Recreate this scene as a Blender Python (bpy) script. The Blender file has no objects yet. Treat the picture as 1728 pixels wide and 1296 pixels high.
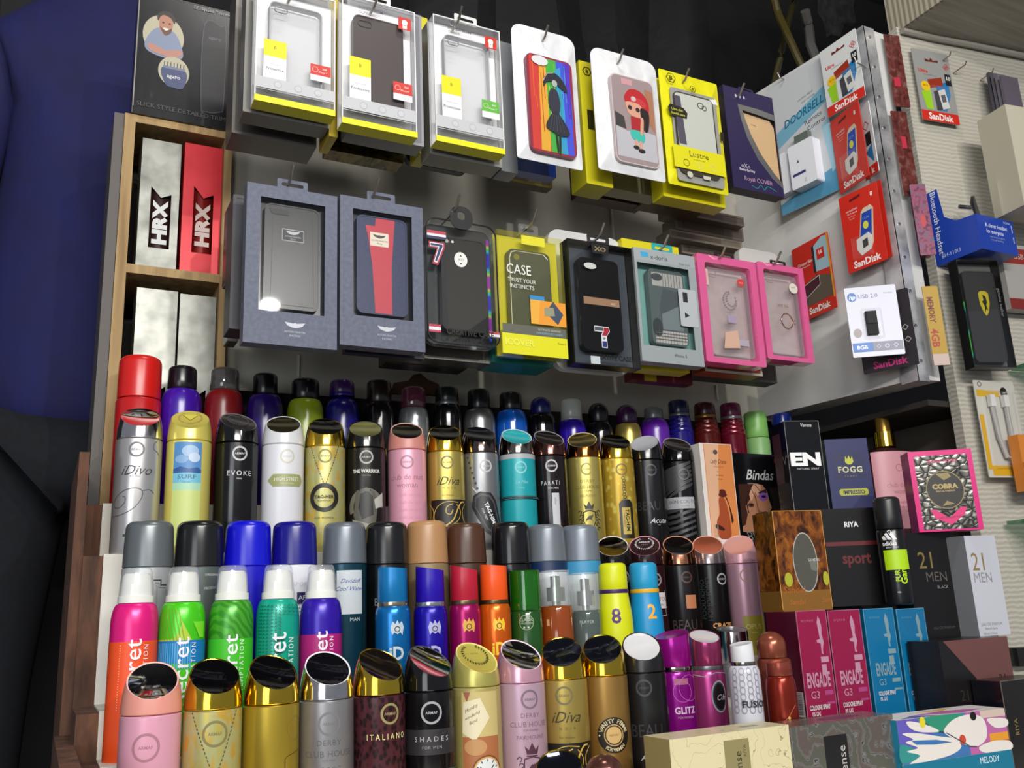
import bpy, bmesh, math, random
from mathutils import Vector, Matrix
random.seed(7)
SC = bpy.context.scene
COL = SC.collection
# ------------------------------------------------------------------ camera
W, H, F = 1728, 1296, 1530.0
CZ = 0.50                                     # height of the camera above the floor
h_, p_, r_ = map(math.radians, (27.5, 14.0, 2.57))
Fw = Vector((math.sin(h_)*math.cos(p_), math.cos(h_)*math.cos(p_), math.sin(p_)))
R0 = Vector((math.cos(h_), -math.sin(h_), 0)); U0 = R0.cross(Fw)
CR = math.cos(r_)*R0 - math.sin(r_)*U0
CU = math.sin(r_)*R0 + math.cos(r_)*U0
cam_d = bpy.data.cameras.new('camera'); cam = bpy.data.objects.new('camera', cam_d); COL.objects.link(cam)
cam_d.sensor_width = 36; cam_d.lens = 36*F/W; cam_d.clip_start = 0.02; cam_d.clip_end = 50
cam.matrix_world = Matrix(((CR.x, CU.x, -Fw.x, 0), (CR.y, CU.y, -Fw.y, 0), (CR.z, CU.z, -Fw.z, CZ), (0, 0, 0, 1)))
SC.camera = cam
# ------------------------------------------------------------------ world, lamps, exposure
SC.view_settings.view_transform = 'Standard'; SC.view_settings.look = 'None'
SC.view_settings.exposure = 0.0; SC.view_settings.gamma = 1.0; SC.view_settings.use_curve_mapping = False
wd = bpy.data.worlds.new('world'); SC.world = wd; wd.use_nodes = True
bg = wd.node_tree.nodes['Background']; bg.inputs[0].default_value = (0.80, 0.86, 1.0, 1); bg.inputs[1].default_value = 0.30
def area(name, loc, target, sx, sy, power, col=(1, .97, .92)):
    l = bpy.data.lights.new(name, 'AREA'); l.shape = 'ELLIPSE' if 'bulb' in name else 'RECTANGLE'; l.size = sx; l.size_y = sy; l.energy = power; l.color = col
    o = bpy.data.objects.new(name, l); COL.objects.link(o); o.location = loc
    o.rotation_euler = (Vector(target)-Vector(loc)).to_track_quat('-Z', 'Y').to_euler()
    return o
area('shop_tube_light', (-0.1, -1.2, 1.45), (0.55, 1.15, 0.80), 1.2, 0.12, 47)
area('shop_bulb', (0.70, -1.2, 1.66), (0.6, 1.15, 0.8), 0.06, 0.04, 12)
area('front_fill_light', (-1.5, -1.5, 0.75), (0.5, 1.2, 0.85), 1.2, 0.9, 17, (.92, .96, 1))  # added soft fill with no real source, brightens the backboard under the packs
area('shop_ceiling_panel', (0.45, 0.45, 2.2), (0.6, 1.15, 0.6), 0.4, 0.10, 7)

# ------------------------------------------------------------------ pixel rays on world planes
def ray(x, y): return Fw + CR*((x-W/2)/F) - CU*((y-H/2)/F)
def at(x, y, Y):
    d = ray(x, y); d = d*(Y/d.y); return Vector((d.x, d.y, d.z+CZ))
def atX(x, y, X):
    d = ray(x, y); d = d*(X/d.x); return Vector((d.x, d.y, d.z+CZ))
def ang(x, y):
    d = ray(x, y); return math.atan2(d.x, d.y)
def z_at(x, y, X, Y):
    d = ray(x, y); return CZ + d.z/math.hypot(d.x, d.y)*math.hypot(X, Y)
def by_right(px, py, Y, r):
    t = ang(px, py); X = Y*math.tan(t)
    for _ in range(6): X = Y*math.tan(t-math.asin(r/math.hypot(X, Y)))
    return X
def rad(px, py, wpx, Y):
    a, b = ang(px-wpx/2, py), ang(px+wpx/2, py); X = at(px, py, Y).x
    return math.hypot(X, Y)*math.sin((b-a)/2)

# ------------------------------------------------------------------ materials
def lin(c): return c/12.92 if c <= .04045 else ((c+.055)/1.055)**2.4
def rgb(hx):
    hx = hx.lstrip('#'); return tuple(lin(int(hx[i:i+2], 16)/255) for i in (0, 2, 4))+(1,)
MC = {}
def Mt(col, rough=.42, metal=0., coat=0., name=None):
    if not isinstance(col, str): return col
    s = col[7:]
    if 'm' in s: metal, rough = 1., .22
    if 'g' in s: rough = .15
    if 'b' in s: metal, rough = .85, .42
    k = (col, rough, metal, coat)
    if k in MC: return MC[k]
    m = bpy.data.materials.new(name or ('ink_'+col[1:7])); m.use_nodes = True
    b = m.node_tree.nodes['Principled BSDF']
    b.inputs['Base Color'].default_value = rgb(col[:7]); b.inputs['Roughness'].default_value = rough
    b.inputs['Metallic'].default_value = metal; b.inputs['Coat Weight'].default_value = coat; b.inputs['Coat Roughness'].default_value = .08
    MC[k] = m; return m
def nodes(name):
    m = bpy.data.materials.new(name); m.use_nodes = True
    nt = m.node_tree; return m, nt, nt.nodes, nt.links, nt.nodes['Principled BSDF']
def coords(nt, scale=(1, 1, 1), rot=(0, 0, 0), obj=True):
    tc = nt.nodes.new('ShaderNodeTexCoord'); mp = nt.nodes.new('ShaderNodeMapping')
    mp.inputs['Scale'].default_value = scale; mp.inputs['Rotation'].default_value = rot
    nt.links.new(tc.outputs['Object'], mp.inputs[0]); return mp.outputs[0]
def tex_mat(name, stops, kind='noise', scale=(1, 1, 1), tscale=5., detail=4., dist=0., rough=.5, metal=0., bump=0., bdist=.002, rot=(0, 0, 0), wave='X', coat=0., feat='F1', rnoise=0.):
    m, nt, N, L, b = nodes(name); v = coords(nt, scale, rot)
    if kind == 'noise':
        t = N.new('ShaderNodeTexNoise'); t.inputs['Scale'].default_value = tscale; t.inputs['Detail'].default_value = detail; t.inputs['Distortion'].default_value = dist; o = t.outputs[0]
    elif kind == 'wave':
        t = N.new('ShaderNodeTexWave'); t.bands_direction = wave; t.inputs['Scale'].default_value = tscale; t.inputs['Distortion'].default_value = dist; t.inputs['Detail'].default_value = detail; o = t.outputs[1]
    elif kind == 'rings':
        t = N.new('ShaderNodeTexWave'); t.wave_type = 'RINGS'; t.rings_direction = 'SPHERICAL'; t.inputs['Scale'].default_value = tscale; t.inputs['Distortion'].default_value = dist; t.inputs['Detail'].default_value = detail; o = t.outputs[1]
    else:
        t = N.new('ShaderNodeTexVoronoi'); t.feature = feat; t.inputs['Scale'].default_value = tscale; o = t.outputs['Distance']
        if dist:
            nz = N.new('ShaderNodeTexNoise'); nz.inputs['Scale'].default_value = tscale*.6; mx = N.new('ShaderNodeMixRGB'); mx.blend_type = 'ADD'; mx.inputs[0].default_value = dist
            L.new(v, nz.inputs[0]); L.new(v, mx.inputs[1]); L.new(nz.outputs[1], mx.inputs[2]); v = mx.outputs[0]
    L.new(v, t.inputs[0])
    cr = N.new('ShaderNodeValToRGB'); e = cr.color_ramp.elements
    while len(e) < len(stops): e.new(.5)
    for i, (p, c) in enumerate(stops): e[i].position = p; e[i].color = rgb(c)
    L.new(o, cr.inputs[0]); L.new(cr.outputs[0], b.inputs['Base Color'])
    b.inputs['Roughness'].default_value = rough; b.inputs['Metallic'].default_value = metal; b.inputs['Coat Weight'].default_value = coat
    if bump:
        bp = N.new('ShaderNodeBump'); bp.inputs['Strength'].default_value = bump; bp.inputs['Distance'].default_value = bdist
        L.new(o, bp.inputs['Height']); L.new(bp.outputs[0], b.inputs['Normal'])
    return m
def clear_mat(name, col='#ffffff', gloss=.10, tint='#ffffff', rough=.06, haze=0., hazecol='#ffffff'):
    m, nt, N, L, b = nodes(name); N.remove(b)
    tr = N.new('ShaderNodeBsdfTransparent'); tr.inputs[0].default_value = rgb(tint)
    gl = N.new('ShaderNodeBsdfGlossy'); gl.inputs[0].default_value = rgb(col); gl.inputs['Roughness'].default_value = rough
    fr = N.new('ShaderNodeLayerWeight'); pw = N.new('ShaderNodeMath'); pw.operation = 'POWER'; pw.inputs[1].default_value = 4.; L.new(fr.outputs['Facing'], pw.inputs[0])
    ad = N.new('ShaderNodeMath'); ad.operation = 'MULTIPLY_ADD'; ad.use_clamp = True; ad.inputs[1].default_value = .7; ad.inputs[2].default_value = gloss*.5; L.new(pw.outputs[0], ad.inputs[0])
    mx = N.new('ShaderNodeMixShader'); L.new(ad.outputs[0], mx.inputs[0]); L.new(gl.outputs[0], mx.inputs[2])
    src = tr.outputs[0]
    if haze:
        df = N.new('ShaderNodeBsdfDiffuse'); df.inputs[0].default_value = rgb(hazecol)
        m2 = N.new('ShaderNodeMixShader'); m2.inputs[0].default_value = haze; L.new(src, m2.inputs[1]); L.new(df.outputs[0], m2.inputs[2]); src = m2.outputs[0]
    L.new(src, mx.inputs[1]); L.new(mx.outputs[0], N['Material Output'].inputs[0]); return m
PLY = tex_mat('raw_pine', [(.25, '#80623c'), (.6, '#a88c5e'), (.8, '#b59b6e')], 'noise', (60, 60, 4), 1.2, 5, .6, rough=.7, bump=.15)
BROWN = tex_mat('chipboard_edge', [(.3, '#3a261c'), (.7, '#6b4632')], 'noise', (30, 30, 8), 2, 6, .4, rough=.85, bump=.5)
LAM = tex_mat('white_laminate', [(.3, '#c9c4b8'), (.75, '#e2dfd6')], 'noise', (6, 6, 6), 2, 4, rough=.4)
BOARD = tex_mat('grey_backboard', [(.3, '#aaa79b'), (.7, '#b8b5a8')], 'noise', (3, 3, 3), 2, 3, rough=.6)
PANEL = tex_mat('panel_board', [(.3, '#c4c3c0'), (.7, '#d4d3d1')], 'noise', (4, 4, 4), 2, 3, rough=.35)
GROOVE = tex_mat('rippled_wallboard', [(.15, '#aaa598'), (.75, '#b9b5a9')], 'wave', (1.6, 1.6, 1), 40, 3., 3.2, rough=.6, bump=.28, bdist=.003, wave='Z')
SOFFIT = tex_mat('soffit_laminate', [(.3, '#8d877a'), (.7, '#aaa498')], 'noise', (2, 40, 2), 2, 3, rough=.55)
RIBV = tex_mat('ribbed_fascia', [(.2, '#77715f'), (.8, '#a29b8a')], 'wave', (1, 1, .2), 30, 2., 1.5, rough=.6, wave='Y')
STRIP = tex_mat('aluminium_edging', [(.3, '#8a8b8d'), (.5, '#c4c5c8'), (.7, '#ececee')], 'noise', (6, 6, 9), 3, 3, rough=.33, metal=.6, bump=.1)
STEEL = Mt('#a9a59c', .3, .9, name='hook_steel')
DARKB = tex_mat('dark_recess', [(.35, '#0d0b0b'), (.7, '#1e1b1b')], 'noise', (3, 3, 3), 2, 4, rough=.8, bump=.3, bdist=.02)
CLOTHB = tex_mat('black_cloth', [(.3, '#08080a'), (.7, '#1d1b1d')], 'noise', (2, 4, 2), 2, 3, 1., rough=.8, bump=.6, bdist=.03)
FOIL = tex_mat('silver_foil_card', [(.3, '#5c5e58'), (.6, '#8f908a')], 'noise', (10, 10, 10), 2, 3, rough=.42, metal=.8, bump=.15, bdist=.004)
CLEAR = clear_mat('clear_plastic', gloss=.04, rough=.02)
CLEARB = clear_mat('clear_blister', gloss=.04, haze=.03)
FROST = clear_mat('frosted_box_plastic', gloss=.10, haze=.30, hazecol='#e8e8ea', rough=.1)
SMOKE = clear_mat('smoky_cap_plastic', tint='#a5a3a0', gloss=.12, haze=.42, hazecol='#6d6b69')
CAPCLR = clear_mat('clear_overcap', gloss=.10, haze=.14, hazecol='#e9edf2')
GREENC = clear_mat('green_glass', tint='#3fae2a', gloss=.1, haze=.25, hazecol='#2f9a1c')
AMBERC = clear_mat('amber_liquid', tint='#e07a2e', gloss=.1, haze=.45, hazecol='#b25a20')
GREYC = clear_mat('grey_liquid', tint='#8fa09a', gloss=.1, haze=.45, hazecol='#6f7d78')
PINKC = clear_mat('pink_smoked_plastic', tint='#b06a80', gloss=.12, haze=.35, hazecol='#9a4d68')
MIRROR = Mt('#d9dae0', .05, 1., name='mirror_chrome')
DMIRROR = Mt('#6a6a74', .06, 1., name='dark_chrome')
GOLDM = Mt('#d8b53c', .13, 1., name='gold_chrome')
SILVM = Mt('#c9c5c6', .14, 1., name='silver_chrome')
COPPM = Mt('#b98064', .15, 1., name='copper_chrome')

# ------------------------------------------------------------------ mesh builder
def seg_lines(pts, w):
    out = []
    for a, b in zip(pts, pts[1:]):
        a, b = Vector(a), Vector(b); d = b-a
        if d.length < 1e-9: continue
        n = Vector((-d.y, d.x)).normalized()*w/2; e = d.normalized()*w*.25
        out.append([a-n-e, b-n+e, b+n+e, a+n-e])
    return out
TXT = {}
def text2d(s, bold=0., shear=0., sp=1.):
    k = (s, bold, shear, sp)
    if k in TXT: return TXT[k]
    c = bpy.data.curves.new('lettering', 'FONT'); c.body = s; c.size = 1; c.offset = bold; c.shear = shear; c.space_character = sp
    c.resolution_u = 2; c.fill_mode = 'BOTH'; c.align_x = 'CENTER'
    o = bpy.data.objects.new('lettering', c); COL.objects.link(o)
    dg = bpy.context.evaluated_depsgraph_get(); me = o.evaluated_get(dg).to_mesh()
    vs = [(v.co.x, v.co.y) for v in me.vertices]; fs = [tuple(p.vertices) for p in me.polygons if p.normal.z > 0 or True]
    o.evaluated_get(dg).to_mesh_clear(); bpy.data.objects.remove(o); bpy.data.curves.remove(c)
    TXT[k] = (vs, fs); return TXT[k]
class MB:
    def __init__(s): s.bm = bmesh.new(); s.m = []
    def mi(s, m):
        m = Mt(m)
        if m not in s.m: s.m.append(m)
        return s.m.index(m)
    def box(s, x0, x1, y0, y1, z0, z1, m, skip=''):
        i = s.mi(m); v = [s.bm.verts.new((x, y, z)) for x in (x0, x1) for y in (y0, y1) for z in (z0, z1)]
        for n, f in (('l', (0, 1, 3, 2)), ('r', (4, 6, 7, 5)), ('f', (0, 4, 5, 1)), ('k', (2, 3, 7, 6)), ('d', (0, 2, 6, 4)), ('u', (1, 5, 7, 3))):
            if n in skip: continue
            s.bm.faces.new([v[a] for a in f]).material_index = i
        return s
    def lathe(s, prof, m, seg=36, cx=0, cy=0, smooth=True, ry=1.):
        """prof: (r, z) or (r, z, material for the band that starts here)"""
        rings = []; cur = s.mi(m)
        for pt in prof:
            r, z = pt[0], pt[1]
            rings.append([s.bm.verts.new((cx+max(r, 1e-5)*math.cos(2*math.pi*k/seg), cy+ry*max(r, 1e-5)*math.sin(2*math.pi*k/seg), z)) for k in range(seg)])
        for j in range(len(prof)-1):
            mi = s.mi(prof[j][2]) if len(prof[j]) > 2 else cur
            for k in range(seg):
                a, b = rings[j], rings[j+1]; k2 = (k+1) % seg
                f = s.bm.faces.new((a[k], a[k2], b[k2], b[k])); f.material_index = mi; f.smooth = smooth
        return s
    def tube(s, pts, r, m, seg=8):
        i = s.mi(m); pts = [Vector(p) for p in pts]; prev = None; up = Vector((.13, .21, .97))
        for j, p in enumerate(pts):
            d = (pts[min(j+1, len(pts)-1)]-pts[max(j-1, 0)]).normalized()
            a = d.cross(up).normalized() if abs(d.dot(up)) < .95 else d.cross(Vector((1, 0, 0))).normalized(); b = d.cross(a)
            rr = r[j] if isinstance(r, (list, tuple)) else r
            ring = [s.bm.verts.new(p+(a*math.cos(2*math.pi*k/seg)+b*math.sin(2*math.pi*k/seg))*rr) for k in range(seg)]
            if prev:
                for k in range(seg):
                    f = s.bm.faces.new((prev[k], prev[(k+1) % seg], ring[(k+1) % seg], ring[k])); f.material_index = i; f.smooth = True
            else: s.bm.faces.new(ring).material_index = i
            prev = ring
        s.bm.faces.new(prev).material_index = i; return s
    def prism(s, poly, y0, y1, m, side=None):
        """poly in x,z; solid between y0 (front) and y1"""
        i = s.mi(m); j = s.mi(side) if side else i
        a = [s.bm.verts.new((x, y0, z)) for x, z in poly]; b = [s.bm.verts.new((x, y1, z)) for x, z in poly]
        s.bm.faces.new(a).material_index = i; s.bm.faces.new(b[::-1]).material_index = i
        n = len(poly)
        for k in range(n):
            s.bm.faces.new((a[k], b[k], b[(k+1) % n], a[(k+1) % n])).material_index = j
        return s
    def frame(s, outer, inner, y0, y1, m):
        """ring between two outlines with the same number of points"""
        i = s.mi(m); n = len(outer)
        q = [[s.bm.verts.new((x, y, z)) for x, z in pl] for pl, y in ((outer, y0), (inner, y0), (inner, y1), (outer, y1))]
        for k in range(n):
            for a in range(4):
                A, B = q[a], q[(a+1) % 4]; s.bm.faces.new((A[k], A[(k+1) % n], B[(k+1) % n], B[k])).material_index = i
        return s
    def deco(s, items, mp, S, strip=0):
        """printed shapes laid on a surface; mp(x, y, off) -> point, S = (ox, oy, sx, sy)"""
        ox, oy, sx, sy = S; off = .00012
        X = lambda u: ox+u*sx
        Y = lambda v: oy+v*sy
        for it in items:
            k = it[0]; tmp = bmesh.new(); col = it[-1]; o = {}
            if isinstance(col, dict): o = col; col = it[-2]
            if k == 'T':
                _, t, x, y, hh = it[:5]
                vs, fs = text2d(t, o.get('b', 0), o.get('sh', 0), o.get('sp', 1)); sc = hh*abs(sy)/.7; rt = math.radians(o.get('rot', 0)); c, d = math.cos(rt), math.sin(rt); wx = o.get('sx', 1)
                V = []
                for a, b in vs:
                    a *= sc*wx; b = (b-.35)*sc
                    if o.get('flip'): b = -b
                    V.append(tmp.verts.new((X(x)+a*c-b*d, Y(y)+a*d+b*c, 0)))
                for f in fs:
                    try: tmp.faces.new([V[q] for q in f])
                    except ValueError: pass
            elif k == 'A':                     # letters along an arc
                _, t, x, y, r, hh, a0, a1 = it[:8]; sc = hh*abs(sy)/.7; n = len(t); r = r*abs(sx)
                for q, chx in enumerate(t):
                    if chx == ' ': continue
                    an = math.radians(a0+(a1-a0)*(q/(max(n-1, 1)))); rt = an-math.pi/2 if not o.get('in') else an+math.pi/2
                    vs, fs = text2d(chx, o.get('b', .02)); c, d = math.cos(rt), math.sin(rt)
                    V = [tmp.verts.new((X(x)+math.cos(an)*r+a*sc*c-(b-.35)*sc*d, Y(y)+math.sin(an)*r+a*sc*d+(b-.35)*sc*c, 0)) for a, b in vs]
                    for f in fs:
                        try: tmp.faces.new([V[j] for j in f])
                        except ValueError: pass
            else:
                polys = []
                if k == 'S':
                    q = [Vector(p) for p in it[1]]; n = len(q); sm = []
                    for a in range(n):
                        A, B, C_, D_ = q[a-1], q[a], q[(a+1) % n], q[(a+2) % n]
                        for j in range(4):
                            t = j/4; sm.append(.5*((2*B)+(-A+C_)*t+(2*A-5*B+4*C_-D_)*t*t+(-A+3*B-3*C_+D_)*t**3))
                    polys = [[(X(v.x), Y(v.y)) for v in sm]]
                if k == 'R': _, x0, y0, x1, y1 = it[:5]; polys = [[(X(x0), Y(y0)), (X(x1), Y(y0)), (X(x1), Y(y1)), (X(x0), Y(y1))]]
                elif k == 'E': _, x, y, rx, ry = it[:5]; polys = [[(X(x)+rx*abs(sx)*math.cos(a*math.pi/14), Y(y)+ry*abs(sy)*math.sin(a*math.pi/14)) for a in range(28)]]
                elif k == 'O':
                    _, x, y, r, th = it[:5]; q = o.get('q', 1.); n = o.get('n', 32); a0, a1 = o.get('arc', (0, 360))
                    for a in range(n):
                        t0, t1 = (math.radians(a0+(a1-a0)*(a+j)/n) for j in (0, 1)); r1, r2 = r*abs(sx), (r-th)*abs(sx)
                        polys.append([(X(x)+r1*math.cos(t0), Y(y)+q*r1*math.sin(t0)), (X(x)+r1*math.cos(t1), Y(y)+q*r1*math.sin(t1)), (X(x)+r2*math.cos(t1), Y(y)+q*r2*math.sin(t1)), (X(x)+r2*math.cos(t0), Y(y)+q*r2*math.sin(t0))])
                elif k == 'P': polys = [[(X(a), Y(b)) for a, b in it[1]]]
                elif k == 'L':
                    polys = seg_lines([(X(a), Y(b)) for a, b in it[1]], it[2]*abs(sx))
                elif k == 'C':                 # smooth stroke through points with a swelling nib
                    pts = [Vector((X(a), Y(b))) for a, b in it[1]]; q = []
                    P = [pts[0]]+pts+[pts[-1]]
                    for a in range(1, len(P)-2):
                        for j in range(5):
                            t = j/5; q.append(.5*((2*P[a])+(-P[a-1]+P[a+1])*t+(2*P[a-1]-5*P[a]+4*P[a+1]-P[a+2])*t*t+(-P[a-1]+3*P[a]-3*P[a+1]+P[a+2])*t**3))
                    q.append(pts[-1]); polys = seg_lines(q, it[2]*abs(sx))
                for pl in polys:
                    vv = [tmp.verts.new((a[0], a[1], 0)) for a in pl]
                    try: tmp.faces.new(vv)
                    except ValueError: pass
            if not tmp.faces: tmp.free(); continue
            if strip:
                xs = [v.co.x for v in tmp.verts]; a = math.ceil(min(xs)/strip)*strip
                while a < max(xs):
                    g = tmp.verts[:]+tmp.edges[:]+tmp.faces[:]
                    bmesh.ops.bisect_plane(tmp, geom=g, plane_co=(a, 0, 0), plane_no=(1, 0, 0)); a += strip
            i = s.mi(col); mpv = {}
            for f in tmp.faces:
                vv = []
                for v in f.verts:
                    if v.index < 0 or v not in mpv: mpv[v] = s.bm.verts.new(mp(v.co.x, v.co.y, off))
                    vv.append(mpv[v])
                try: nf = s.bm.faces.new(vv); nf.material_index = i; nf.smooth = bool(strip)
                except ValueError: pass
            tmp.free(); off += .00004
        return s
    def build(s, name, parent=None, loc=None, rz=0, sharp=35, label=None, recalc=False):
        if recalc: bmesh.ops.recalc_face_normals(s.bm, faces=s.bm.faces[:])
        me = bpy.data.meshes.new(name); s.bm.to_mesh(me); s.bm.free()
        for m in s.m: me.materials.append(m)
        if sharp: me.set_sharp_from_angle(angle=math.radians(sharp))
        o = bpy.data.objects.new(name, me); COL.objects.link(o)
        if loc is not None: o.location = loc
        o.rotation_euler = (0, 0, rz)
        if parent: o.parent = parent
        if label: o['label'] = label
        return o
def flat_map(x0=0., z0=0., y=0.): return lambda x, z, o: (x0+x, y-o, z0+z)
def cyl_map(rf, z0=0.):
    return lambda x, z, o: ((rf(z)+o)*math.sin(x/rf(0)), -(rf(z)+o)*math.cos(x/rf(0)), z0+z)
def rrect(x0, x1, z0, z1, r, n=5):
    p = []
    for cx, cz, a0 in ((x1-r, z1-r, 0), (x0+r, z1-r, 90), (x0+r, z0+r, 180), (x1-r, z0+r, 270)):
        for k in range(n+1):
            a = math.radians(a0+90*k/n); p.append((cx+r*math.cos(a), cz+r*math.sin(a)))
    return p
def thing(name, label, cat, loc, rz=0, group=None):
    o = bpy.data.objects.new(name, None); COL.objects.link(o); o.location = loc; o.rotation_euler = (0, 0, rz); o.empty_display_size = .02
    o['label'] = label; o['category'] = cat
    if group: o['group'] = group
    return o
def tag(o, label, cat, group=None):
    o['label'] = label; o['category'] = cat
    if group: o['group'] = group
    return o
def struct(o): o['kind'] = 'structure'; return o
def T(t, x, y, h, c, **k): return ('T', t, x, y, h, c, k)
def RR(x0, y0, x1, y1, c): return ('R', x0, y0, x1, y1, c)
def EE(x, y, rx, ry, c): return ('E', x, y, rx, ry, c)
def OO(x, y, r, th, c, **k): return ('O', x, y, r, th, c, k)
def PP(p, c): return ('P', p, c)
def SS(p, c): return ('S', p, c)
def LL(p, w, c): return ('L', p, w, c)
def CC(p, w, c): return ('C', p, w, c)
# ------------------------------------------------------------------ the setting
ZA, ZB, ZC, ZD, ZE = (CZ+v for v in (-.21, -.125, -.08, .082, .150))      # tier heights
YA, YB, YC, YD, YE = .93, 1.02, 1.08, 1.17, 1.255
YW = 1.33
XP = 1.238                                                                 # side panel face
def sbox(name, x0, x1, y0, y1, z0, z1, m):
    b = MB(); b.box(x0, x1, y0, y1, z0, z1, m); o = b.build(name); return struct(o)
sbox('wall_back', .213, XP+.05, YW, YW+.012, CZ+.0, CZ+1.03, BOARD)
sbox('wall_recess', -2.2, 3.2, 1.95, 2.0, 0, 3.0, DARKB)
sbox('floor', -2.2, 3.2, -2.2, 2.0, -.05, 0, Mt('#3a3733', .6, name='floor_tile'))
sbox('ceiling', -2.2, 3.2, -.2, 2.0, 2.62, 2.66, DARKB)
# strips that show on the backboard: pale joints
for i, (px, y0, y1) in enumerate(((1030, 345, 410), (503, 600, 640), (1207, 650, 675))):
    a, b = at(px, y0, YW), at(px+2, y1, YW)
    sbox('trim_%d' % (i+1), a.x-.0015, a.x+.0015, YW-.004, YW, b.z, a.z, LAM)
# dark ledge behind the back row
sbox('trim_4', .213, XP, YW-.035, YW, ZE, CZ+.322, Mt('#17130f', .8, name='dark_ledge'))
# tiers, each a white laminate step with a raw brown edge on the left
def tier(name, z, y0, y1, zlow, xl=.062, xr=1.30):
    b = MB(); b.box(xl, xr, y0, y1, zlow, z, LAM); b.box(xl-.021, xl, y0+.002, y1, zlow, z-.002, BROWN); return struct(b.build(name))
tier('shelf_tier', ZA, .845, .984, ZA-.12, xr=1.5)
tier('shelf_tier', CZ-.26, .55, .845, ZA-.12, xr=1.5)
tier('shelf_tier', ZB, .984, 1.044, ZA-.12, xr=.98)
tier('shelf_tier', ZC, 1.044, 1.140, ZA-.12, xr=.98)
tier('shelf_tier', ZD, 1.140, 1.226, ZA-.12)
tier('shelf_tier', ZE, 1.226, YW, ZA-.12)
sbox('baseboard_front', .041, 1.30, .57, YW, 0, ZA-.12, LAM)
sbox('wall_left', .030, .041, 1.15, YW+.1, 0, CZ+.20, BROWN)
sbox('wall_side', .025, .041, .62, 1.15, 0, CZ-.11, BROWN)
# wooden pigeonhole unit on the left
cx0, cx1 = .061, .212; cyf = 1.29; cyb = 1.43
zt = at(212, 190, cyf).z; z_mid = at(300, 462, cyf).z; tk = .0145
b = MB()
b.box(cx0, cx0+tk, cyf, cyb, CZ+.155, zt, PLY); b.box(cx1-.011, cx1, cyf, cyb, CZ+.155, zt, PLY)
b.box(cx0+tk, cx1-.011, cyf, cyb, zt-tk*.8, zt, PLY); b.box(cx0+tk, cx1-.011, cyf, cyb, z_mid-tk*.45, z_mid+tk*.45, PLY)
b.box(cx0+tk, cx1-.011, cyf, cyb, CZ+.152, CZ+.165, PLY)
b.box(cx0, cx1, cyb, cyb+.006, CZ+.155, zt, Mt('#1d1512', .8, name='dark_back_panel'))
b.box(cx0-.014, cx0-.0005, cyf+.004, cyb, CZ+.155, zt, Mt('#55504c', .6, name='grey_side_laminate'))
tag(b.build('pigeonhole_shelf'), 'raw pine pigeonhole shelf holding the tall foil boxes beside the blue shirt', 'shelf')
# side panel (a shallow box whose left face carries the memory cards)
pf = .962; pbz = CZ+.292; ptz = CZ+1.05
o = sbox('wall_panel', XP, XP+.055, pf, YW, 0, 1, PANEL)
me = o.data
zb0, zb1 = atX(1300, 700, XP).z, atX(1545, 640, XP).z; zt0, zt1 = atX(1290, 140, XP).z, atX(1460, 42, XP).z
for v in me.vertices:
    f = (v.co.y-pf)/(YW-pf); v.co.z = (zb1*(1-f)+zb0*f) if v.co.z < .5 else (zt1*(1-f)+zt0*f)
zpb, zpt = zb1, zt1
b = MB(); b.box(XP-.003, XP+.024, pf-.004, pf, zpb-.004, zpt, STRIP); b.box(XP-.004, XP-.0005, pf-.004, pf+.028, zpb-.004, zpt, STRIP)
for k in range(11):
    z = zpb+.03+(zpt-zpb-.05)*k/10
    b.lathe([(.0035, 0), (.003, .0012), (0, .0018)], Mt('#e6e6e8', .25, 1.), seg=10)
    for v in b.bm.verts[-30:]: v.co = Vector((v.co.x+XP+.010, pf-.004-v.co.z, v.co.y+z))
tag(b.build('edge_strip', recalc=True), 'riveted aluminium edging strip up the front corner of the side panel', 'edging strip')
# grooved wall and soffit on the right
wl = MB(); L_ = 1.3; wl.box(0, L_, 0, .02, -.2, 1.018+.0, GROOVE)
o = wl.build('wall_right', loc=(XP+.103, pf+.008, CZ), rz=math.radians(-8)); struct(o)
b = MB(); zs = CZ+1.012
b.box(1.352, 2.6, -1.0, .99, zs, zs+.5, SOFFIT); b.box(1.346, 1.352, -1.0, .99, zs, zs+.5, RIBV); struct(b.build('ceiling_soffit'))
a0, a1 = at(1530, 58, .955), at(1740, 112, .955)
b = MB(); b.tube([(1.345, .962, zs-.006), (1.42, .952, zs-.008), (1.50, .94, zs-.007), (1.6, .925, zs-.008), (1.9, .885, zs-.008)], .006, Mt('#8f8a80', .5, name='grey_cable')); tag(b.build('cable'), 'grey cable running along the top of the rippled wall', 'cable')
# cupboard opening under the side panel
b = MB(); b.box(XP+.20, XP+.215, .96, YW, CZ-.15, CZ+.30, Mt('#5b544c', .6, name='cupboard_side'))
struct(b.build('wall_cupboard_side'))
sbox('wall_cupboard_back', XP, XP+.22, YW, YW+.012, CZ-.1, CZ+.34, Mt('#241f1c', .8, name='cupboard_back'))
sbox('wall_cupboard_top', XP+.056, XP+.3, pf+.03, YW, CZ+.30, CZ+.31, Mt('#2a2622', .8, name='cupboard_top'))
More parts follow.
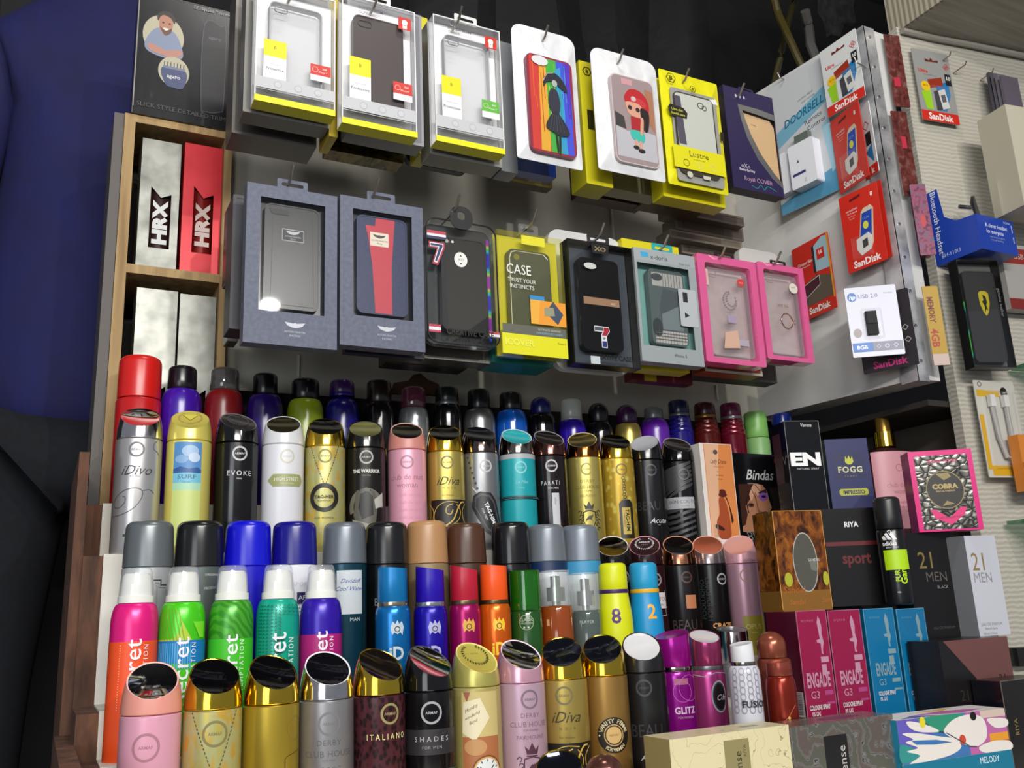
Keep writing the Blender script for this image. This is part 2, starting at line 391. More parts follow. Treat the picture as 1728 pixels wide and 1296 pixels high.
# overhead: black cloth, conduit, rag
b = MB(); n = 26
for j in range(2):
    for k in range(n): pass
vs = [[b.bm.verts.new((-.3+1.95*k/n, 1.86+.04*math.sin(k*1.9)+.03*math.sin(k*.7+j), CZ+.75+1.35*j/8)) for k in range(n+1)] for j in range(9)]
i = b.mi(CLOTHB)
for j in range(8):
    for k in range(n): f = b.bm.faces.new((vs[j][k], vs[j][k+1], vs[j+1][k+1], vs[j+1][k])); f.material_index = i; f.smooth = True
o = b.build('hanging_cloth'); md = o.modifiers.new('thickness', 'SOLIDIFY'); md.thickness = .006
tag(o, 'black cloth hanging in the dark recess above the backboard', 'cloth')
def rope(name, pxs, Y, r, col, label, cat):
    b = MB(); P = [at(x, y, Y+.02*math.sin(i*1.7)) for i, (x, y) in enumerate(pxs)]; Q = []
    for i in range(len(P)-1):
        for t in range(4): Q.append(P[i].lerp(P[i+1], t/4))
    Q.append(P[-1]); b.tube(Q, r, col); tag(b.build(name), label, cat)
rope('conduit', [(1290, -60), (1312, 20), (1330, 60), (1352, 110), (1372, 150)], 1.5, .010, '#5e5326', 'thick yellow conduit hanging in front of the others above the panel', 'conduit')
rope('conduit', [(1352, -60), (1340, 0), (1328, 45), (1316, 100), (1300, 170)], 1.58, .009, '#4c4526', 'thinner yellow conduit crossing behind the thick one', 'conduit')
rope('white_pipe', [(1358, 18), (1365, 45), (1368, 75), (1380, 105)], 1.45, .012, '#77736f', 'short white pipe stub above the side panel', 'pipe')
b = MB(); 
pts = [(1388, -30), (1446, -30), (1440, 10), (1445, 38), (1425, 40), (1418, 62), (1402, 58), (1396, 30), (1386, 15)]
P = [at(x, y, 1.5) for x, y in pts]; b.prism([(p.x, p.z) for p in P], 1.5, 1.515, tex_mat('grey_rag', [(.3, '#2a2828'), (.8, '#5d5a58')], 'noise', (9, 9, 9), 3, 4, 1, rough=.8, bump=.6))
tag(b.build('rag'), 'ragged grey cloth hanging high behind the side panel', 'rag')

# ------------------------------------------------------------------ cans and bottles
R = .0265
def zz(px, cx, cy, k): return [((x-cx)*k, -(y-cy)*k) for x, y in px]
def seal(y, c, x=0., t=None, r=9.3): return [OO(x, y, r, 2.3, c), T('ARMAF', x, y, 2.7, t or c, b=.015)]
def crest(x, y, k, c):
    """club crest: crown, shield with a horse and scrolls"""
    q = lambda pts: [(x+a*k, y+b*k) for a, b in pts]
    o = [PP(q([(-4, 9), (4, 9), (5.5, 15), (2.6, 12), (0, 17), (-2.6, 12), (-5.5, 15)]), c), LL(q([(-4, 8), (4, 8)]), .8*k, c)]
    o += [LL(q([(-6, 6), (-6.5, -3), (-4, -8), (0, -11), (4, -8), (6.5, -3), (6, 6), (0, 7.5), (-6, 6)]), .9*k, c), PP(q([(-3.5, -1), (-1, 2), (2, 2.5), (4, 4), (3, 1), (2, -1), (3, -3.5), (1, -1.5), (-2, -1.5), (-4, -4)]), c)]
    for s in (-1, 1):
        for a in range(5):
            yy = 6-a*4.2; o.append(OO(x+s*(9.5-(a % 2)*1.2)*k, y+yy*k, 1.9*k, .7*k, c, arc=(0, 270) if s > 0 else (-90, 180)))
    return o
LAUREL = lambda c, r=13: [None]+[PP([((r-2.4)*math.cos(a), (r-2.4)*1.15*math.sin(a)), ((r+1.3)*math.cos(a+.09), (r+1.3)*1.15*math.sin(a+.09)), ((r+.4)*math.cos(a+.22), (r+.4)*1.15*math.sin(a+.22))], c) for a in [math.radians(d) for d in range(-250, 60, 13)]]
LASTX = {}
def armaf(label, rpx, py, Y, zb, ztop, body, cap, face, art, s=0., c=None, rim=None, faceart=None, group=None, bands=None, X=None):
    """can with a slanted mirror-faced cap"""
    if X is None: X = by_right(rpx, py, Y, R)
    X = max(X, LASTX.get(Y, -9)+2*R+.0012); LASTX[Y] = X
    a = -math.atan2(X, Y); c = s if c is None else c
    Ht = ztop-zb; hs = Ht-.047
    t = thing('deodorant_can', label, 'deodorant', (X, Y, zb), a+math.asin(s), group)
    b = MB(); pr = [(0, 0), (R-.003, 0), (R-.0008, .001), (R, .004)]
    for z0, m in sorted(bands or []): pr.append((R, hs+z0*.001, Mt(m)))
    pr += [(R, hs-.0012), (R-.0012, hs), (R-.004, hs)]
    if bands:                               # bands: material changes going up from the given mm
        q = []; cur = Mt(body)
        for e in pr:
            if len(e) > 2: cur = e[2]
            q.append((e[0], e[1], cur))
        pr = q
    b.lathe(pr, body, seg=40)
    b.deco(art, cyl_map(lambda z: R, hs), (0, 0, .001, .001), strip=.0022)
    b.build('can_body', t)
    b = MB(); b.lathe([(R-.0015, .0004), (R-.0001, .0014), (R-.0003, .008), (R-.0011, .016), (R-.0024, .024), (R-.0044, .032), (R-.0072, .040), (R-.0105, .047), (R-.015, .054)], cap, seg=48)
    co, no = Vector((0, 0, .0325)), Vector((0, -.032, .0445)).normalized()
    bm = b.bm; bmesh.ops.bisect_plane(bm, geom=bm.verts[:]+bm.edges[:]+bm.faces[:], plane_co=co, plane_no=no, clear_outer=True)
    ed = [e for e in bm.edges if e.is_boundary and abs((e.verts[0].co-co).dot(no)) < 1e-5]
    nf = bmesh.ops.edgeloop_fill(bm, edges=ed)['faces']; rm = b.mi(rim or cap); fm = b.mi(face)
    for f in nf:
        f.material_index = rm; f.smooth = False
        if f.normal.dot(no) < 0: f.normal_flip()
    bmesh.ops.inset_region(bm, faces=nf, thickness=.0013, depth=-.0006)
    for f in nf: f.material_index = fm
    if faceart:
        vv = Vector((0, .0445, .032)).normalized()
        cc = Vector((0, -.0005, .0325))
        b.deco(faceart, lambda x, y, o_: cc+Vector((x, 0, 0))+vv*y+no*(o_-.0004), (0, 0, .001, .001))
    b.build('cap', t, (0, 0, hs), math.asin(c)-math.asin(s), sharp=30)
    return t
def sat(col, r=.33): return Mt(col, r, .75, name='satin_'+col[1:7])
GOLDLBL = tex_mat('gold_patterned_print', [(.35, '#c2b45a'), (.5, '#b9bb84'), (.65, '#cfa944')], 'noise', (60, 60, 40), 1.3, 3, .4, rough=.34, metal=.45)
GOLDCELL = tex_mat('gold_cell_print', [(.0, '#e3d27a'), (.25, '#d2bf59'), (.34, '#b99a35')], 'voronoi', (90, 90, 70), 1., rough=.3, metal=.4)
BRUSH = Mt('#bfbdbc', .3, .7, name='satin_silver')
SNAKE = tex_mat('snake_print', [(.3, '#1f0f12'), (.6, '#472026')], 'voronoi', (220, 220, 150), 1., rough=.25)
zD, zA = CZ+.266, CZ-.030
# ---- upper row (D), left to right
g = 'cans with slanted caps in the upper row'
armaf('silver can with slanted chrome-faced cap and a large scrolled letter, leftmost in upper row', 274, 760, YD, ZD, zD, BRUSH, SILVM, MIRROR,
      seal(-14.5, '#6d6c70')+[T('iDivo', 0, -39, 11.5, '#3e3e42', sh=.45), T('For Men', 0, -46.5, 1.9, '#55555a', sp=1.3), CC(zz([(110, 1255), (200, 1250), (290, 1210), (350, 1140), (365, 1070), (320, 1040), (230, 1055), (150, 1110), (128, 1160), (150, 1190), (195, 1190), (235, 1150), (235, 1110), (215, 1105)], 303, 630, .148), .9, '#4a4a50'), CC(zz([(365, 1060), (420, 1050), (460, 1075)], 303, 630, .148), .8, '#4a4a50'),
       CC(zz([(480, 640), (440, 680), (440, 720), (480, 740), (500, 760)], 303, 630, .148), .7, '#5a5a60'), RR(-10, -114, -2, -117, '#2c2c30'), RR(-7, -108, -2, -109, '#55555a')], -.1, 0, group=g)
armaf('pale yellow can with a blue sea picture panel, in the upper row', 357, 760, YD, ZD, zD, Mt('#d9cc6a', .35, .25), Mt('#d8cb62', .3, .3), Mt('#d6c85c', .3, .2),
      [RR(-17, -3, 17, -50, '#4f86bd'), EE(3, -14, 10, 7, '#9db9d6'), EE(-7, -24, 8, 5, '#7ea6cc'), EE(8, -22, 7, 6, '#b9cbe0'), PP([(-17, -36), (-8, -33), (2, -36), (12, -34), (17, -37), (17, -41), (-17, -41)], '#27548f'), RR(-17, -41, 17, -53, '#6fb6cf'), RR(-17, -53, 17, -62, '#a3cfae'), RR(-17, -62, 17, -128, '#c3cf7b'), T('SURF', 0, -45.5, 5.2, '#2a5a78', sx=1.35), T('FOR MEN', 0, -52.5, 1.6, '#3d7088')], -.05, .0,
      faceart=LAUREL('#c4b36f', 14)[1:]+[PP([(-9, 7), (9, 7), (0, -9)], '#dcd35a')], group=g)
armaf('black can with white capital lettering and seal, in the upper row', 436, 760, YD, ZD, zD, Mt('#0d0c0d', .18), Mt('#0b0b0c', .12), Mt('#2a2628', .12), seal(-15, '#b9b9bb')+[T('EVOKE', 0, -39.5, 6, '#d8d8da', sp=1.25), T('MAN', 0, -46.5, 2, '#c8c8ca')], .15, .3, rim='#6c6a6c', faceart=LAUREL('#55525a', 13)[1:], group=g)
armaf('white can with an olive plaque reading high street, in the upper row', 513, 760, YD, ZD, zD, Mt('#dcdde2', .3), Mt('#d6d8da', .25), Mt('#332d10', .05, .6), seal(-16.5, '#c9c6b4', x=3)+[PP([(-18, -42), (-15, -39), (21, -39), (24, -42), (27, -47), (24, -52), (21, -55), (-15, -55), (-18, -52), (-23, -47)], '#a3a678'), PP([(-17, -43), (-14.5, -40), (20, -40), (23, -43), (25, -47), (23, -51), (20, -54), (-14.5, -54), (-17, -51), (-21, -47)], '#9a9f68'), T('HIGH STREET', 3, -45.5, 4.6, '#e8e8dc', sx=.82), T('FOR WOMEN', 3, -51, 2, '#d5d6c0')], .1, 0, group=g)
armaf('gold can with beaded chain and black ring medallion, upper row', 583, 770, YD, ZD, zD, GOLDLBL, GOLDM, Mt('#0a0906', .05, .5), seal(-14, '#8c8344')+[LL([(-20+i*1.33, -1-i*3.55), (-19.4+i*1.33, -2.6-i*3.55)], .9, '#3a3320') for i in range(14)]+[LL([(18-i*1.22, -1-i*3.55), (17.4-i*1.22, -2.6-i*3.55)], .9, '#3a3320') for i in range(14)]+[OO(-1, -68, 18.5, 5.5, '#14110d'), T('TAG-HER', -1, -67, 4, '#3a3018', b=.02), T('PROVOCATION', -1, -72, 1.6, '#3a3018'), T('FOR WOMEN', -1, -94, 2.4, '#5b5128', sp=1.2)], 0, .05, group=g)
armaf('dark bronze-black can with a warrior helmet picture, upper row', 650, 770, YD, ZD, zD, Mt('#24211f', .3, .5), Mt('#141414', .15), Mt('#8b8a56', .12, .5), seal(-13.5, '#a8a7a3')+[T('THE WARRIOR', 0, -32, 4.6, '#d7d6cf', b=.03, sx=.85), T('FOR MEN', 0, -38, 1.8, '#9b9a93'), OO(0, -80, 25, 7, '#6d6a60', arc=(0, 200)), PP([(-14, -58), (0, -54), (11, -60), (15, -78), (12, -104), (-12, -108), (-18, -90)], '#57544b'), PP([(-8, -62), (2, -59), (8, -66), (9, -90), (-6, -96), (-11, -80)], '#1c1b18'), PP([(10, -70), (24, -60), (24, -78), (12, -82)], '#b6b4ac'), PP([(-20, -95), (10, -104), (14, -112), (-16, -106)], '#8e8b80')]+[EE(-16+7*i, -60+2.5*abs(i-2), 1.2, 1.2, '#1b1a18') for i in range(5)], .05, .05, group=g)
armaf('pink can with salmon cap and lowercase lettering, in the upper row', 719, 770, YD, ZD, zD, Mt('#dfa0b4', .35, .2), Mt('#c9837a', .4), Mt('#353024', .05, .8), seal(-18, '#a87a86')+[T('club de nuit', 0, -38, 7.2, '#a3717c'), T('woman', 0, -49, 7, '#a3717c')]+[T('club de nuit', 4, -62-10*i, 4.5, '#d694a8') for i in range(4)], .0, .1, rim='#e6b3a8', group=g)
dflour = lambda c, y: [RR(-26, y, 40, -150, '#17120c'), CC([(6, y-6), (-2, y-10), (-3, y-18), (3, y-20), (6, y-14)], 1.2, c), CC([(-14, y-34), (-6, y-36), (6, y-28), (14, y-12), (20, y-4), (26, y-3)], 1.8, c), CC([(14, y-4), (-2, y-3), (-16, y-10), (-21, y-24), (-14, y-35), (0, y-36), (14, y-28), (18, y-16), (12, y-7)], .9, c), CC([(30, y-5), (22, y-14), (24, y-28), (34, y-34)], 1., c), CC([(-30, y-5), (-22, y-14), (-24, y-28), (-34, y-34)], 1., c)]
armaf('gold can with black scrollwork base and iDiva script, upper row', 783, 770, YD, ZD, zD, sat('#c7b45e'), GOLDM, Mt('#0c0b0a', .05, .6), seal(-16.5, '#7f7642')+[T('iDiva', 0, -42, 11.5, '#3a3118', sh=.45), T('NOIR', 2, -52, 2.8, '#5b5128', sp=2.4), T('For Women', 0, -62, 2.2, '#5b5128')]+dflour('#c9a94c', -68), .1, .1, group=g)
armaf('steel grey can with a dog tag on a ball chain printed diagonally', 840, 780, YD, ZD, zD, sat('#98989a'), Mt('#6d5f5a', .08, 1.), Mt('#23242c', .08, .7), seal(-20, '#bdbdc0', x=8)+[EE(-19+i*2.3, -7-i*7.4, 1.7, 1.7, '#3c3c40') for i in range(7)]+[LL([(-12, -50), (2, -66)], 1.6, '#c9c9cc'), LL([(2, -52), (-10, -66)], 1.6, '#c9c9cc'), PP([(-12, -62), (-2, -56), (14, -58), (22, -68), (32, -100), (28, -116), (14, -118), (4, -112), (-14, -78)], '#1b1b1e'), PP([(-9, -64), (-1, -59), (12, -61), (19, -70), (28, -99), (25, -112), (15, -114), (7, -109), (-10, -77)], '#45454a'), PP([(-7, -66), (0, -62), (11, -64), (17, -72), (25, -99), (22, -109), (15, -111), (8, -107), (-8, -77)], '#17171a'), T('TAG-HIM', 12, -86, 5.4, '#e6e6e8', rot=-68, b=.03), T('FOR MEN', 4, -88, 3., '#c8c8ca', rot=-68)], .0, .2, group=g)
armaf('turquoise can with chrome collar and a dotted black belt line', 903, 780, YD, ZD, zD, Mt('#1aa0a8', .35, .1), Mt('#8a8078', .08, 1.), Mt('#35c4cc', .12, .2), [RR(-42, 0, 42, -7, '#a9abae')]+seal(-20, '#7fc7c9', r=9)+[T('Le Mat', 0, -41, 4.6, '#86cdd0', sh=.4), T('FEMME', 0, -50, 2, '#86cdd0')]+[RR(-42, -61, 42, -66, '#101418')]+[RR(-40+i*2, -62, -39.2+i*2, -62.7, '#6fc2c4') for i in range(40)]+[RR(-40+i*2, -64.5, -39.2+i*2, -65.2, '#6fc2c4') for i in range(40)], .2, .25, rim='#d6d8dc', group=g)
armaf('near-black maroon can with a white strip and sheer copper-brown cap', 957, 790, YD, ZD, zD, Mt('#160b0b', .15), Mt('#5b3a35', .12, .9), Mt('#3a3536', .08, .8), seal(-16, '#b8b6b6')+[T('PARATI', -3, -41, 6.4, '#cfcdcd', sp=1.5, sx=.7), T('FOR MEN', 1, -49, 2.6, '#cfcdcd'), RR(-2, -56, 9, -150, '#b9babf'), T('silver', 3.5, -68, 3.6, '#55565c', rot=-90, sh=.3)], .12, .35, rim='#9c9498', group=g)
armaf('pale gold can printed with a black horse crest, in the upper row', 1015, 790, YD, ZD, zD, sat('#cdbd68'), Mt('#7a4a24', .12, 1.), Mt('#8c7b45', .12, .9), seal(-19, '#a2954e')+[T('DERBY', 0, -37, 4.6, '#756a36', sp=1.2), T('CLUB HOUSE', 0, -46, 4.6, '#756a36'), T('FOR MEN', 0, -52, 2, '#756a36'), T('BELMONT', 0, -59, 4, '#8a7d42')]+crest(0, -92, 1.45, '#1d180e'), .15, .0, rim='#d9c37a', group=g)
armaf('yellow gold can with cell pattern and a hanging black tag, upper row', 1070, 790, YD, ZD, zD, GOLDCELL, GOLDM, Mt('#0b0a08', .05, .6), seal(-18, '#7a6b2a', x=6)+[OO(7+(i % 2)*1.2, -31-i*4.2, 2.6, 1, '#3a3218') for i in range(9)]+[PP([(-2, -70), (3, -64), (15, -64), (20, -70), (20, -122), (-2, -122)], '#17140e'), RR(2, -76, 15, -116, '#b9a040'), T('TAG-HIM', 10, -95, 5.6, '#17140e', rot=-90, b=.03), T('UOMO RISERVA', 5, -95, 2, '#17140e', rot=-90), T('FOR MEN', 8, -130, 2.6, '#4a4018')], .05, .3, group=g)
armaf('all-black can with bright white slanted face, second from the right in upper row', 1120, 790, YD, ZD, zD, Mt('#141416', .22), Mt('#111113', .2), Mt('#c9cad2', .2, .2), seal(-17, '#45454a')+[T('BEAU', -8, -72, 14, '#29292c', sx=.8), T('Acute', 6, -95, 8, '#d2d2d4', sh=.4), T('MEN', 6, -102, 1.6, '#8a8a8c')], .25, -.15, rim='#a9aab0', group=g)
armaf('black can with grey zebra stripes and a grey name band, rightmost in the upper row', 1173, 790, YD, ZD, zD, Mt('#0e0e0f', .14), Mt('#151314', .1, .5), Mt('#4a4345', .1, .8), [PP([(-40+i*5, -2-i*6.2), (10, -8-i*7+18), (22, -4-i*7+18), (22, -8-i*7+18), (10, -14-i*7+18), (-40, -26-i*6)], '#3b3b3c') for i in range(2, 8)]+[PP([(-38, -78-i*9), (-10, -76-i*9), (22, -66-i*9), (22, -70-i*9), (-10, -81-i*9), (-38, -84-i*9)], '#3b3b3c') for i in range(6)]+[EE(8, -22, 10, 10, '#0e0e0f')]+seal(-22, '#57575a', x=8)+[RR(-30, -58, 22, -76, '#a7a8ac'), T('SKIN COUTURE', 6, -65, 5.2, '#4a4a4e'), T('HOMME', 6, -72, 2.4, '#6a6a6e')], .0, .4, rim='#9a9090', group=g)
# ---- front row (A), left to right
g = 'cans with slanted caps in the front row'
armaf('salmon-capped pink can, leftmost in the front row', 307, 1205, YA, ZA, zA, Mt('#dd9fb4', .35, .2), Mt('#d58e80', .4), MIRROR, seal(-26, '#a4727f', r=12)+[T('club de nuit', -2, -52, 7.2, '#96636e'), T('woman', -2, -65, 7, '#96636e')], -.12, .0, rim='#f0b5ab', group=g)
armaf('gold patterned can with chain necklace print, second in the front row', 403, 1195, YA, ZA, zA, GOLDLBL, GOLDM, Mt('#15151a', .04, .7), seal(-20, '#7a7244', x=0, r=11.5)+[LL([(-22+i*1.35, -1-i*3.4), (-21.4+i*1.35, -2.5-i*3.4)], .8, '#3a3320') for i in range(18)]+[LL([(20-i*1.12, -1-i*3.4), (19.4-i*1.12, -2.5-i*3.4)], .8, '#3a3320') for i in range(18)]+[OO(0, -80, 18.5, 5.5, '#14110d')], .1, .15, group=g)
armaf('plain satin gold can with gold cap, third in the front row', 498, 1187, YA, ZA, zA, sat('#bfa43c'), GOLDM, Mt('#15151a', .04, .7), [OO(27, -22, 11, 1.5, '#7d6a22'), LL([(14, -70), (14, -48), (17, -46), (34, -42)], .6, '#3f3310'), LL([(22, -75), (22, -66), (30, -64)], .6, '#3f3310')], .0, .3, group=g)
armaf('silver can with grey club lettering and crown, in the front row', 590, 1181, YA, ZA, zA, sat('#a4a3a6'), SILVM, Mt('#1c1c24', .04, .7), seal(-21, '#6f6f72', r=11)+[T('DERBY', 0, -38, 5, '#59595d', sp=1.15), T('CLUB HOUSE', 0, -48, 5.6, '#59595d', sp=1.05), T('FOR MEN', 0, -54, 2, '#6a6a6d'), T('ASCOT', 0, -62, 5, '#6a6a6d', sp=1.15)]+crest(0, -98, 1.5, '#26262a'), .1, .25, rim='#e9e6ea', group=g)
armaf('dark maroon snakeskin can with gold cap, in the front row', 669, 1168, YA, ZA, zA, SNAKE, GOLDM, Mt('#3c322f', .05, .85), seal(-17, '#8f8757', r=10)+[T('ITALIANO', -3, -38, 5.6, '#e6dd98', sp=1.6, sx=.8)], .42, .5, group=g)
armaf('gloss black can with silver seal and a dark green lower band, front row', 750, 1166, YA, ZA, zA, Mt('#0f0e10', .15), Mt('#0c0b0d', .1), MIRROR, seal(-20, '#9a9a9e', r=11)+[RR(-42, -36, 42, -60, '#29272a'), T('SHADES', 0, -45, 4.8, '#a9a8ac', sp=1.7), T('FOR MEN', 0, -53, 2.8, '#8c8b8f', sp=1.3), RR(-42, -74, 42, -150, '#33433a')], .1, .6, rim='#3a3a3e', group=g)
armaf('olive gold can with laurel wreath cap and pocket watch picture', 829, 1160, YA, ZA, zA, Mt('#b9ab68', .35, .4), Mt('#b4ac5c', .28, .5), Mt('#cfc25c', .3, .4), [RR(-16, -4, 25, -150, '#bfae72'), RR(-16, -48, 25, -150, '#a5673f'), PP([(-14, -4), (-6, -4), (-10, -14)], '#9a5a48'), PP([(-14, -14), (4, -10), (14, -30), (-2, -52), (-16, -44)], '#d9cfae'), T('Monday', -6, -20, 3.4, '#55442c', rot=28, sh=.4), T('wonderful', -5, -27, 3, '#55442c', rot=24, sh=.4), T('Bond', -4, -33, 3, '#55442c', rot=24, sh=.4), EE(-2, -58, 12, 8, '#b98a5a'), EE(10, -84, 17, 18, '#6b3f26'), EE(10, -84, 15.5, 16.5, '#c99a58'), EE(10, -84, 13.8, 14.8, '#d5dad8'), LL([(10, -84), (2, -77)], .8, '#1d1d22'), LL([(10, -84), (17, -76)], 1.1, '#1d1d22')]+[LL([(10+11*math.cos(a*.5236), -84+12*math.sin(a*.5236)), (10+13*math.cos(a*.5236), -84+14*math.sin(a*.5236))], .9, '#2d2d33') for a in range(12)]+[T('ARMAF ARMAF', -24+3*i, -62, 1.5, '#8d8048', rot=90, sp=1.5) for i in range(0)]+[LL([(-26+2.2*i, -8), (-26+2.2*i, -140)], .5, '#8d8048') for i in range(5)], .0, .5,
      rim='#e2d77e', faceart=LAUREL('#3e3a1a', 14)[1:]+[T('ARMAF', 0, 2, 2.2, '#a89a40')], group=g)
armaf('mauve pink can printed with a dark horse crest, in the front row', 906, 1154, YA, ZA, zA, Mt('#c3a3b6', .33, .4), Mt('#cf9cae', .22, .5), MIRROR, seal(-16, '#75636f', r=10)+[T('DERBY', 0, -32, 4.6, '#7a6472', sp=1.15), T('CLUB HOUSE', -1, -41, 5.2, '#7a6472'), T('FOR WOMEN', 0, -47, 2, '#7a6472'), T('FAIRMOUNT', 0, -54, 4, '#7a6472')]+crest(0, -84, 1.45, '#4a2a3a'), .35, .45, rim='#f0cfdc', group=g)
armaf('gold can with black scrollwork base, in the front row', 977, 1150, YA, ZA, zA, sat('#bfa95c'), GOLDM, Mt('#3a3d4d', .05, .9), seal(-16, '#6f6740', r=10)+[T('iDiva', 0, -38, 11.5, '#3a3118', sh=.45), T('NOIR', 2, -50, 2.8, '#5b5128', sp=2.4), T('For Women', 1, -59, 2.4, '#5b5128')]+dflour('#c9a94c', -65), .0, .0, group=g)
armaf('bronze gold can with a black round seal lettered around the rim', 1043, 1143, YA, ZA, zA, sat('#b0894a'), GOLDM, Mt('#3a3d4d', .05, .9), [EE(4, -62, 19, 19, '#17120c'), OO(4, -62, 11.5, 1.2, '#b9965a'), EE(4, -62, 9, 9, '#c7a468'), T('ARMAF', 4, -62, 2.4, '#6a5028'), EE(-12.5, -62, 1, 1, '#cdbd92'), ('A', 'VANITY FEMME', 4, -62, 15.2, 4.4, 160, 15, '#cdbd92'), ('A', 'FOR WOMEN', 4, -62, 15.2, 3.6, 235, 310, '#cdbd92', {'in': 1})], .12, .0, group=g)
armaf('matte black can with a slanted face coloured white as lamp glare, in the front row', 1110, 1138, YA, ZA, zA, Mt('#141416', .3), Mt('#151517', .28), Mt('#f2f2f5', .15, .3), seal(-16, '#39393d', r=9.5)+[T('BEAU', 0, -62, 14, '#2c2c30', sx=.8), T('Acute', 4, -90, 8, '#c9c9cc', sh=.4), T('MEN', 4, -97, 1.6, '#8a8a8c')], .0, .15, group=g)  # white cap face stands in for a ceiling lamp's reflection
# ---- right end of the row behind (C)
g = 'cans with slanted caps behind the spray bottles'
def zc(px, py): return z_at(px, py, at(px, py, YC).x, YC+.02)
z_ = z_at(1040, 902, at(1040, 902, YC+.026).x, YC+.046)
armaf('black can with chrome-faced slanted cap, left of the laurel-topped one', 1068, 960, YC+.026, ZC, z_, Mt('#161012', .2), Mt('#120e0f', .1), Mt('#7d756c', .06, 1.), seal(-16, '#77747a', x=6)+[T('ARMAF', 0, -60, 3, '#8a8a8c')], .3, .05, rim='#d6d0cc', group=g)
armaf('dark maroon can whose cap carries a white laurel wreath', 1122, 960, YC+.026, ZC, z_, Mt('#2a1216', .2), Mt('#241014', .12), Mt('#3a2428', .15, .3), seal(-20, '#8f8a90', x=8)+[RR(2, -38, 24, -60, '#cfc8ca'), T('ENTOU', 13, -47, 5, '#5a3238'), T('UOMO', 13, -55, 2.5, '#5a3238'), LL([(0, -70), (22, -70), (22, -36)], .6, '#b9b0b2'), PP([(10, -84), (16, -92), (4, -94)], '#c98a2c')], .2, .0,
      rim='#c98a96', faceart=LAUREL('#d9d5da', 13)[1:]+[T('ARMAF', 0, 3, 3.6, '#d9d5da', b=.02), T('LUXE', 0, -3, 1.8, '#b9b5ba', sp=1.6)], group=g)
armaf('black can with rose gold cap and a copper square', 1178, 960, YC+.026, ZC, z_, Mt('#141011', .25), COPPM, Mt('#2a2625', .06, .8), seal(-18, '#4a2f2a', x=6, r=8.5)+[RR(2, -43, 18, -62, '#b3714c'), T('BEAU', -2, -84, 14, '#3d3230', sx=.8), T('Elegant', 4, -108, 7, '#c9c3c0', sh=.4)], .12, .15, rim='#c98a6c', group=g)
armaf('black can with clear copper-faced cap and orange lettering', 1228, 960, YC+.026, ZC, z_, Mt('#120f10', .25), Mt('#a59698', .15, .8), Mt('#c0694a', .2, .7), seal(-22, '#a9a7a8', x=14, r=8.5)+[T('HOMOHOMO', -9, -50, 7, '#2f2a2c', rot=90), T('FOOLUOMO', -18, -50, 7, '#2a3a34', rot=90), T('CRAZE', 9, -88, 7, '#d9944a', b=.03), T('HOMME', 6, -100, 5, '#6a2430')], .15, .1, rim='#d9a294', group=g)
armaf('pink can with slanted pearly pink cap and yellow lower label', 1281, 960, YC+.026, ZC, z_, Mt('#cf9fb0', .3, .3), Mt('#d9a3ad', .3, .3), Mt('#e0a89e', .25, .3), [OO(4, -18, 10, 2.2, '#c39a8c'), RR(-8, -77, 30, -150, '#a39330'), T('OPUS', 8, -92, 7, '#d9c97a'), T('FEMME', 8, -101, 2.4, '#d9c97a')], .1, -.1, group=g)
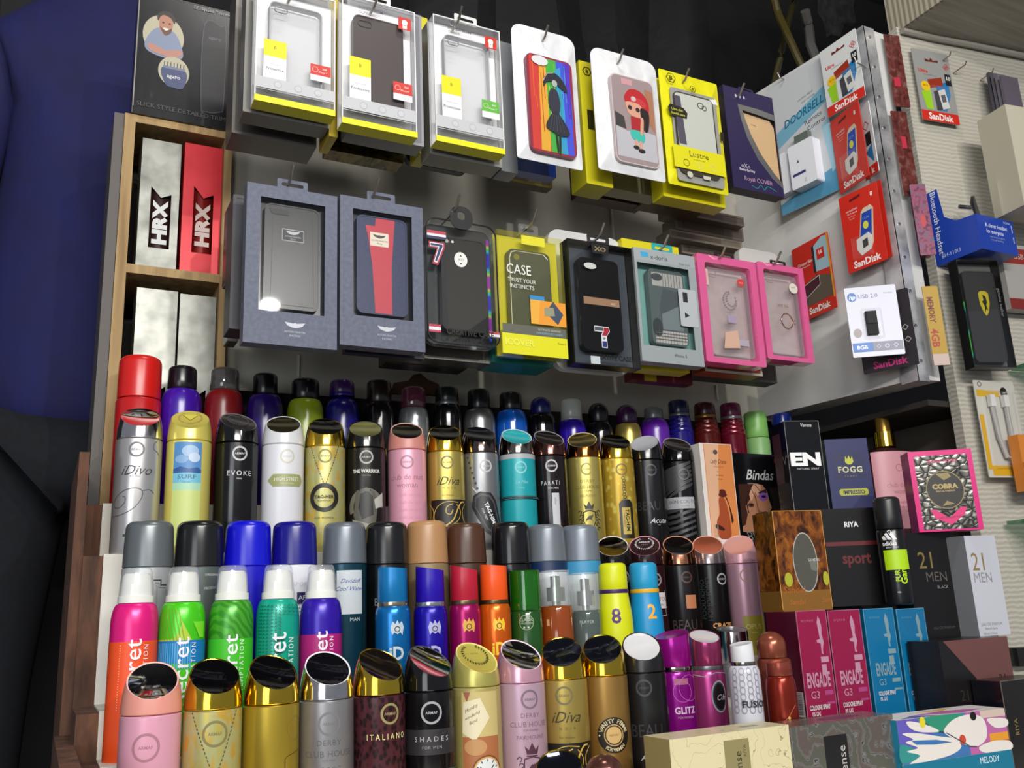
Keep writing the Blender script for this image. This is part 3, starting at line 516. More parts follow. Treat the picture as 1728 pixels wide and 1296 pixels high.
# ------------------------------------------------------------------ other cans and spray bottles
def vessel(name, label, cat, cx, py, w, Y, zb, ytop, ycap, capw, body, cap, shoulder='dome', ctype='round', art=(), s=0., group=None, ring=None, inner=None, base_w=None, sh_h=None, X=None, yref=None, slant=.0, face=None, sdir=0., body_top=None, capfac=1.):
    Rb = rad(cx, py, w, Y); Rc = rad(cx, ycap, capw, Y)
    if X is None: X = at(cx, py, Y).x
    X = max(X, LASTX.get((Y, 'e'), -9)+Rb) if group else X
    if group: LASTX[(Y, 'e')] = X+Rb+.0004
    zt, zc_ = z_at(cx, ytop, X, Y)-zb, z_at(cx, ycap, X, Y)-zb
    t = thing(name, label, cat, (X, Y, zb), -math.atan2(X, Y)+math.asin(s), group)
    sh = sh_h or Rb*.9; b = MB(); N = 7
    pr = [(0, 0), (Rb-.003, 0), (Rb-.0006, .0012), (Rb, .005)]
    if base_w: Rw = rad(cx, py, base_w, Y); pr = [(0, 0), (Rw-.003, 0), (Rw, .003), (Rw, max(.01, zc_-sh*2.2)), ((Rw+Rb)/2, zc_-sh*1.5)]
    if shoulder == 'dome': pr += [(Rc*.93+(Rb-Rc*.93)*math.cos(k/N*math.pi/2), zc_-sh+sh*math.sin(k/N*math.pi/2)) for k in range(N+1)]
    elif shoulder == 'ball': pr += [(Rb*math.cos(math.asin(min(.92, k/N))), zc_-Rb*.95+Rb*k/N) for k in range(N+1)]
    elif shoulder == 'step':
        for k in range(4):
            z = zc_-sh*(4-k)/4; rr = Rb+(Rc-Rb)*k/4; pr += [(rr, z), (rr*1.03, z+sh*.06), (rr, z+sh*.12), (rr*.955, z+sh*.16), (rr*.955, z+sh*.20)]
        pr += [(Rc*.94, zc_)]
    elif shoulder == 'cone': pr += [(Rb, zc_-sh), (Rb*.97, zc_-sh*.7), (Rb*.88, zc_-sh*.3), (Rc*1.0, zc_)]
    else: pr += [(Rb, zc_-.004), (Rb-.0012, zc_-.0008), (Rb-.003, zc_)]
    pr += [(Rc*.5, zc_)]
    b.lathe(pr, body, seg=36)
    if art:
        def rf(z):
            zz_ = z+zc_
            P = [p for p in pr[2:-1]]
            for a_, c_ in zip(P, P[1:]):
                if a_[1] <= zz_ <= c_[1] and c_[1] > a_[1]: return a_[0]+(c_[0]-a_[0])*(zz_-a_[1])/(c_[1]-a_[1])
            return Rb
        b.deco(art, lambda x, z, o: ((rf(z)+o)*math.sin(x/Rb), -(rf(z)+o)*math.cos(x/Rb), zc_+z), (0, 0, .001, .001), strip=.002)
    if ring: b.lathe([(Rc*1.02, zc_-.001), (Rc*1.04, zc_+.0005), (Rc*1.02, zc_+.004)], ring, seg=32)
    b.build(name.split('_')[0]+'_body' if name != 'deodorant_can' else 'can_body', t)
    hc = zt-zc_; b = MB(); z0 = .0004+(.003 if ring else 0)
    if ctype == 'round':
        q = min(Rc*.34, hc*.4); b.lathe([(Rc*.97, z0), (Rc, z0+.001), (Rc, z0+.35*hc), (Rc*.985*capfac, hc-q)]+[((Rc*.985*capfac-q)+q*math.cos(k/5*math.pi/2), hc-q+q*math.sin(k/5*math.pi/2)) for k in range(1, 6)]+[(0, hc+.0004)], cap, seg=36)
    elif ctype == 'dome':
        b.lathe([(Rc*.97, z0), (Rc, z0+.001), (Rc, hc-Rc*.9)]+[(Rc*math.cos(k/7*math.pi/2), hc-Rc*.9+Rc*.9*math.sin(k/7*math.pi/2)) for k in range(1, 8)], cap, seg=36)
    elif ctype == 'over':                     # clear overcap above a white collar and actuator
        b.lathe([(Rc, z0), (Rc*.97, z0+.2*hc), (Rc*.97, z0+.22*hc), (Rc*.93, hc*.25)], cap, seg=32)
        b.build('collar', t, (0, 0, zc_)); b = MB()
        b.lathe([(Rc*.90, hc*.22), (Rc*.88, hc*.45), (Rc*.82, hc*.70), (Rc*.70, hc*.80), (Rc*.45, hc*.74), (0, hc*.70)], cap, seg=32); b.build('actuator', t, (0, 0, zc_)); b = MB()
        q = Rc*.22; b.lathe([(Rc*.955, hc*.235), (Rc*.93, hc*.5), (Rc*.86, hc-q), (Rc*.82, hc-q*.4), (Rc*.72, hc), (0, hc+.0005)], CAPCLR, seg=32)
    elif ctype == 'slant':
        b.lathe([(Rc*.97, z0), (Rc, z0+.001), (Rc*.98, z0+.6*hc), (Rc*.96*capfac, hc*1.3)], cap, seg=36)
        co, no = Vector((0, 0, hc-slant/2)), Vector((math.sin(sdir)*slant, -math.cos(sdir)*slant, 2*Rc)).normalized(); bm = b.bm
        bmesh.ops.bisect_plane(bm, geom=bm.verts[:]+bm.edges[:]+bm.faces[:], plane_co=co, plane_no=no, clear_outer=True)
        ed = [e for e in bm.edges if e.is_boundary and abs((e.verts[0].co-co).dot(no)) < 1e-5]
        nf = bmesh.ops.edgeloop_fill(bm, edges=ed)['faces']
        for f in nf:
            f.material_index = b.mi(cap)
            if f.normal.dot(no) < 0: f.normal_flip()
        bmesh.ops.inset_region(bm, faces=nf, thickness=.0012, depth=-.0004)
        for f in nf: f.material_index = b.mi(face or cap)
    elif ctype == 'atom':                     # clear cylinder over a pump
        b.lathe([(Rc*.30, z0), (Rc*.30, hc*.12), (Rc*.62, hc*.13), (Rc*.62, hc*.52), (Rc*.34, hc*.53), (Rc*.34, hc*.84), (0, hc*.86)], inner, seg=28); b.build('pump', t, (0, 0, zc_)); b = MB()
        b.lathe([(Rc, z0), (Rc, hc-.001), (Rc-.001, hc), (0, hc)], cap, seg=36)
    b.build('cap', t, (0, 0, zc_))
    return t
g = 'assorted cans in the shaded back row'
def back(cx, top, cw, yc, w, cap, body, label, **k):
    return vessel('deodorant_can', label, 'deodorant', cx, yc+20, w, YE, ZE, top, yc, cw, body, cap, group=g, **k)
MK = lambda c, r=.25, m=0.: Mt(c, r, m)
vessel('deodorant_can', 'big red can with a tall red cap, far left behind the silver one', 'deodorant', 231, 730, 79, 1.245, ZE, 604, 676, 75, MK('#b3181c'), Mt('#c41a16', .3), shoulder='straight', X=None)
LASTX[(YE, 'e')] = at(270, 700, YE).x
back(306, 620, 50, 659, 70, MK('#171018'), MK('#3f149a'), 'vivid purple domed can with dark cap, second in the back row')
back(378, 623, 50, 661, 66, SMOKE, MK('#7c1216', .3), 'red domed can with a smoky clear cap, in the back row')
back(447, 632, 42, 668, 62, MK('#0b0a0d'), MK('#2b1468'), 'dim violet domed can with black cap, left of the lime one')
back(515, 641, 48, 676, 62, MK('#0e0b0f'), MK('#8a9c1a'), 'lime green domed can with black cap, in the back row')
back(577, 643, 42, 670, 58, MK('#3a1a5a'), MK('#160f6a'), 'dark blue can with a dull purple cap, in the back row', ring=MK('#1a0f70'), shoulder='ball')
back(640, 643, 42, 682, 50, MK('#241510'), MK('#121012', .15), 'black can with a dark brown cap, in the back row')
back(698, 655, 42, 690, 52, PINKC, MK('#8f9496', .25, .7), 'silver-shouldered can with translucent pink cap, in the back row')
back(755, 654, 40, 684, 48, MK('#141b16'), MK('#0f0f10', .12), 'black domed can with green-black cap and silver ring', ring=MK('#77797b', .3, .8))
back(809, 658, 38, 692, 54, MK('#151416'), MK('#8b8c8e', .3, .8), 'silver domed can with black cap, in the back row')
back(863, 663, 38, 694, 54, MK('#131214'), MK('#0f57b8', .15), 'bright blue domed can with black cap, in the back row')
back(914, 670, 35, 700, 48, MK('#161a63'), MK('#0e0e12', .15), 'black can with a round navy cap, in the back row', ctype='dome')
back(966, 675, 36, 710, 48, MK('#b9bcb4'), MK('#2e14a0', .2), 'purple can with whitish clear cap, in the back row', ring=MK('#a9aca8'))
back(1012, 680, 34, 714, 46, MK('#131015'), MK('#121014', .12), 'all-black can between the purple and the gold-shouldered cans', ctype='dome')
back(1060, 683, 36, 716, 46, MK('#3d1546'), MK('#a9974e', .3, .7), 'gold-shouldered can with round purple cap, in the back row', ctype='dome')
back(1105, 688, 32, 708, 50, MK('#7a7c7c', .3, .4), MK('#5a1d99'), 'violet domed can with short grey cap, in the back row')
back(1148, 676, 35, 703, 44, MK('#121a3a'), MK('#1c1670', .2), 'blue ribbed can with navy cap and silver ring, back row right', shoulder='step', sh_h=.032, ring=MK('#6a6d70', .3, .6))
back(1192, 680, 36, 706, 46, MK('#3c0c12'), MK('#5a1a16', .2, .3), 'red-brown ribbed can with maroon cap and gold ring', shoulder='step', sh_h=.032, ring=MK('#8a6a2a', .3, .7))
back(1236, 681, 36, 708, 46, MK('#5f1236'), MK('#6a1226', .2, .3), 'crimson ribbed can with magenta cap and grey ring', shoulder='step', sh_h=.032, ring=MK('#77777a', .3, .6))
back(1280, 695, 40, 740, 42, MK('#79b25a', .4), MK('#7fae6c', .4), 'pale green can at the right end of the back row', shoulder='straight')
LASTX.pop((YE, 'e'))
vessel('deodorant_can', 'dark can with blue cap behind the black name box', 'deodorant', 1322, 740, 40, 1.265, ZE, 698, 722, 34, MK('#26141c'), MK('#142a86'), shoulder='dome')

# ---- row C: wide cylindrical caps
g = 'wide capped cans in the middle row'
def mid(rpx, top, yc, cap, body, label, art=(), wpx=None, s=0., r=.0265):
    X = by_right(rpx, 920, YC, r); X = max(X, LASTX.get('C', -9)+2*r+.0003); LASTX['C'] = X
    cx = None; a = -math.atan2(X, YC)
    zt = max(z_at(rpx-25, top, X, YC-r*.4), 0)-ZC; z1 = z_at(rpx-25, yc, X, YC-r*.7)-ZC
    t = thing('deodorant_can', label, 'deodorant', (X, YC, ZC), a+math.asin(s), g)
    b = MB(); b.lathe([(0, 0), (r-.003, 0), (r, .003), (r, z1-.001), (r-.001, z1), (r*.5, z1)], body, seg=40)
    b.deco(art, cyl_map(lambda z: r, z1), (0, 0, .001, .001), strip=.0022); b.build('can_body', t)
    h = zt-z1; q = .008; b = MB(); b.lathe([(r-.0006, .0004), (r-.0001, .001), (r-.0008, h*.5), (r-.0016, h-q)]+[(r-.0016-q+q*math.cos(k/6*math.pi/2), h-q+q*math.sin(k/6*math.pi/2)) for k in range(1, 7)]+[(0, h+.0003)], cap, seg=44)
    b.build('cap', t, (0, 0, z1)); return t
mid(295, 879, 957, Mt('#6a7073', .3, .4), MK('#b9bcbd', .35, .5), 'silver grey can with stepped black line print and grey cap', [LL([(-6, -14), (2, -14), (2, -19), (9, -19)], 1.2, '#1d1f22'), LL([(-4, -17), (0, -17), (0, -22), (8, -22)], .6, '#3d3f42'), LL([(-4, -20), (-2, -20), (-2, -50)], .5, '#7d7f82')], s=.45)
mid(378, 879, 956, Mt('#151617', .22), MK('#56605c', .4, .3), 'grey-green can with black cap, second in the middle row', [T('ORIGINAL', 10, -9, 2.6, '#c4c9c6'), T('PRODUCT', 10, -23, 2.8, '#c4c9c6', rot=6), T('A', 14, -48, 9, '#c4c9c6')], s=.2)
mid(457, 879, 955, Mt('#0d10bf', .25), MK('#1310b4', .3), 'electric blue can with matching blue cap')
mid(536, 880, 953, Mt('#14107a', .25), MK('#d9dae2', .35), 'white can with navy blue cap', [T('SPORT', 4, -22, 5, '#b9bccb'), RR(-2, -31, 22, -44, '#17144a'), T('AFTER', 10, -37, 5, '#d9dae2')], s=.2)
mid(619, 881, 951, Mt('#6d747c', .32, .35), MK('#123c4d', .25, .4), 'dark teal can with grey cap and white script label', [RR(-16, -8, 16, -58, '#c3cbd0'), T('Davidoff', 0, -20, 5, '#1e2c8a', sh=.5), T('Cool Water', -1, -29, 4.8, '#1e2c8a', sh=.5), T('MAN', 6, -64, 4.2, '#b9c3c8')], s=.25)
mid(681, 881, 952, Mt('#151618', .22), MK('#0c0d0e', .25), 'black can with black cap and grey block letters', [T('ACTIVE', 0, -8, 2.6, '#55555a'), T('BLA', -2, -44, 9, '#8a8b8e', sx=.8)], s=-.2)
mid(748, 879, 951, Mt('#ab8056', .35), MK('#8f7b5c', .4, .2), 'tan can with tan cap')
mid(809, 883, 951, Mt('#4b2f20', .3), MK('#3f2a1e', .35), 'chocolate brown can with brown cap')
LASTX['C'] += .012
mid(886, 881, 952, Mt('#121214', .18), MK('#101012', .2), 'black can with glossy black cap, left of two grey-capped ones')
mid(950, 885, 948, Mt('#747a82', .35, .3), MK('#cfd4da', .35, .3), 'grey-capped can with a navy band', [RR(-42, 0, 42, -14, '#12294f')])
mid(1006, 886, 947, Mt('#79818b', .35, .3), MK('#ccd6da', .35, .3), 'grey-capped can with a sky blue band, right end of the wide caps', [RR(-42, 0, 42, -18, '#3d8db8')])

# ---- row B: slim sprays
def secret(label, rpx, top, yc, body, art, capw):
    r = .0228; X = by_right(rpx, 1045, YB, r); X = max(X, LASTX.get('B', -9)+2*r+.0003); LASTX['B'] = X
    zt, z1 = z_at(rpx-40, top, X, YB)-ZB, z_at(rpx-40, yc, X, YB-r*.5)-ZB; Rc = r*.76
    t = thing('body_spray_can', label, 'deodorant', (X, YB, ZB), -math.atan2(X, YB)+.1, 'round shouldered sprays with white collars')
    b = MB(); sh = .022; N = 8; pr = [(0, 0), (r-.003, 0), (r, .003), (r, z1-sh)]+[(Rc*.96+(r-Rc*.96)*math.cos(k/N*math.pi/2), z1-sh+sh*math.sin(k/N*math.pi/2)) for k in range(1, N+1)]+[(Rc*.5, z1)]
    b.lathe(pr, body, seg=40)
    def rf(z):
        d = -z; 
        if d >= sh: return r
        return Rc*.96+(r-Rc*.96)*math.sqrt(max(0, 1-((sh-d)/sh)**2))
    wm = '#e6e4ea'
    A2 = art+[T('Secret', -2.5, -68, 15, wm, rot=90, sx=1.2, b=.005), T('TEMPTATION', 9.5, -66, 4.6, wm, rot=90, sp=1.4)]
    b.deco(A2, lambda x, z, o: ((rf(z)+o)*math.sin(x/r), -(rf(z)+o)*math.cos(x/r), z1+z), (0, 0, .001, .001), strip=.002)
    b.build('can_body', t)
    h = zt-z1; WH = Mt('#dfe0da', .35)
    b = MB(); b.lathe([(Rc, .0004), (Rc*1.0, h*.2), (Rc*.97, h*.205), (Rc*.90, h*.21)], WH, seg=36); b.build('collar', t, (0, 0, z1))
    b = MB(); b.lathe([(Rc*.90, h*.2), (Rc*.86, h*.5), (Rc*.80, h*.76), (Rc*.70, h*.84), (Rc*.4, h*.80), (0, h*.78)], WH, seg=36); b.build('actuator', t, (0, 0, z1))
    b = MB(); b.lathe([(Rc*.965, h*.215), (Rc*.93, h*.5), (Rc*.85, h*.86), (Rc*.80, h*.95), (Rc*.70, h), (0, h+.0004)], CAPCLR, seg=36); b.build('cap', t, (0, 0, z1))
secret('hot pink and orange spray with white collar', 268, 959, 1018, MK('#e01a7c', .28, .2), [RR(-72, -37, 72, -180, '#e8501e')]+[RR(-15, -40-i*2.4, -14, -41.2-i*2.4, '#f0a080') for i in range(26)], 62)
secret('lime green spray with yellow diagonal stripes and white collar', 347, 957, 1016, MK('#48c81c', .28, .2), [PP([(-36, 0), (-12, -2), (-4, -16), (8, -38), (-36, -38)], '#a8c42a')]+[LL([(-30+4*i, -2-i*1), (-20+3.4*i, -38)], .7, '#76902a') for i in range(7)]+[RR(-72, -38, 72, -60, '#1272b8')]+[RR(-30+2.4*i, -40, -29+2.4*i, -66, '#48a8d0') for i in range(16)]+[PP([(8, -20), (16, -36), (22, -36), (22, -20)], '#78d82a')], 60)
secret('leaf green spray with hatched upper half and white collar', 428, 955, 1013, tex_mat('green_hatched_print', [(.3, '#2f8a1c'), (.7, '#4aa02c')], 'wave', (1, 1, 1), 60, 1, 6, rough=.28, metal=.2, wave='DIAGONAL'), [RR(-72, -39, 72, -180, '#3cb81c')], 58)
secret('teal spray with rows of dark arrow marks and white collar', 505, 954, 1011, MK('#10a58a', .28, .2), [PP([(x-1.7, -8-y*3.6), (x, -5.6-y*3.6), (x+1.7, -8-y*3.6), (x, -7.2-y*3.6)], '#0a5a50') for x in range(-24, 26, 4) for y in range(0, 18) if x < 2 or y < 3], 56)
secret('indigo and magenta spray with white collar', 577, 954, 1010, MK('#2f10a0', .28, .2), [RR(-72, -38, 72, -180, '#a5186e')], 54)
emb = lambda c, y=-24, k=1.: [PP([(-5*k, y+7*k), (-2*k, y+4*k), (0, y+8*k), (2*k, y+4*k), (5*k, y+7*k), (7*k, y+1*k), (5.5*k, y-7*k), (3*k, y-4*k), (0, y-6*k), (-3*k, y-4*k), (-5.5*k, y-7*k), (-7*k, y+1*k)], c), OO(0, y-1*k, 3*k, .9*k, '#2a2a30')]
def slim(label, cx, top, yc, capw, bodyw, cap, body, foil, ring, slope):
    A2 = emb(foil, -25, 1.1)+[T('iD', -1, -52, 14, foil, b=.03, sx=.9), T('FOGG', 0, -75, 7, foil)]
    return vessel('body_spray_can', label, 'deodorant', cx, 1060, bodyw, YB, ZB, top, yc, capw, body, cap, shoulder='dome', ctype='slant', slant=slope, sdir=1.2, art=A2, ring=ring, sh_h=.012, s=.25, group='slim sprays with flat coloured caps')
LASTX[(YB, 'e')] = LASTX['B']+.0235
slim('azure slim spray with silver emblem', 663, 956, 1022, 51, 60, Mt('#1377b5', .3, .3), Mt('#0c6fb4', .25, .5), '#b9c6cf', Mt('#a9a08c', .2, .9), .003)
slim('deep violet-blue slim spray with silver emblem', 727, 955, 1022, 49, 57, Mt('#240ba0', .3), Mt('#1c0a9c', .25, .3), '#a9a8d0', Mt('#b9b9c0', .2, .9), .006)
slim('crimson slim spray with gold emblem and slanted cap', 785, 952, 1019, 48, 54, Mt('#b01c34', .32), Mt('#a30f5e', .25, .5), '#d9a43c', Mt('#7a6a50', .3, .9), .008)
slim('orange slim spray with yellow emblem', 836, 952, 1018, 47, 54, Mt('#e8541a', .32), Mt('#dd6412', .25, .5), '#f0c02a', Mt('#6a5a3c', .3, .9), .003)
g = 'clear capped pocket sprays'
LASTX.pop((YB, 'e'))
vessel('perfume_spray', 'small green glass spray in a clear green cap', 'perfume', 889, 1060, 54, YB, ZB, 963, 1030, 52, Mt('#1d4a1a', .15), GREENC, shoulder='straight', ctype='atom', inner=Mt('#6fae3c', .25, .8), art=[OO(0, -14, 9, .7, '#9fae8c'), T('CLASSIC', 0, -11, 3.2, '#b9c4ae'), T('COLLECTION', 0, -15, 2, '#b9c4ae'), EE(-3, -20, 1.2, 1.2, '#b9c4ae'), EE(2, -20, 1.2, 1.2, '#b9c4ae')])
vessel('perfume_spray', 'small amber liquid spray under a clear cap', 'perfume', 941, 1060, 54, YB+.004, ZB, 963, 1022, 50, AMBERC, CAPCLR, shoulder='straight', ctype='atom', inner=Mt('#8f9a86', .2, .9), art=[RR(-14, -16, -10, -24, '#d9a070'), RR(-9, -13, -8, -60, '#7a3a18')])
vessel('perfume_spray', 'small smoky grey spray under a clear cap, beside the yellow cone bottle', 'perfume', 991, 1060, 50, YB+.004, ZB, 967, 1030, 48, GREYC, CAPCLR, shoulder='straight', ctype='atom', inner=Mt('#a9a8a2', .15, .9), art=[T('PLAYER', 0, -14, 4, '#a9b4ae')])
vessel('body_spray_can', 'yellow cone-shaped spray numbered 8', 'deodorant', 1040, 1060, 58, YB+.002, ZB, 950, 1000, 48, Mt('#cfd60c', .35), Mt('#cfd60c', .35), shoulder='cone', sh_h=.035, base_w=60, ctype='round', ring=Mt('#3a1a5c', .4), art=[T('8', -1, -29, 18, '#4a1a66', b=.02)], s=.1)
vessel('body_spray_can', 'sky blue cone-shaped spray numbered 2', 'deodorant', 1092, 1055, 56, YB+.010, ZB, 949, 999, 48, Mt('#128bc4', .35), Mt('#2596c4', .35), shoulder='cone', sh_h=.035, base_w=59, ctype='round', ring=Mt('#e0a81c', .4), art=[T('2', 4, -25, 18, '#e8a82c', b=.02)], s=.2)
# ---- right end of the front row
FZ = ZA
vessel('deodorant_can', 'glossy magenta can with slanted cap and silver collar', 'deodorant', 1142, 1180, 64, YA+.015, FZ, 1063, 1130, 60, MK('#8e1086', .2, .5), MK('#a3128e', .2, .5), shoulder='dome', sh_h=.012, ctype='slant', slant=.010, sdir=-.7, ring=Mt('#b9b0a8', .12, 1.), art=[T('GLITZ', 8, -45, 7.5, '#c9b4c8', b=.025, sx=.95), T('FOR WOMEN', 8, -53, 2.4, '#a98aa8'), RR(-4, -9, 14, -16, '#9a5a70'), OO(6, -24, 12, .5, '#c060b8'), OO(16, -20, 15, .5, '#c060b8')], s=.1)
vessel('deodorant_can', 'metallic pink can with a black oval badge', 'deodorant', 1198, 1180, 60, YA+.03, FZ, 1062, 1128, 54, MK('#c24a92', .25, .6), MK('#b8487e', .15, .7), shoulder='dome', sh_h=.010, ctype='slant', slant=.016, sdir=.2, face=MK('#d9d9de', .2, .3), ring=Mt('#8f9094', .3, .8), art=[EE(10, -32, 11, 19, '#a9a9ae'), EE(10, -32, 9.5, 17, '#3a3a40'), EE(10, -32, 8, 15, '#120e12'), T('Oh', 11, -33, 7, '#c9b9c4', sh=.4), PP([(-26, 0), (26, 0), (26, -6), (8, -4), (-6, -9), (-26, -6)], '#9a9a9e')], s=.15)
vessel('deodorant_can', 'chrome-capped silver can behind the white one', 'deodorant', 1243, 1150, 58, 1.012, ZB, 1056, 1118, 56, MK('#9a9698', .3, .7), SILVM, shoulder='straight', ctype='slant', slant=.008, sdir=.4, face=CAPCLR)
vessel('deodorant_can', 'white can patterned with grey linked squares and lettered fusion', 'deodorant', 1259, 1170, 54, .872, FZ, 1082, 1122, 40, MK('#c3c4cc', .3), MK('#dadbe0', .3), shoulder='dome', sh_h=.010, ctype='slant', slant=.005, sdir=-.8, ring=Mt('#a9a49c', .15, 1.), art=[OO(-14+9*(i % 4), -6-7*(i//4), 3.4, .8, '#8d8aa0', q=1.3, n=8) for i in range(28)]+[T('FUSION', 10, -42, 7, '#232228', b=.03)], s=.1)
vessel('deodorant_can', 'copper can with rounded cap, behind the shorter one', 'deodorant', 1308, 1150, 54, .915, FZ, 1065, 1110, 50, MK('#8a4a38', .3, .5), MK('#9c5540', .25, .6), shoulder='straight', ctype='dome')
vessel('deodorant_can', 'short copper red can with pinched waist, in front of the taller copper one', 'deodorant', 1321, 1190, 52, .868, FZ, 1112, 1140, 44, MK('#8a2a1c', .22, .6), MK('#9a4a3c', .25, .6), shoulder='dome', sh_h=.02, ctype='slant', slant=.004, sdir=-.6, art=[EE(6, -46, 1.6, 1.6, '#d9a45c'), LL([(-4, -54), (6, -44), (16, -32)], .5, '#c07a50')])
# nearest row, only the tops reach into the frame
armaf('gold-capped can whose top just reaches the bottom edge', 982, 1300, .80, CZ-.26, at(945, 1258, .82).z, sat('#bfa95c'), GOLDM, Mt('#3a3d4d', .05, .9), [], 0, 0, X=at(944, 1290, .80).x)
vessel('deodorant_can', 'bronze domed can at the bottom edge in front of the round seal', 'deodorant', 1020, 1310, 66, .80, CZ-.26, 1272, 1330, 64, MK('#5a3a34', .3, .6), MK('#6e463e', .22, .7), shoulder='straight', ctype='dome')
# ------------------------------------------------------------------ flat packs: solve a front face from its corners
QH = [0]
def quad(TL, TR, BR, BL, Y=None, yaw=None, X=None, zb=None, anchor='TL'):
    n1, n2 = ray(*TL).cross(ray(*TR)), ray(*BL).cross(ray(*BR))
    if yaw is None:
        d1, d2 = n1.cross(Vector((0, 0, 1))).normalized(), n2.cross(Vector((0, 0, 1))).normalized()
        if d1.dot(CR) < 0: d1 = -d1
        if d2.dot(CR) < 0: d2 = -d2
        d = (d1+d2).normalized()
    else: d = Vector((math.cos(yaw), math.sin(yaw), 0))
    A = TL if anchor == 'TL' else TR
    P = at(*A, Y) if X is None else atX(*A, X)
    nn = Vector((-d.y, d.x, 0)); C = Vector((0, 0, CZ))
    def hit(q):
        r = ray(*q); t = (P-C).dot(nn)/r.dot(nn); h = C+r*t; return (h-P).dot(d), h.z
    a, b, c, e = hit(TL), hit(TR), hit(BR), hit(BL)
    s0, s1 = (a[0]+e[0])/2, (b[0]+c[0])/2; z1 = (a[1]+b[1])/2; QH[0] = z1-(c[1]+e[1])/2; z0 = (c[1]+e[1])/2 if zb is None else zb
    o = P+d*((s0+s1)/2)
    return Vector((o.x, o.y, z0)), math.atan2(d.y, d.x), s1-s0, z1-z0
def SF(w, h): return (-w/2, h, w/100, -h/100)
def carton(name, label, cat, q, D, m, art=(), side=None, left=(), top=(), group=None, edge=None):
    loc, rz, w, h = q; b = MB(); b.box(-w/2, w/2, 0, D, 0, h, m)
    if side: b.box(-w/2-.0002, -w/2, 0, D, 0, h, side)
    vh = QH[0]; b.deco(art, flat_map(), (-w/2, h, w/100, -vh/100))
    if left: b.deco(left, lambda x, z, o: (-w/2-.0003-o, D-x, z), (0, h, D/100, -vh/100))
    if top: b.deco(top, lambda x, y, o: (x, y, h+o), (-w/2, D, w/100, -D/100))
    if edge:
        for x in (-w/2, w/2): b.box(x-.0004, x+.0004, -.0004, .0004, 0, h, edge)
        b.box(-w/2, w/2, -.0004, .0004, h-.0004, h+.0004, edge)
    return tag(b.build(name, None, loc, rz), label, cat, group)
CARD = lambda c, r=.4: Mt(c, r)
BLKG = Mt('#101012', .14, name='glossy_black_card')
FLOR = tex_mat('floral_line_print_cream', [(.40, '#d2c8a0'), (.46, '#d2c8a0'), (.50, '#7d7450'), (.54, '#d2c8a0')], 'wave', (1, 1, 1), 13, 4, 20, rough=.35, wave='DIAGONAL')
FLOR2 = tex_mat('floral_line_print_silver', [(.25, '#77786c'), (.44, '#a5a3a1'), (.50, '#232224'), (.56, '#98928f'), (.85, '#7f736c')], 'wave', (1, 1, 1), 14, 4, 18, rough=.22, metal=.55, wave='DIAGONAL')
LEAF = tex_mat('amber_leaf_print', [(.35, '#2f1608'), (.5, '#6a3810'), (.68, '#94581a')], 'noise', (40, 40, 26), 2, 5, 1.2, rough=.16)
CROC = tex_mat('silver_croc_emboss', [(.0, '#1f1f1d'), (.10, '#5d5c56'), (.38, '#9c9b93')], 'voronoi', (95, 95, 125), 1., dist=.1, rough=.25, metal=.6, bump=.5, feat='DISTANCE_TO_EDGE')
# upper shelf level (D), right of the cans
YR = 1.14
carton('perfume_box', 'tall white and orange box with a woman in a hat, right of the zebra can', 'perfume box', quad((1178, 748), (1232, 750), (1250, 908), (1196, 906), YR, 0, zb=ZD), .035, CARD('#e0d9d2'),
       [RR(12, 0, 100, 100, '#d7864a'), PP([(14, 0), (60, 0), (34, 100), (14, 100)], '#dcae8c'), EE(48, 9, 7, 2.6, '#5a4a44'), T('Lady Diana', 54, 19, 4.6, '#4a2a20', sh=.3, sx=.75), T('PERFUME', 54, 25, 1.7, '#a05a34', sp=1.4), T('for', 50, 30, 1.5, '#7a4a34'), T('the sensual', 54, 34, 1.6, '#7a4a34', sh=.3), T('woman', 54, 38, 1.6, '#7a4a34', sh=.3), EE(58, 55, 13, 2.6, '#54211a'), SS([(50, 50), (66, 50), (68, 56), (50, 57)], '#54211a'), SS([(44, 60), (60, 58), (70, 70), (74, 86), (70, 100), (36, 100), (32, 84), (44, 74)], '#a04a28'), SS([(66, 58), (72, 60), (84, 80), (82, 84), (78, 84), (74, 66)], '#3e1c16'), SS([(30, 86), (52, 90), (50, 93), (28, 90)], '#3e1c16')]+[LL([(22+3*i, 86), (22+3*i, 100)], .6, '#b9a090') for i in range(5)], edge='#efe6dc')
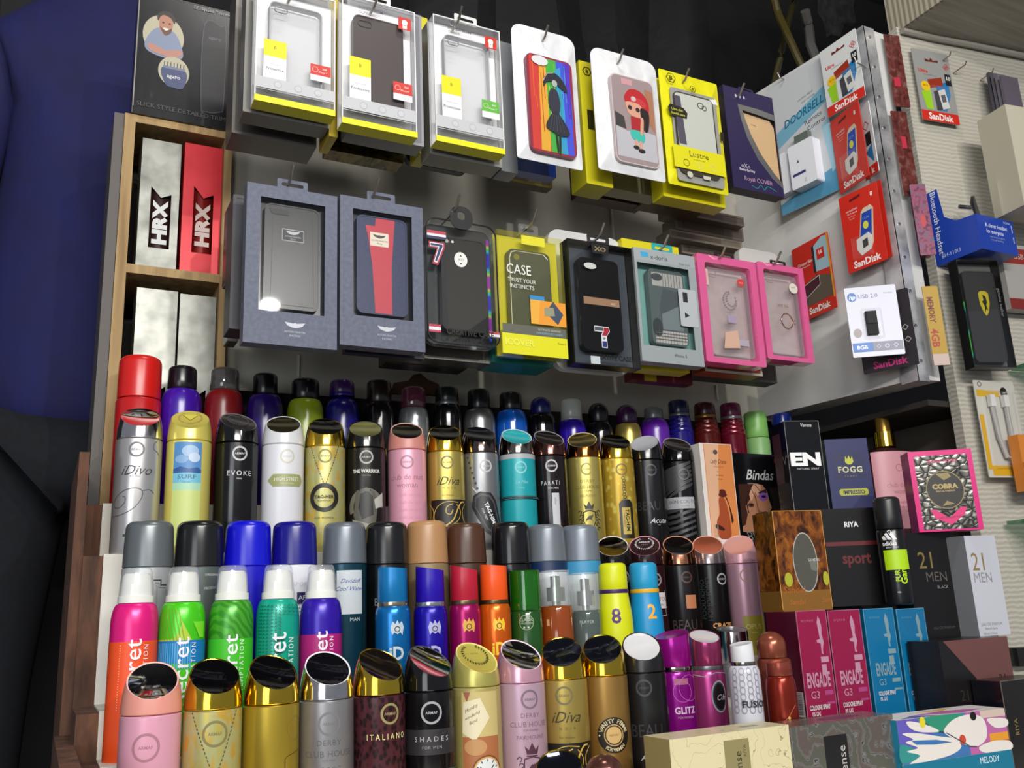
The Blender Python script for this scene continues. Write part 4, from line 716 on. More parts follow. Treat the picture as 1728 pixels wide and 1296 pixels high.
carton('perfume_box', 'glossy black box with white cursive lettering and a face portrait', 'perfume box', quad((1236, 764), (1322, 768), (1340, 912), (1252, 906), 1.15, 0, zb=ZD), .05, BLKG,
       [T('RIYA', 88, 8, 5, '#c22a22', b=.03), T('Bindas', 46, 25, 12, '#c9c9c6', sh=.35, sx=.95, b=.01), PP([(4, 37), (50, 37), (58, 44), (60, 54), (64, 64), (60, 68), (62, 74), (54, 84), (40, 90), (20, 92), (4, 92)], '#a06e52'), SS([(18, 37), (46, 37), (40, 50), (34, 46), (26, 56), (20, 48)], '#c49478'), PP([(4, 37), (34, 36), (22, 46), (24, 54), (14, 62), (16, 72), (10, 84), (4, 86)], '#3a1e14'), LL([(30, 37), (16, 56), (18, 70)], 2., '#2a140e'), LL([(24, 37), (34, 52), (36, 60)], 1.2, '#4a281a'), LL([(36, 37), (46, 46)], 1.2, '#4a281a'), PP([(40, 46), (56, 42), (58, 46), (44, 49)], '#2a1a1c'), SS([(40, 50), (50, 46), (58, 49), (56, 54), (46, 56)], '#7a4a9a'), EE(50, 51, 4.5, 1.6, '#1a1018'), EE(24, 61, 6, 2.4, '#4a2a2a'), EE(25, 61, 3, 1.2, '#150d10'), PP([(34, 50), (38, 66), (46, 70), (36, 71)], '#7a4c38'), PP([(30, 75), (52, 72), (50, 77), (34, 79)], '#6a342c'), PP([(30, 71), (52, 68), (54, 71), (32, 74)], '#4a2c20'), PP([(34, 82), (54, 78), (50, 90), (34, 92)], '#4a2c20'), PP([(62, 40), (97, 40), (97, 92), (70, 92), (66, 60)], '#1c1512'), T('Bindas', 34, 97, 11, '#6d6d6c', sh=.35, flip=1)])
carton('perfume_box', 'tall black box with large white letters, left of the blue one', 'perfume box', quad((1320, 712), (1380, 709), (1402, 880), (1346, 884), 1.05, -.30, zb=ZD), .045, BLKG,
       [T('Vanesa', 62, 4, 3.6, '#d2d2d0', sh=.2, sx=.85), T('EN', 50, 38, 12, '#ececec', b=.05, sx=1.5), T('NATURAL SPRAY', 54, 47.5, 2., '#b9b9b9', sp=1.1)], left=[T('NVY', 70, 38, 9, '#77777a'), RR(0, 10, 60, 60, '#3a2028')], edge='#77777a')
carton('perfume_box', 'royal blue box with a gold crest and a yellow-green name bar', 'perfume box', quad((1390, 744), (1459, 737), (1484, 880), (1410, 884), 1.06, -.45, zb=ZD), .04, CARD('#1b2056', .5),
       [RR(14, 16, 88, 48, '#141a4a'), PP([(44, 21), (48, 25), (52, 20), (56, 25), (60, 21), (62, 28), (56, 31), (48, 31), (42, 28)], '#b9bd3c'), T('FOGG', 52, 37, 7, '#c2c29a', b=.03, sp=1.15), T('SCENT', 52, 45, 2, '#8a8a7a', sp=2), PP([(20, 62), (24, 60), (84, 60), (88, 62), (88, 66), (84, 68), (24, 68), (20, 66)], '#a9ad3a'), T('IMPRESSIO', 54, 64, 4.6, '#1b2050', b=.03, sx=.85), T('EAU DE PARFUM', 54, 88, 2.2, '#8a8aa0')], side=CARD('#141948'))
# pink body mist with gold pump
def mist():
    Yb = 1.10; a_, b_ = at(1470, 800, Yb), at(1531, 800, Yb); X = (a_.x+b_.x)/2; w = (b_.x-a_.x); ztop = z_at(1492, 760, X, Yb)
    zb = ZD; t = thing('body_mist_bottle', 'pink labelled bottle with a gold pump between the blue box and the crocodile box', 'perfume', (X, Yb, zb), -.25)
    hb = ztop-zb; b = MB(); pr = [(w*.40, 0), (w*.5, .006), (w*.52, hb*.4), (w*.5, hb*.86), (w*.42, hb*.95), (w*.24, hb), (w*.18, hb+.004)]
    b.lathe(pr, Mt('#3a1f22', .12), seg=36, ry=.62); b.deco([RR(-100, 4, 100, 86, '#cf939c')]+[OO(0, 22, 16, 3, '#a56a76'), T('club de nuit', 4, 40, 5, '#a8707c'), T('woman', 4, 47, 5, '#a8707c'), T('fragrance', 4, 58, 3, '#9a5a68'), T('body spray', 4, 63, 3, '#9a5a68')], lambda x, z, o: (max(-w*.46, min(w*.46, x)), -.62*math.sqrt(max(0, (w*.515)**2-min(x*x, (w*.46)**2)))-o-.0004, z), (0, hb, w*.0092/2*1., -hb/100), strip=.003)
    b.build('bottle_body', t)
    k = z_at(1490, 700, X, Yb)-zb; n0 = hb+.004
    b = MB(); b.lathe([(w*.20, n0), (w*.21, n0+.001), (w*.20, n0+(k-n0)*.45), (w*.13, n0+(k-n0)*.48)], GOLDM, seg=28); b.build('collar', t)
    b = MB(); b.lathe([(w*.14, n0+(k-n0)*.46), (w*.13, k-.004), (w*.10, k), (0, k)], Mt('#8a6a2c', .3, .7), seg=24); b.build('pump', t)
mist()
carton('perfume_box', 'hot pink bordered box with embossed silver crocodile skin and round badge', 'perfume box', quad((1534, 762), (1643, 757), (1657, 900), (1550, 906), .905, -.58, zb=CZ+.083), .035, CARD('#cf1f74', .3),
       [RR(8, 6, 92, 93, CROC), T('JEANNE ARTHES', 52, 13, 3.2, '#c03a6a', b=.03), EE(50, 47, 30, 22.5, '#8a7a4c'), EE(50, 47, 28.5, 21.4, '#1d1a16'), PP([(38, 28), (58, 27), (62, 32), (50, 36)], '#8a7a4c'), PP([(42, 66), (62, 64), (50, 60)], '#8a7a4c'), T('COBRA', 50, 43, 5.4, '#a8925c', b=.06, sx=1.1), T('EAU DE PARFUM', 50, 48.5, 2, '#a8925c', b=.03), PP([(22, 70), (30, 70), (50, 80), (70, 68), (79, 68), (74, 77), (52, 88), (28, 80)], '#d2246f'), T('LIMITED EDITION', 51, 79.5, 2.4, '#4a1028', rot=3)], side=CARD('#b01a62', .3))
ZL_ = CZ-.145
# middle level
ZM = CZ-.022
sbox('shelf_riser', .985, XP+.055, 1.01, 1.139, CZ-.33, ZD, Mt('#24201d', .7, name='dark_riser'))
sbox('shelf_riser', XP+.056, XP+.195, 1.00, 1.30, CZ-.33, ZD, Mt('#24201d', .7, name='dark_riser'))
carton('perfume_box', 'amber brown box with leaf print and an oval window', 'perfume box', quad((1304, 862), (1388, 862), (1402, 1031), (1320, 1030), .93, -.18, zb=CZ-.015), .05, LEAF,
       [RR(0, 80, 100, 100, '#7d561c'), PP([(56+25*math.cos(a*.2244), 52+30*math.sin(a*.2244)) for a in range(28)], '#a9a59c'), PP([(56+23.4*math.cos(a*.2244), 52+28.8*math.sin(a*.2244)) for a in range(28)], '#4c4b44'), PP([(64, 52), (76, 48), (79, 62), (66, 60)], '#6d6c64'), T('SANDAL', 74, 50, 2.6, '#c9c9c6'), EE(18, 69, 8, 7, '#a3a32c'), EE(94, 69, 6, 7, '#a3a32c'), T('Sandal', 26, 79, 7, '#a05a1c', sh=.2), T('Sandal', 30, 91, 5, '#a8682a', sh=.2), T('San', 88, 90, 5, '#a8682a', sh=.2)], left=[RR(0, 80, 100, 100, '#7d561c'), T('Sandal', 60, 66, 4, '#a05a1c')], edge='#c9924a')
carton('perfume_box', 'black box with a dark red stripe and small white name, beside the amber box', 'perfume box', quad((1390, 858), (1486, 857), (1503, 1028), (1403, 1032), .965, -.42, zb=CZ-.015), .05, Mt('#171516', .25),
       [T('RIYA', 48, 16, 5, '#dcdcdc', b=.03, sx=.95), RR(0, 33, 100, 37, '#5c0f18'), T('sport', 50, 49, 11, '#5c1418', b=.03, sx=.85)])
X_ = at(1512, 960, .965).x
vessel('deodorant_can', 'black and neon green spray can with white mountain emblem', 'deodorant', 1511, 960, 50, .907, CZ-.016, 838, 893, 47, Mt('#0f1011', .25), Mt('#141517', .35), shoulder='straight', ctype='round', art=[PP([(-14, -15), (-15.5, -11), (-12, -9), (-8.5, -15)], '#dedede'), PP([(-7, -15), (-11.5, -7), (-8, -5), (-2, -15)], '#dedede'), PP([(-.5, -15), (-7, -3), (-3.5, -1), (5, -15)], '#dedede'), T('adidas', -6, -20, 5.4, '#dedede', b=.03), T('BODY SPRAY', -3, -25.5, 2, '#dedede'), RR(-16, -29, 20, -56, '#a8d013'), T('PURE', -1, -62, 6, '#a8d013', rot=90, b=.03), T('Game', 7, -60, 9, '#a8d013', rot=90, b=.03), T('48h', -2, -86, 2.4, '#b9b9b9')], s=.15)
carton('perfume_box', 'black box with bronze numerals 21, beside its white twin', 'perfume box', quad((1530, 898), (1610, 900), (1625, 1076), (1545, 1080), .915, -.15, zb=CZ-.066), .035, Mt('#121112', .3),
       [T('21', 40, 26, 16, '#7c6a3a', sx=.95), T('MEN', 56, 42, 9, '#5a5450', sx=1.), T('BLACK', 66, 52, 3, '#8a8a8a'), T('EAU DE PARFUM', 56, 90, 2.4, '#4a4a4a')])
carton('perfume_box', 'white box with bronze numerals 21 and grey side, beside its black twin', 'perfume box', quad((1628, 903), (1680, 905), (1704, 1072), (1652, 1075), .875, 0, zb=CZ-.064), .05, CARD('#c3c4ce', .3),
       [T('21', 36, 26, 18, '#8a7340', sx=.95), T('MEN', 40, 42, 10, '#8f8c90', sx=1.), T('EAU DE PARFUM', 44, 88, 3, '#8a8a90'), T('Natural Spray', 40, 92, 2.4, '#8a8a90'), T('100 ml 3.4 fl.oz', 34, 97, 2.4, '#9a9aa0')], side=CARD('#74767a', .3))
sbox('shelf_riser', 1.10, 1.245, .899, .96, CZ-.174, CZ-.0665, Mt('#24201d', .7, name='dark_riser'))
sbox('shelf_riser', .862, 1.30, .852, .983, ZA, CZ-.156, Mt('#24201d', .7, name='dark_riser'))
# lower level: cologne boxes and their neighbours
ZL = CZ-.145
def engade(label, q, c, ink, foil, side, twin=None):
    return carton('cologne_box', label, 'perfume box', q, .055, CARD(c, .22),
       [T('WOMAN', 34, 9, 2.2, ink, sp=1.4), PP([(72, 5), (77, 9), (80, 15), (78, 22), (82, 29), (76, 36), (77, 40), (71, 39), (71, 30), (60, 29), (58, 27), (70, 26), (68, 18), (66, 11)], foil)]+[RR(66, 42, 92, 47, foil), RR(66, 49, 82, 58, foil), T('ENGADE', 50, 62, 12.5, foil, sx=.42, b=.03), T('G3', 34, 75, 6.5, foil), T('COLOGNE SPRAY', 44, 86, 4, '#cfcaca', sx=.56, b=.03), T('0% GAS', 30, 91.5, 3.6, '#cfcaca', sx=.6, b=.02), RR(66, 72, 94, 76, twin or foil), RR(70, 82, 96, 84, twin or foil)], side=CARD(side, .25), left=[RR(45, 72, 95, 94, '#a9a4a4')]+[RR(52, 73+1.5*i, 90, 73.7+1.5*i, '#3a3a3a') for i in range(13)] if twin else (), edge=ink, group='tall slim cologne boxes')
engade('left magenta cologne box with silver lettering, its dark side showing', quad((1343, 1032), (1396, 1029), (1411, 1217), (1364, 1224), .90, 0, zb=CZ-.155), '#8f1442', '#b06a84', '#b98aa0', '#4a0a20', '#a8407a')
engade('right magenta cologne box with silver lettering, touching the blue ones', quad((1398, 1030), (1452, 1029), (1470, 1212), (1416, 1216), .90, 0, zb=CZ-.155), '#8f1442', '#b06a84', '#b98aa0', '#4a0a20', '#a8407a')
engade('left blue cologne box next to the magenta ones', quad((1458, 1027), (1508, 1027), (1526, 1190), (1476, 1195), .90, 0, zb=CZ-.155), '#0f6b9a', '#5a9ab4', '#7c98a0', '#0a5074')
engade('right blue cologne box, outermost of the slim cologne boxes', quad((1514, 1027), (1560, 1027), (1580, 1190), (1532, 1192), .90, 0, zb=CZ-.155), '#0f6b9a', '#5a9ab4', '#7c98a0', '#0a5074')
carton('perfume_box', 'black box with a dusty rose diagonal lower on the right', 'perfume box', quad((1584, 1080), (1700, 1076), (1718, 1190), (1600, 1196), .845, 0, zb=CZ-.155), .05, Mt('#161314', .3),
       [PP([(6, 0), (100, 0), (100, 75), (52, 68)], '#6a4440'), T('21', 26, 80, 16, '#2c2826'), T('21', 84, 62, 14, '#1d1716')])
# bottom front boxes
ZF = CZ-.26
carton('perfume_box', 'cream box printed with fine floral lines, at the bottom edge', 'perfume box', quad((1132, 1246), (1336, 1224), (1344, 1400), (1140, 1420), .80, 0, zb=ZF), .045, FLOR, [RR(43, 8, 64, 100, '#8a8058'), T('intense', 54, 38, 9, '#2a2618', rot=90), T('RIYA', 60, 20, 4, '#4a4430', rot=90)], side=CARD('#9a8a58'), top=[RR(70, 40, 84, 60, '#8d8b80')])
carton('perfume_box', 'silvery box printed with coloured floral lines and a black name bar, bottom edge', 'perfume box', quad((1338, 1222), (1514, 1208), (1524, 1400), (1346, 1420), .80, 0, zb=ZF), .045, FLOR2, [RR(30, 12, 52, 100, '#161416'), T('intense', 46, 40, 9, '#b9b6b0', rot=90), T('RIYA', 36, 52, 7, '#b9b6b0', rot=90)], side=Mt('#2a2a2c', .2), top=[EE(60, 50, 20, 20, '#6a3a5a')])
MEL = [RR(0, 0, 30, 39, '#5f55b0'), RR(30, 0, 62, 39, '#3a6ea8'), RR(62, 0, 100, 39, '#b4609c'), RR(82, 22, 100, 30, '#d9942c'), RR(78, 29, 100, 33, '#c9502c'), RR(76, 0, 100, 7, '#c9b4a8'), SS([(0, 22), (10, 25), (18, 33), (0, 38)], '#2f8a84'), SS([(22, 0), (60, 1), (44, 13), (30, 14), (20, 4)], '#2c8a6c'), LL([(22, 2), (32, 13), (42, 16), (52, 22)], .8, '#33333f'),
   SS([(8, 2), (16, 3), (28, 8), (36, 14), (22, 13), (12, 9)], '#dcd6cf'), SS([(3, 12), (16, 13), (34, 18), (48, 22), (54, 30), (44, 36), (22, 39), (6, 39), (16, 33), (5, 28), (15, 26), (5, 20), (12, 18)], '#dcd6cf'), SS([(40, 14), (50, 5), (64, 2), (76, 5), (80, 14), (78, 26), (68, 32), (56, 28), (46, 21)], '#dcd6cf'), SS([(82, 8), (100, 10), (100, 17), (88, 17)], '#dcd6cf'), SS([(70, 33), (84, 29), (100, 31), (100, 39), (76, 39)], '#dcd6cf'), EE(56, 24, 3, 4.5, '#c0442c'), EE(69, 4, 3, 4, '#16140f'), EE(22, 4, 2.6, 5, '#d9c92c'), PP([(10, 19), (32, 21), (46, 25), (30, 25), (14, 23)], '#3a6ea8'), LL([(42, 16), (54, 25), (62, 31), (68, 32)], .7, '#4a4a55')]
carton('perfume_box', 'white teal and violet abstract bird print box, bottom right', 'perfume box', quad((1520, 1213), (1704, 1196), (1716, 1390), (1530, 1400), .79, -.06, zb=ZF), .05, CARD('#d9d2ca', .3), MEL+[RR(0, 39, 100, 110, '#0e6f8c'), T('MELODY', 78, 45, 6, '#cfe0e4', sx=.8)], side=CARD('#0f7a9a', .3), top=[RR(0, 0, 100, 100, '#dfdcd8'), PP([(26, 60), (60, 40), (90, 70), (60, 95)], '#c06aa8'), PP([(40, 20), (80, 10), (60, 40)], '#d9b05a'), PP([(6, 90), (26, 60), (40, 96)], '#6a62b0')])
carton('perfume_box', 'black box with gold name on its side, cut off by the right edge', 'perfume box', quad((1698, 1146), (1780, 1142), (1790, 1330), (1708, 1340), .80, 0, zb=ZF), .042, Mt('#1a1715', .25), [T('RIYA', 18, 42, 5, '#8a7440', rot=90)], side=Mt('#0f1016', .15), edge='#6a655c')

# ------------------------------------------------------------------ packs hanging on the backboard
YH = 1.05
HK = {}
def hook(px, py, Yt=YH-.022, where='', base=YW):
    P = at(px, py, Yt); zr = P.z-.016; b = MB()
    b.tube([(P.x, base, zr), (P.x, Yt+.022, zr), (P.x, Yt+.012, zr+.003), (P.x, Yt, P.z)], .0019, STEEL)
    b.lathe([(.006, 0), (.006, .002)], STEEL, seg=12)
    for v in b.bm.verts[-24:]: v.co = Vector((P.x+v.co.x, base-.0015+(v.co.z-.001)*.9, zr+v.co.y))
    return tag(b.build('display_hook'), where, 'hook', 'steel hooks on the backboard')
for (px, py), w in zip([(497, -40), (640, -22), (780, 10), (925, 42), (1052, 82), (1163, 115), (1256, 140)], ['first clear box', 'brown case box', 'slim clear box', 'rainbow pouch', 'doll pouch', 'yellow pouch', 'purple box']): hook(px, py, where='bent steel hook carrying the %s in the top row' % w)
for (px, py), w in zip([(495, 277), (639, 299), (776, 328), (906, 353), (1020, 376), (1128, 396), (1226, 412), (1318, 424)], ['black leather case box', 'red and navy case box', 'rounded clear box', 'yellow case box', 'black framed clear box', 'mint window box', 'left pink box', 'right pink box']): hook(px, py, where='bent steel hook carrying the %s in the lower row' % w)
PKX = {}
def hq(row, TL, TR, BR, BL, Y=YH):
    loc, rz, w, h = quad(TL, TR, BR, BL, Y, 0); x0, x1 = loc.x-w/2, loc.x+w/2
    x0 = max(x0, PKX.get(row, -9)+.0008); PKX[row] = x1
    return Vector(((x0+x1)/2, Y, loc.z)), 0, x1-x0, h
def tab(t, w, h, D, col, tw=.34, hh=.014, y=.004):
    a = tw*w/2; b = MB(); o = rrect(-a, a, h-.001, h+hh, .002, 3); i = rrect(-a*.72, a*.72, h+hh*.32, h+hh*.66, hh*.16, 3); b.frame(o, i, y, y+.0008, col)
    return b.build('hang_tab', t)
def pc(t, x0, x1, z0, z1, y0, D, m, art=(), S=None, cam=None, name='phone_case'):
    b = MB(); r = (x1-x0)*.13; b.prism(rrect(x0, x1, z0, z1, r), y0, y0+D, m)
    b.frame(rrect(x0-.0006, x1+.0006, z0-.0006, z1+.0006, r), rrect(x0+.0012, x1-.0012, z0+.0012, z1-.0012, r*.9), y0-.0006, y0+D+.0004, m)
    if cam: b.frame(rrect(*cam, (cam[3]-cam[2])*.45), rrect(cam[0]+.0008, cam[1]-.0008, cam[2]+.0008, cam[3]-.0008, (cam[3]-cam[2])*.36), y0-.0009, y0, m)
    if art: b.deco(art, flat_map(0, 0, y0-.0001), S)
    return b.build(name, t)
def window_box(label, q, D, m, win, art, inner=None, side=None, inside=None, tabc=None, group='packs on the backboard'):
    loc, rz, w, h = q; t = thing('phone_case_package', label, 'phone case package', loc, rz, group); wx0, wx1, wz0, wz1 = [a/100 for a in win]
    X0, X1, Z1, Z0 = -w/2+w*wx0, -w/2+w*wx1, h*(1-wz0), h*(1-wz1)
    b = MB(); O = [(-w/2, 0), (w/2, 0), (w/2, h), (-w/2, h)]; I = [(X0, Z0), (X1, Z0), (X1, Z1), (X0, Z1)]
    b.frame(O, I, 0, .0008, m); b.box(-w/2, w/2, .0008, D, 0, h, m, skip='f'); b.deco(art, flat_map(), SF(w, h)); b.build('carton', t)
    if inside: b = MB(); b.box(-w/2+.001, w/2-.001, D-.003, D-.0015, .001, h-.001, inside); b.build('backing_card', t)
    b = MB(); b.box(X0, X1, .0009, .0012, Z0, Z1, CLEAR); b.build('window', t)
    if inner: inner(t, X0, X1, Z0, Z1, w, h, D)
    tab(t, w, h, D, tabc or m); return t
GREYC_ = tex_mat('grey_blue_card', [(.3, '#4e5364'), (.7, '#5c6174')], 'noise', (60, 60, 60), 3, 3, rough=.6)
wing = lambda x, y, c, k=1.: [PP([(x-11*k, y-1.6*k), (x-6*k, y-1.2*k), (x-2*k, y-.9*k), (x, y-1.4*k), (x+2*k, y-.9*k), (x+6*k, y-1.2*k), (x+11*k, y-1.6*k), (x+8*k, y+.6*k), (x+3*k, y+1.6*k), (x, y+1.9*k), (x-3*k, y+1.6*k), (x-8*k, y+.6*k)], c)]
amart = wing(54, 87, '#b4b7c0')+[T('ASTON MARTIN', 54, 91.3, 1.2, '#a9acb6'), T('RACING', 54, 93.6, 1.2, '#a9acb6')]
TRAY = Mt('#1a1b1e', .25)
def in1(t, X0, X1, Z0, Z1, w, h, D):
    b = MB(); b.box(X0-.003, X1+.003, D-.008, D-.0035, Z0-.003, Z1+.003, TRAY); b.build('tray', t)
    W_, H_ = X1-X0, Z1-Z0; S = (X0, Z1, W_/100, -H_/100)
    pc(t, X0+W_*.08, X1-W_*.08, Z0+H_*.04, Z1-H_*.04, .004, .008, tex_mat('black_leather', [(.3, '#0e0f11'), (.7, '#16181a')], 'noise', (150, 150, 150), 3, 3, rough=.3, bump=.03, bdist=.001),
       [RR(34, 25, 68, 36, '#8f9194'), RR(35, 25.8, 67, 35.2, '#15161a')]+wing(51, 28, '#a9abae')+[T('ASTON MARTIN', 51, 31.6, 1.3, '#a9abae'), T('Racing', 51, 33.6, 1.2, '#a9abae', sh=.4)]+[LL([(20, 14), (18, 90)], .5, '#3c3e42'), LL([(82, 14), (84, 90)], .5, '#3c3e42'), LL([(18, 93), (84, 93)], .5, '#3c3e42'), PP([(14, 8), (44, 8), (44, 13), (18, 13)], '#101114')], S)
window_box('grey-blue carton showing a black leather phone case, leftmost in the lower row', hq(2, (414, 307), (566, 330), (572, 590), (413, 578)), .02, GREYC_, (15, 86, 8, 79.5), amart, in1, inside=TRAY)
def in2(t, X0, X1, Z0, Z1, w, h, D):
    b = MB(); b.box(X0-.003, X1+.003, D-.008, D-.0035, Z0-.003, Z1+.003, TRAY); b.build('tray', t)
    W_, H_ = X1-X0, Z1-Z0; S = (X0, Z1, W_/100, -H_/100)
    pc(t, X0+W_*.08, X1-W_*.08, Z0+H_*.04, Z1-H_*.04, .004, .008, tex_mat('navy_leather', [(.3, '#152040'), (.7, '#1f2c54')], 'noise', (150, 150, 150), 3, 3, rough=.4, bump=.05, bdist=.001),
       [PP([(22, 13), (38, 13), (40, 5), (72, 5), (70, 20), (66, 50), (66, 96), (38, 96), (33, 50), (27, 25)], '#ad2c3c'), RR(30, 19, 61, 32, '#cfc6b4')]+wing(45.5, 22.5, '#3a3730')+[T('ASTON MARTIN', 45.5, 26.8, 1.5, '#4a463c'), T('Racing', 45.5, 29.2, 1.3, '#4a463c', sh=.4)], S)
window_box('grey-blue carton showing a navy phone case with a red centre stripe', hq(2, (567, 328), (706, 349), (725, 593), (581, 584)), .02, GREYC_, (15, 86, 8, 80), amart, in2, inside=TRAY)
# rounded clear box
def xo3():
    loc, rz, w, h = hq(2, (713, 366), (833, 380), (849, 583), (727, 583)); D = .018
    t = thing('phone_case_package', 'rounded clear box with a matte black phone case and white disc', 'phone case package', loc, rz, 'packs on the backboard')
    b = MB(); b.frame(rrect(-w/2, w/2, 0, h, .016), rrect(-w/2+.0016, w/2-.0016, .0016, h-.0016, .0145), 0, .0018, Mt('#17181a', .25)); b.frame(rrect(-w/2, w/2, 0, h, .016), rrect(-w/2+.001, w/2-.001, .001, h-.001, .0145), .0018, D, CLEARB); b.prism(rrect(-w/2+.001, w/2-.001, .001, h-.001, .015), .0006, .001, CLEAR); shell = b
    b = MB(); b.prism(rrect(-w/2+.003, w/2-.003, .003, h-.003, .013), D-.002, D-.001, Mt('#2a2c2e', .3)); b.build('backing_card', t)
    S = SF(w, h); b = shell; b.deco([RR(2, 11, 28, 13.5, '#a93a4a'), RR(2, 13.5, 28, 15.5, '#cfcfd6'), RR(2, 15.5, 28, 17.5, '#2a3050'), PP([(4, 20), (26, 20), (26, 24), (16, 39), (8, 38), (15, 25), (4, 25)], '#9a2c3c'), PP([(5.5, 21), (24, 21), (24, 23.6), (15, 37), (10.5, 36.4), (17, 24), (5.5, 24)], '#cfd0d8'), PP([(6.5, 21.7), (23, 21.7), (23, 23.2), (14.5, 36), (12, 35.7), (18.5, 23.4), (6.5, 23.4)], '#27325c'), RR(2, 86, 18, 88, '#a93a4a'), RR(2, 88, 18, 90.4, '#cfcfd6'), RR(2, 90.4, 18, 92, '#a93a4a'), RR(84, 87, 99, 89, '#a93a4a'), RR(84, 89, 99, 91, '#cfcfd6'), RR(84, 91, 99, 92, '#2a3050'), T('CREATIVE CASE', 58, 90, 4.6, '#0d0d0f', sx=.85, b=.02)], flat_map(0, 0, .0004), S)
    b.build('clear_shell', t)
    x0, x1, z0, z1 = -w/2+w*.22, -w/2+w*.83, h*.115, h*.86
    pc(t, x0, x1, z0, z1, .003, .009, Mt('#121314', .33), [EE(36, 16.5, 9, 5, '#2a2b2e'), EE(13, 4.5, 4, 2, '#9a9a98'), EE(26, 4.5, 3, 1.4, '#c9c9c6')][1:]+[EE(44, 23, 15, 8.2, '#d9dad6'), T('XO', 44, 23, 3, '#5a5a58'), PP([(41, 19.6), (44, 17.6), (47, 19.6)], '#1d1d1d'), PP([(41, 26.6), (44, 28.6), (47, 26.6)], '#1d1d1d')], (x0, z1, (x1-x0)/100, -(z1-z0)/100))
    b = MB(); b.box(w/2-w*.15, w/2-w*.11, .0016, .002, h*.05, h*.88, tex_mat('holographic_strip', [(.2, '#2a2cc0'), (.4, '#1fb0c0'), (.55, '#35c05a'), (.7, '#c0c04a'), (.85, '#9a3ab0')], 'wave', (1, 1, 1), 5, 1, 1, rough=.15, metal=.6, wave='Z')); b.build('holographic_strip', t)
    b = MB(); q = rrect(-.017, .017, h-.012, h+.022, .014); b.frame(q, [(a[0]*.35-.0, h+.008+(a[1]-h-.005)*.35) for a in q], -.0012, .0, Mt('#1b1c1e', .35)); b.build('hang_tab', t)
xo3()
# yellow box
def y4():
    loc, rz, w, h = hq(2, (839, 388), (947, 402), (961, 607), (847, 596)); D = .02
    t = thing('phone_case_package', 'yellow translucent box showing a dark slate phone case', 'phone case package', loc, rz, 'packs on the backboard')
    b = MB(); b.box(-w/2, w/2, 0, D, 0, h, clear_mat('yellow_tinted_plastic', tint='#fbfae2', haze=.05, hazecol='#d9d45a', gloss=.05)); shell = b
    b = MB(); b.box(-w/2+.001, w/2-.001, D-.003, D-.002, .001, h-.001, Mt('#b9b22c', .4)); b.build('backing_card', t)
    x0, x1, z0, z1 = -w/2+w*.17, -w/2+w*.80, h*.12, h*.86
    pc(t, x0, x1, z0, z1, .004, .009, Mt('#33394a', .4), [EE(20, 8, 7, 3.4, '#6a6a3c'), LL([(2, 96), (3, 10), (8, 3), (20, 1), (86, 1), (96, 6)], 2.2, '#c9cdd0')], (x0, z1, (x1-x0)/100, -(z1-z0)/100))
    b = shell; b.deco([RR(2, 76, 98, 84, '#5a5c50'), RR(1, 83.5, 99, 99.5, '#cfcc12'), T('CASE', 30, 31, 8, '#d9dad6', sx=.82), T('TRUST YOUR', 34, 40, 3.2, '#d0d1cc', sx=.9), T('INSTINCTS', 34, 45, 3.2, '#d0d1cc', sx=.95), RR(45, 51, 67, 54.5, '#2c80b4'), RR(45, 54.5, 99, 74, '#d98f2c'), PP([(80, 54), (95, 64), (86, 73), (68, 64)], '#3a4658'), PP([(45, 54.5), (60, 54.5), (56, 74), (45, 74)], '#d9a03a'), PP([(66, 60), (80, 59), (82, 66), (66, 67)], '#8a8a70'), T('ULTIMATE DEFENSE', 72, 78.2, 1.6, '#b9bab0'), T('DANGEROUSLY LIGHT', 72, 81, 1.6, '#8ab0c8'), T('ICOVER', 26, 90, 5, '#d9d74a', b=.04), T('Phone 5', 90, 88, 1.5, '#8a8820'), RR(36, 2, 72, 9.5, '#cfc82a')], flat_map(), SF(w, h)); b.build('clear_shell', t)
    b = MB(); b.frame(rrect(-.016, .016, h-.001, h+.016, .003), rrect(-.009, .009, h+.005, h+.010, .002), .004, .0045, CLEARB); b.build('hang_tab', t)
y4()
def clearbox(label, q, D, rim, card, draw, tabcol, tabw=.34, rimw=.0016, side=None):
    loc, rz, w, h = q; t = thing('phone_case_package', label, 'phone case package', loc, rz, 'packs on the backboard')
    b = MB(); O = [(-w/2, 0), (w/2, 0), (w/2, h), (-w/2, h)]; k = rimw; I = [(-w/2+k, k), (w/2-k, k), (w/2-k, h-k), (-w/2+k, h-k)]
    b.frame(O, I, 0, k, rim); b.frame(O, I, D-k, D, rim)
    b.box(-w/2+.0002, w/2-.0002, k, D-k, .0002, h-.0002, side or FROST, skip='fk'); b.build('box_frame', t)
    b = MB(); b.box(-w/2+.001, w/2-.001, D-.003, D-.002, .001, h-.001, card); b.build('backing_card', t)
    draw(t, w, h, D)
    if tabcol: tab(t, w, h, D, tabcol, tabw)
    return t
